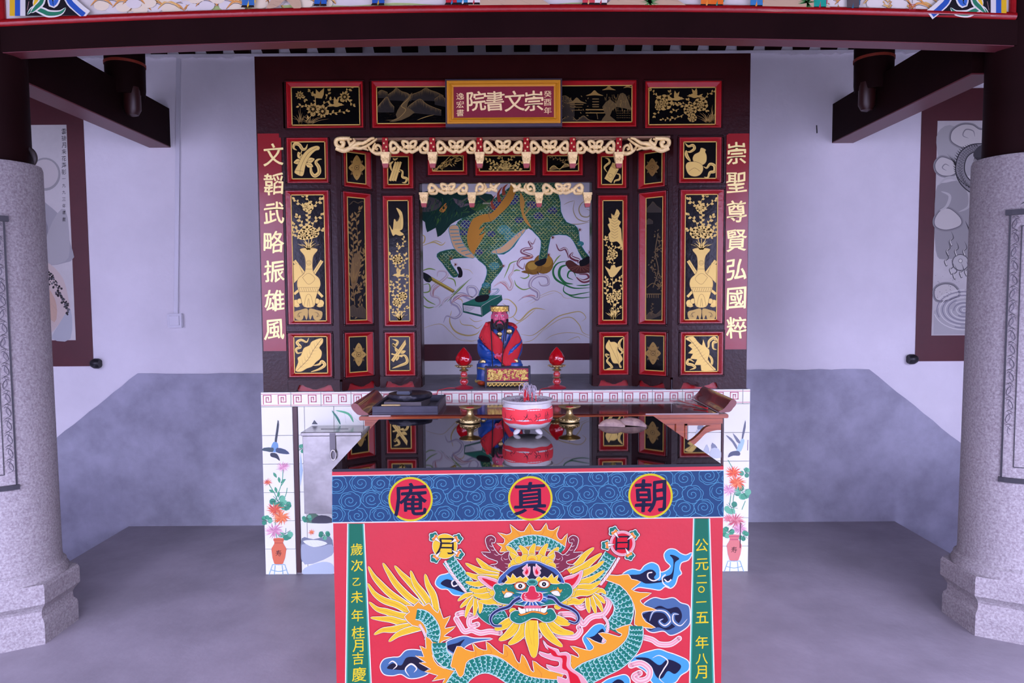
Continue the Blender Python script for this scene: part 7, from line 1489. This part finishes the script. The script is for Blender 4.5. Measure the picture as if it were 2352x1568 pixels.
for k in range(11): R_ = 12 + 17 * k; a.line([(min(1432, max(1162, 1345 + R_ * math.cos(t / 6 + k))), min(698, 552 + R_ * .66 * math.sin(t / 6 + k))) for t in range(34)], 5, '8884a0' if k % 2 else 'd8d4e6')
for k in range(60): a.disc(q.uniform(1170, 1430), q.uniform(340, 480), q.uniform(1.5, 3), '7c7888', n=6, up=False)
a.up(); a.build('ink_dragon', pink, o)
# ================================================================ seated deity statue
SX, SY, SZ = -.070, 4.0, PZ
S0 = Vector((SX, SY, SZ))
ds = thing('deity_statue', S0, 'seated bearded statue in a blue robe, gilt crown and draped red cloth', 'statue')
blue = mat('robe_blue', '2050b8', .35, var=.12, vscale=30, coat=.1, k=.95)
def sect(bm, secs, seg=28, pw=2.3):
    R = []
    for z, cx, cy, rx, ry in secs:
        ring = []
        for k in range(seg):
            t = 2 * PI * k / seg; c, s = math.cos(t), math.sin(t)
            ring.append(bm.verts.new(S0 + Vector((cx + rx * math.copysign(abs(c) ** (2 / pw), c), cy + ry * math.copysign(abs(s) ** (2 / pw), s), z))))
        R.append(ring)
    for A, B in zip(R, R[1:]):
        for k in range(seg): bm.faces.new((A[k], A[(k + 1) % seg], B[(k + 1) % seg], B[k]))
    bm.faces.new(R[0][::-1]); bm.faces.new(R[-1])
bm = BM()
sect(bm, [(0.018, 0, -.02, .125, .085), (.04, 0, -.025, .126, .095), (.09, 0, -.03, .118, .098), (.125, 0, -.025, .114, .095), (.15, 0, -.005, .105, .075), (.18, 0, .012, .092, .058), (.24, 0, .018, .086, .052), (.29, 0, .02, .094, .048), (.32, 0, .022, .085, .042), (.335, 0, .022, .05, .034), (.35, 0, .02, .03, .03)])
for s in (-1, 1):                      # shoulders, sleeves and knees
    tube(bm, spl([tuple(S0 + Vector(v)) for v in ((s * .062, .02, .315), (s * .082, .012, .27), (s * .090, -.005, .215), (s * .080, -.040, .178), (s * .055, -.072, .165), (s * .025, -.086, .165))], 4), [.026 + .016 * math.sin(PI * min(1, i / 20)) for i in range(len(spl([(0,)] * 6, 4)))], 14)
    ell(bm, S0 + Vector((s * .076, -.050, .118)), (.05, .06, .036), 18, 12)
    tube(bm, [S0 + Vector((s * .085, -.09, .12)), S0 + Vector((s * .085, -.105, .06)), S0 + Vector((s * .085, -.10, .02))], [.046, .044, .05], 16)
    for k in range(5): tube(bm, spl([tuple(S0 + Vector((s * (.125 - .01 * k), -.02 - .014 * k, .25 - .018 * k))), tuple(S0 + Vector((s * (.118 - .016 * k), -.058 - .012 * k, .235 - .016 * k))), tuple(S0 + Vector((s * (.09 - .018 * k), -.082 - .006 * k, .222 - .012 * k)))], 4), .0055, 6)
robe = obj('robed_body', bm, blue, ds)
rm = robe.modifiers.new('weld', 'REMESH'); rm.mode = 'VOXEL'; rm.voxel_size = .0042; rm.use_smooth_shade = True
sm_ = robe.modifiers.new('smooth', 'SMOOTH'); sm_.iterations = 5; sm_.factor = .5
# hands folded in the lap
skin = mat('rose_skin', 'dc5c8c', .4, k=.95)
bm = BM()
for s in (-1, 1):
    c = S0 + Vector((s * .016, -.108, .163)); ell(bm, c, (.017, .010, .012), 12, 8)
    for f_ in range(4): tube(bm, [c + Vector((s * .006, -.004, .009 - .006 * f_)), c + Vector((-s * .010, -.012, .008 - .006 * f_)), c + Vector((-s * .021 + s * .002 * abs(f_ - 1), -.010, .006 - .006 * f_))], [.0036, .0034, .0024], 8)
    tube(bm, [c + Vector((s * .006, -.002, .010)), c + Vector((-s * .002, -.010, .016)), c + Vector((-s * .010, -.012, .015))], [.004, .0037, .0027], 8)
obj('hand', bm, skin, ds, auto=60)
# head
H = S0 + Vector((0, .005, .385))
bm = BM(); ell(bm, H, (.043, .044, .056), 28, 20); ell(bm, H + Vector((0, -.012, -.026)), (.033, .034, .032), 20, 14)
ell(bm, H + Vector((0, -.046, -.006)), (.0055, .008, .013), 12, 8); ell(bm, H + Vector((0, -.0485, -.015)), (.0095, .007, .0055), 12, 8)
for s in (-1, 1):
    ell(bm, H + Vector((s * .022, -.037, -.014)), (.012, .008, .012), 12, 8)
    ell(bm, H + Vector((s * .018, -.041, .014)), (.013, .005, .004), 12, 8)
    ell(bm, H + Vector((s * .045, .004, -.004)), (.006, .012, .018), 12, 8); ell(bm, H + Vector((s * .045, .002, -.024)), (.005, .007, .010), 12, 8)
tube(bm, [H + Vector((0, .004, -.03)), H + Vector((0, .010, -.07))], .026, 16)
hd = obj('head', bm, skin, ds); r_ = hd.modifiers.new('weld', 'REMESH'); r_.mode = 'VOXEL'; r_.voxel_size = .0022; r_.use_smooth_shade = True; r2 = hd.modifiers.new('smooth', 'SMOOTH'); r2.iterations = 3
def small(name, parts, m_, par, auto=60):
    bm = BM()
    for c, r in parts: ell(bm, c, r, 12, 8)
    return obj(name, bm, m_, par, auto=auto)
small('eye', [(H + Vector((s * .0175, -.0395, .005)), (.0085, .004, .0036)) for s in (-1, 1)][:1], mat('eye_white', 'f4f0fa', .2), hd); small('eye', [(H + Vector((.0175, -.0395, .005)), (.0085, .004, .0036))], mat('eye_white', 'f4f0fa', .2), hd)
for s in (-1, 1): small('pupil', [(H + Vector((s * .0175, -.0432, .005)), (.0030, .0012, .0030))], mat('pupil_blue', '20305c', .2), hd)
for s in (-1, 1):
    bm = BM(); tube(bm, [H + Vector((s * .008, -.0455, .0165)), H + Vector((s * .018, -.044, .021)), H + Vector((s * .030, -.035, .019))], [.0008, .0014, .0005], 6); obj('eyebrow', bm, blackm, hd)
small('lips', [(H + Vector((0, -.0475, -.027)), (.011, .004, .0028)), (H + Vector((0, -.0465, -.031)), (.008, .004, .0026))], mat('lip_red', 'd01838', .3), hd)
beard = mat('black_hair', '1c1420', .5, k=.7); bm = BM()
for s in (-1, 1):
    tube(bm, spl([tuple(H + Vector(v)) for v in ((s * .004, -.051, -.0225), (s * .016, -.050, -.027), (s * .024, -.046, -.040), (s * .026, -.044, -.058), (s * .021, -.046, -.072))], 4), [.0015 + .003 * math.sin(PI * min(1, (i + 3) / 19)) for i in range(17)], 8)
    tube(bm, spl([tuple(H + Vector(v)) for v in ((s * .044, -.008, -.018), (s * .044, -.020, -.042), (s * .040, -.030, -.075), (s * .036, -.034, -.105), (s * .032, -.036, -.14))], 4), [.007 - .0003 * i for i in range(17)], 8)
for k in range(5): x = (k - 2) * .0065; tube(bm, spl([tuple(H + Vector(v)) for v in ((x * .5, -.047 + abs(x) * .3, -.040), (x, -.048 + abs(x) * .4, -.056), (x * 1.1, -.043, -.075), (x * .7, -.038, -.095 + abs(x)))], 4), [.0022, .003, .0036, .004, .004, .004, .0038, .0034, .003, .0026, .002, .0014, .001], 8)
obj('beard', bm, beard, hd, auto=60)
bm = BM(); ell(bm, H + Vector((0, .012, .012)), (.045, .040, .046), 20, 12); obj('hair', bm, beard, hd, auto=60)
# crown
cr_ = mat('crown_gold', 'ecc878', .3, metal=.6, bump=.7, bscale=130, k=1.1); T_ = H + Vector((0, .002, 0))
def hoop(bm, prof, c, seg=40, sx=1.0, sy=1.0):
    R = [[bm.verts.new(c + Vector((r * sx * math.cos(2 * PI * k / seg), r * sy * math.sin(2 * PI * k / seg), z))) for k in range(seg)] for r, z in prof]
    for A, B in zip(R, R[1:]):
        for k in range(seg): bm.faces.new((A[k], A[(k + 1) % seg], B[(k + 1) % seg], B[k]))
    return R
bm = BM(); R = hoop(bm, [(.043, .026), (.047, .027), (.050, .040), (.053, .056), (.050, .058), (.046, .05)], T_); bm.faces.new(R[-1]); bm.faces.new(R[0][::-1]); cw = obj('crown', bm, cr_, ds, auto=50)
bm = BM(); R = hoop(bm, [(.046, .0585), (.0555, .057), (.0565, .060), (.055, .062), (.046, .0615)], T_); bm.faces.new(R[-1])
for s in (-1, 1): box(bm, T_ + Vector((s * .050, -.026, .030)), T_ + Vector((s * .055, -.020, .060)))
obj('crown_rim', bm, slb, cw, auto=50)
bm = BM()
for k in range(15): t = -PI / 2 + (k - 7) * .2; ell(bm, T_ + Vector((.0505 * math.cos(t), .0505 * math.sin(t), .036 + .010 * (k % 2))), (.006, .006, .008), 8, 6)
obj('crown_relief', bm, cr_, cw, auto=60)
# collar, belt, medallions, hem
bm = BM()
for k in range(4): hoop(bm, [(.034 + .004 * k, .346 - .009 * k - .0), (.038 + .004 * k, .343 - .009 * k), (.034 + .004 * k, .339 - .009 * k)], S0 + Vector((0, .012, 0)), 28)
obj('collar', bm, brass, ds, auto=40)
bm = BM()
for x, y, z, r in ((.055, -.035, .300, .017), (-.095, -.110, .130, .019), (.088, -.112, .134, .018), (.052, -.152, .085, .016), (-.02, -.128, .105, .011), (0, -.038, .262, .012), (.02, -.128, .12, .012), (0, -.034, .24, .010), (.0, -.034, .285, .016)): ell(bm, S0 + Vector((x, y, z)), (r, .006, r * .95), 16, 8)
obj('gilt_medallion', bm, brass, ds, auto=50)
bm = BM()
for s in (-1, 1): tube(bm, spl([tuple(S0 + Vector((s * (.10 + .034 * math.sin(k * .5)), -.145 + .012 * k, .026 + .004 * math.sin(k * 2)))) for k in range(7)], 3), .0065, 8)
tube(bm, spl([tuple(S0 + Vector((-.12, -.12, .10))), tuple(S0 + Vector((-.09, -.15, .098))), tuple(S0 + Vector((-.06, -.15, .088)))], 5), .006, 8)
obj('gilt_hem', bm, goldm, ds, auto=50)
bm = BM()
for s in (-1, 1): ell(bm, S0 + Vector((s * .098, -.112, .018)), (.030, .05, .0178), 16, 10)
obj('boot', bm, mat('orange_boot', 'c84820', .5), ds, auto=60)
# red cloth: a shawl in two lapels, crossing at the lap
def torso_r(z):
    T = [(.09, .155, .15), (.12, .152, .15), (.15, .146, .14), (.18, .140, .118), (.24, .134, .085), (.29, .122, .070), (.325, .094, .056), (.35, .06, .046)]
    for (z0, a0, b0), (z1, a1, b1) in zip(T, T[1:]):
        if z0 <= z <= z1: t = (z - z0) / (z1 - z0); return a0 + (a1 - a0) * t, b0 + (b1 - b0) * t
    return T[0][1:] if z < .09 else T[-1][1:]
def cloth(name, edgeA, edgeB, m_, n=16, mcol=8, off=.004):
    """sheet between two edges given as (x, z) on the front of the body, resting on its round surface"""
    ea = [edgeA[0]] + spl(edgeA, 6)[1:]; eb = spl(edgeB, 6); N_ = 24
    pick = lambda E, t: (lambda i, f: (E[i][0] + (E[min(i + 1, len(E) - 1)][0] - E[i][0]) * f, E[i][1] + (E[min(i + 1, len(E) - 1)][1] - E[i][1]) * f))(int(t * (len(E) - 1) - 1e-9) if t > 0 else 0, (t * (len(E) - 1)) % 1 if t < 1 else 1)
    bm = BM(); G = []
    for i in range(N_ + 1):
        A_, B_ = pick(ea, i / N_), pick(eb, i / N_); row = []
        for j in range(mcol + 1):
            x, z = A_[0] + (B_[0] - A_[0]) * j / mcol, A_[1] + (B_[1] - A_[1]) * j / mcol; rx, ry = torso_r(z); u = max(-.999, min(.999, x / rx)); y = -ry * math.sqrt(1 - u * u) ** .8 - off - .003 * math.sin(j * 1.7 + i * .35) + .018
            row.append(bm.verts.new(S0 + Vector((x, y, z))))
        G.append(row)
    for i in range(N_):
        for j in range(mcol): bm.faces.new((G[i][j], G[i + 1][j], G[i + 1][j + 1], G[i][j + 1]))
    o = obj(name, bm, m_, ds, smooth=True); s = o.modifiers.new('thick', 'SOLIDIFY'); s.thickness = .003; s.offset = 1; return o
redc = mat('red_felt', 'd02838', .9, bump=.3, bscale=200, k=1.0)
def zz(py): return (882 - py) / 405 * .985
def xx(px): return (px - 1148.5) / 405
cl = cloth('red_cloth', [(xx(1116), zz(737)), (xx(1101), zz(768)), (xx(1110), zz(785)), (xx(1128), zz(803)), (xx(1150), zz(826)), (xx(1162), zz(836))], [(xx(1127), zz(738)), (xx(1127), zz(752)), (xx(1140), zz(765)), (xx(1155), zz(783)), (xx(1160), zz(806)), (xx(1176), zz(828))], redc, off=.006)
cloth('red_cloth', [(xx(1186), zz(750)), (xx(1179), zz(765)), (xx(1168), zz(785)), (xx(1157), zz(806)), (xx(1151), zz(822)), (xx(1163), zz(836))], [(xx(1184), zz(748)), (xx(1192), zz(765)), (xx(1200), zz(785)), (xx(1195), zz(806)), (xx(1187), zz(825)), (xx(1181), zz(834))], redc, off=.010)
bm = BM(); P = [(xx(1176), .338, .0), (xx(1184), .325, -.02)]; tube(bm, [S0 + Vector((xx(1170), .02, .335)), S0 + Vector((xx(1178), .0, .335)), S0 + Vector((xx(1185), -.03, .322))], .006, 8); tube(bm, spl([tuple(S0 + Vector(v)) for v in ((-.075, -.02, .340), (-.06, .04, .345), (0, .062, .345), (.07, .04, .338), (.092, -.02, .322))], 4), .010, 8); obj('cloth_fold', bm, redc, ds, auto=60)
bm = BM()
for P in ([(-.12, .27), (-.108, .262), (-.10, .275)], [(-.105, .255), (-.095, .245), (-.09, .262)], [(-.092, .24), (-.08, .232)], [(-.115, .262), (-.10, .25)]): tube(bm, [S0 + Vector((x, -.068 - .0 * x - (.0 if x < -.1 else .012), z)) for x, z in P], .0016, 6)
obj('ink_writing', bm, blackm, cl)
# long prayer beads
bd = mat('dark_beads', '2a1c24', .35)
for s, xa_, xb_ in ((-1, 1127.5, 1133), (1, 1162, 1153)):
    bm = BM()
    for k in range(60):
        t = k / 59; px_ = xa_ + (xb_ - xa_) * t ** .8; py_ = 738 + (842 - 738) * t; z = zz(py_); rx, ry = torso_r(z); x = xx(px_); ell(bm, S0 + Vector((x, -ry * math.sqrt(max(0, 1 - (x / rx) ** 2)) ** .8 - .014 + .012, z)), (.0036, .0036, .0030), 6, 5)
    obj('bead_string', bm, bd, ds, auto=60)
# unseen boards added up to the roof, to keep light off the upper wall
bm = BM(); box(bm, (-4.2, 2.97, 3.09), (4.2, 3.02, 3.93)); box(bm, (-4.2, 2.97, 2.52), (-2.37, 3.02, 3.09)); box(bm, (2.35, 2.97, 2.52), (4.2, 3.02, 3.09))
o = obj('trim_5', bm, MATS['dark_shade_board']); tag(o, 'added unseen dark boarding above and beside the painted beam, blocking light', 'boarding', kind='structure')
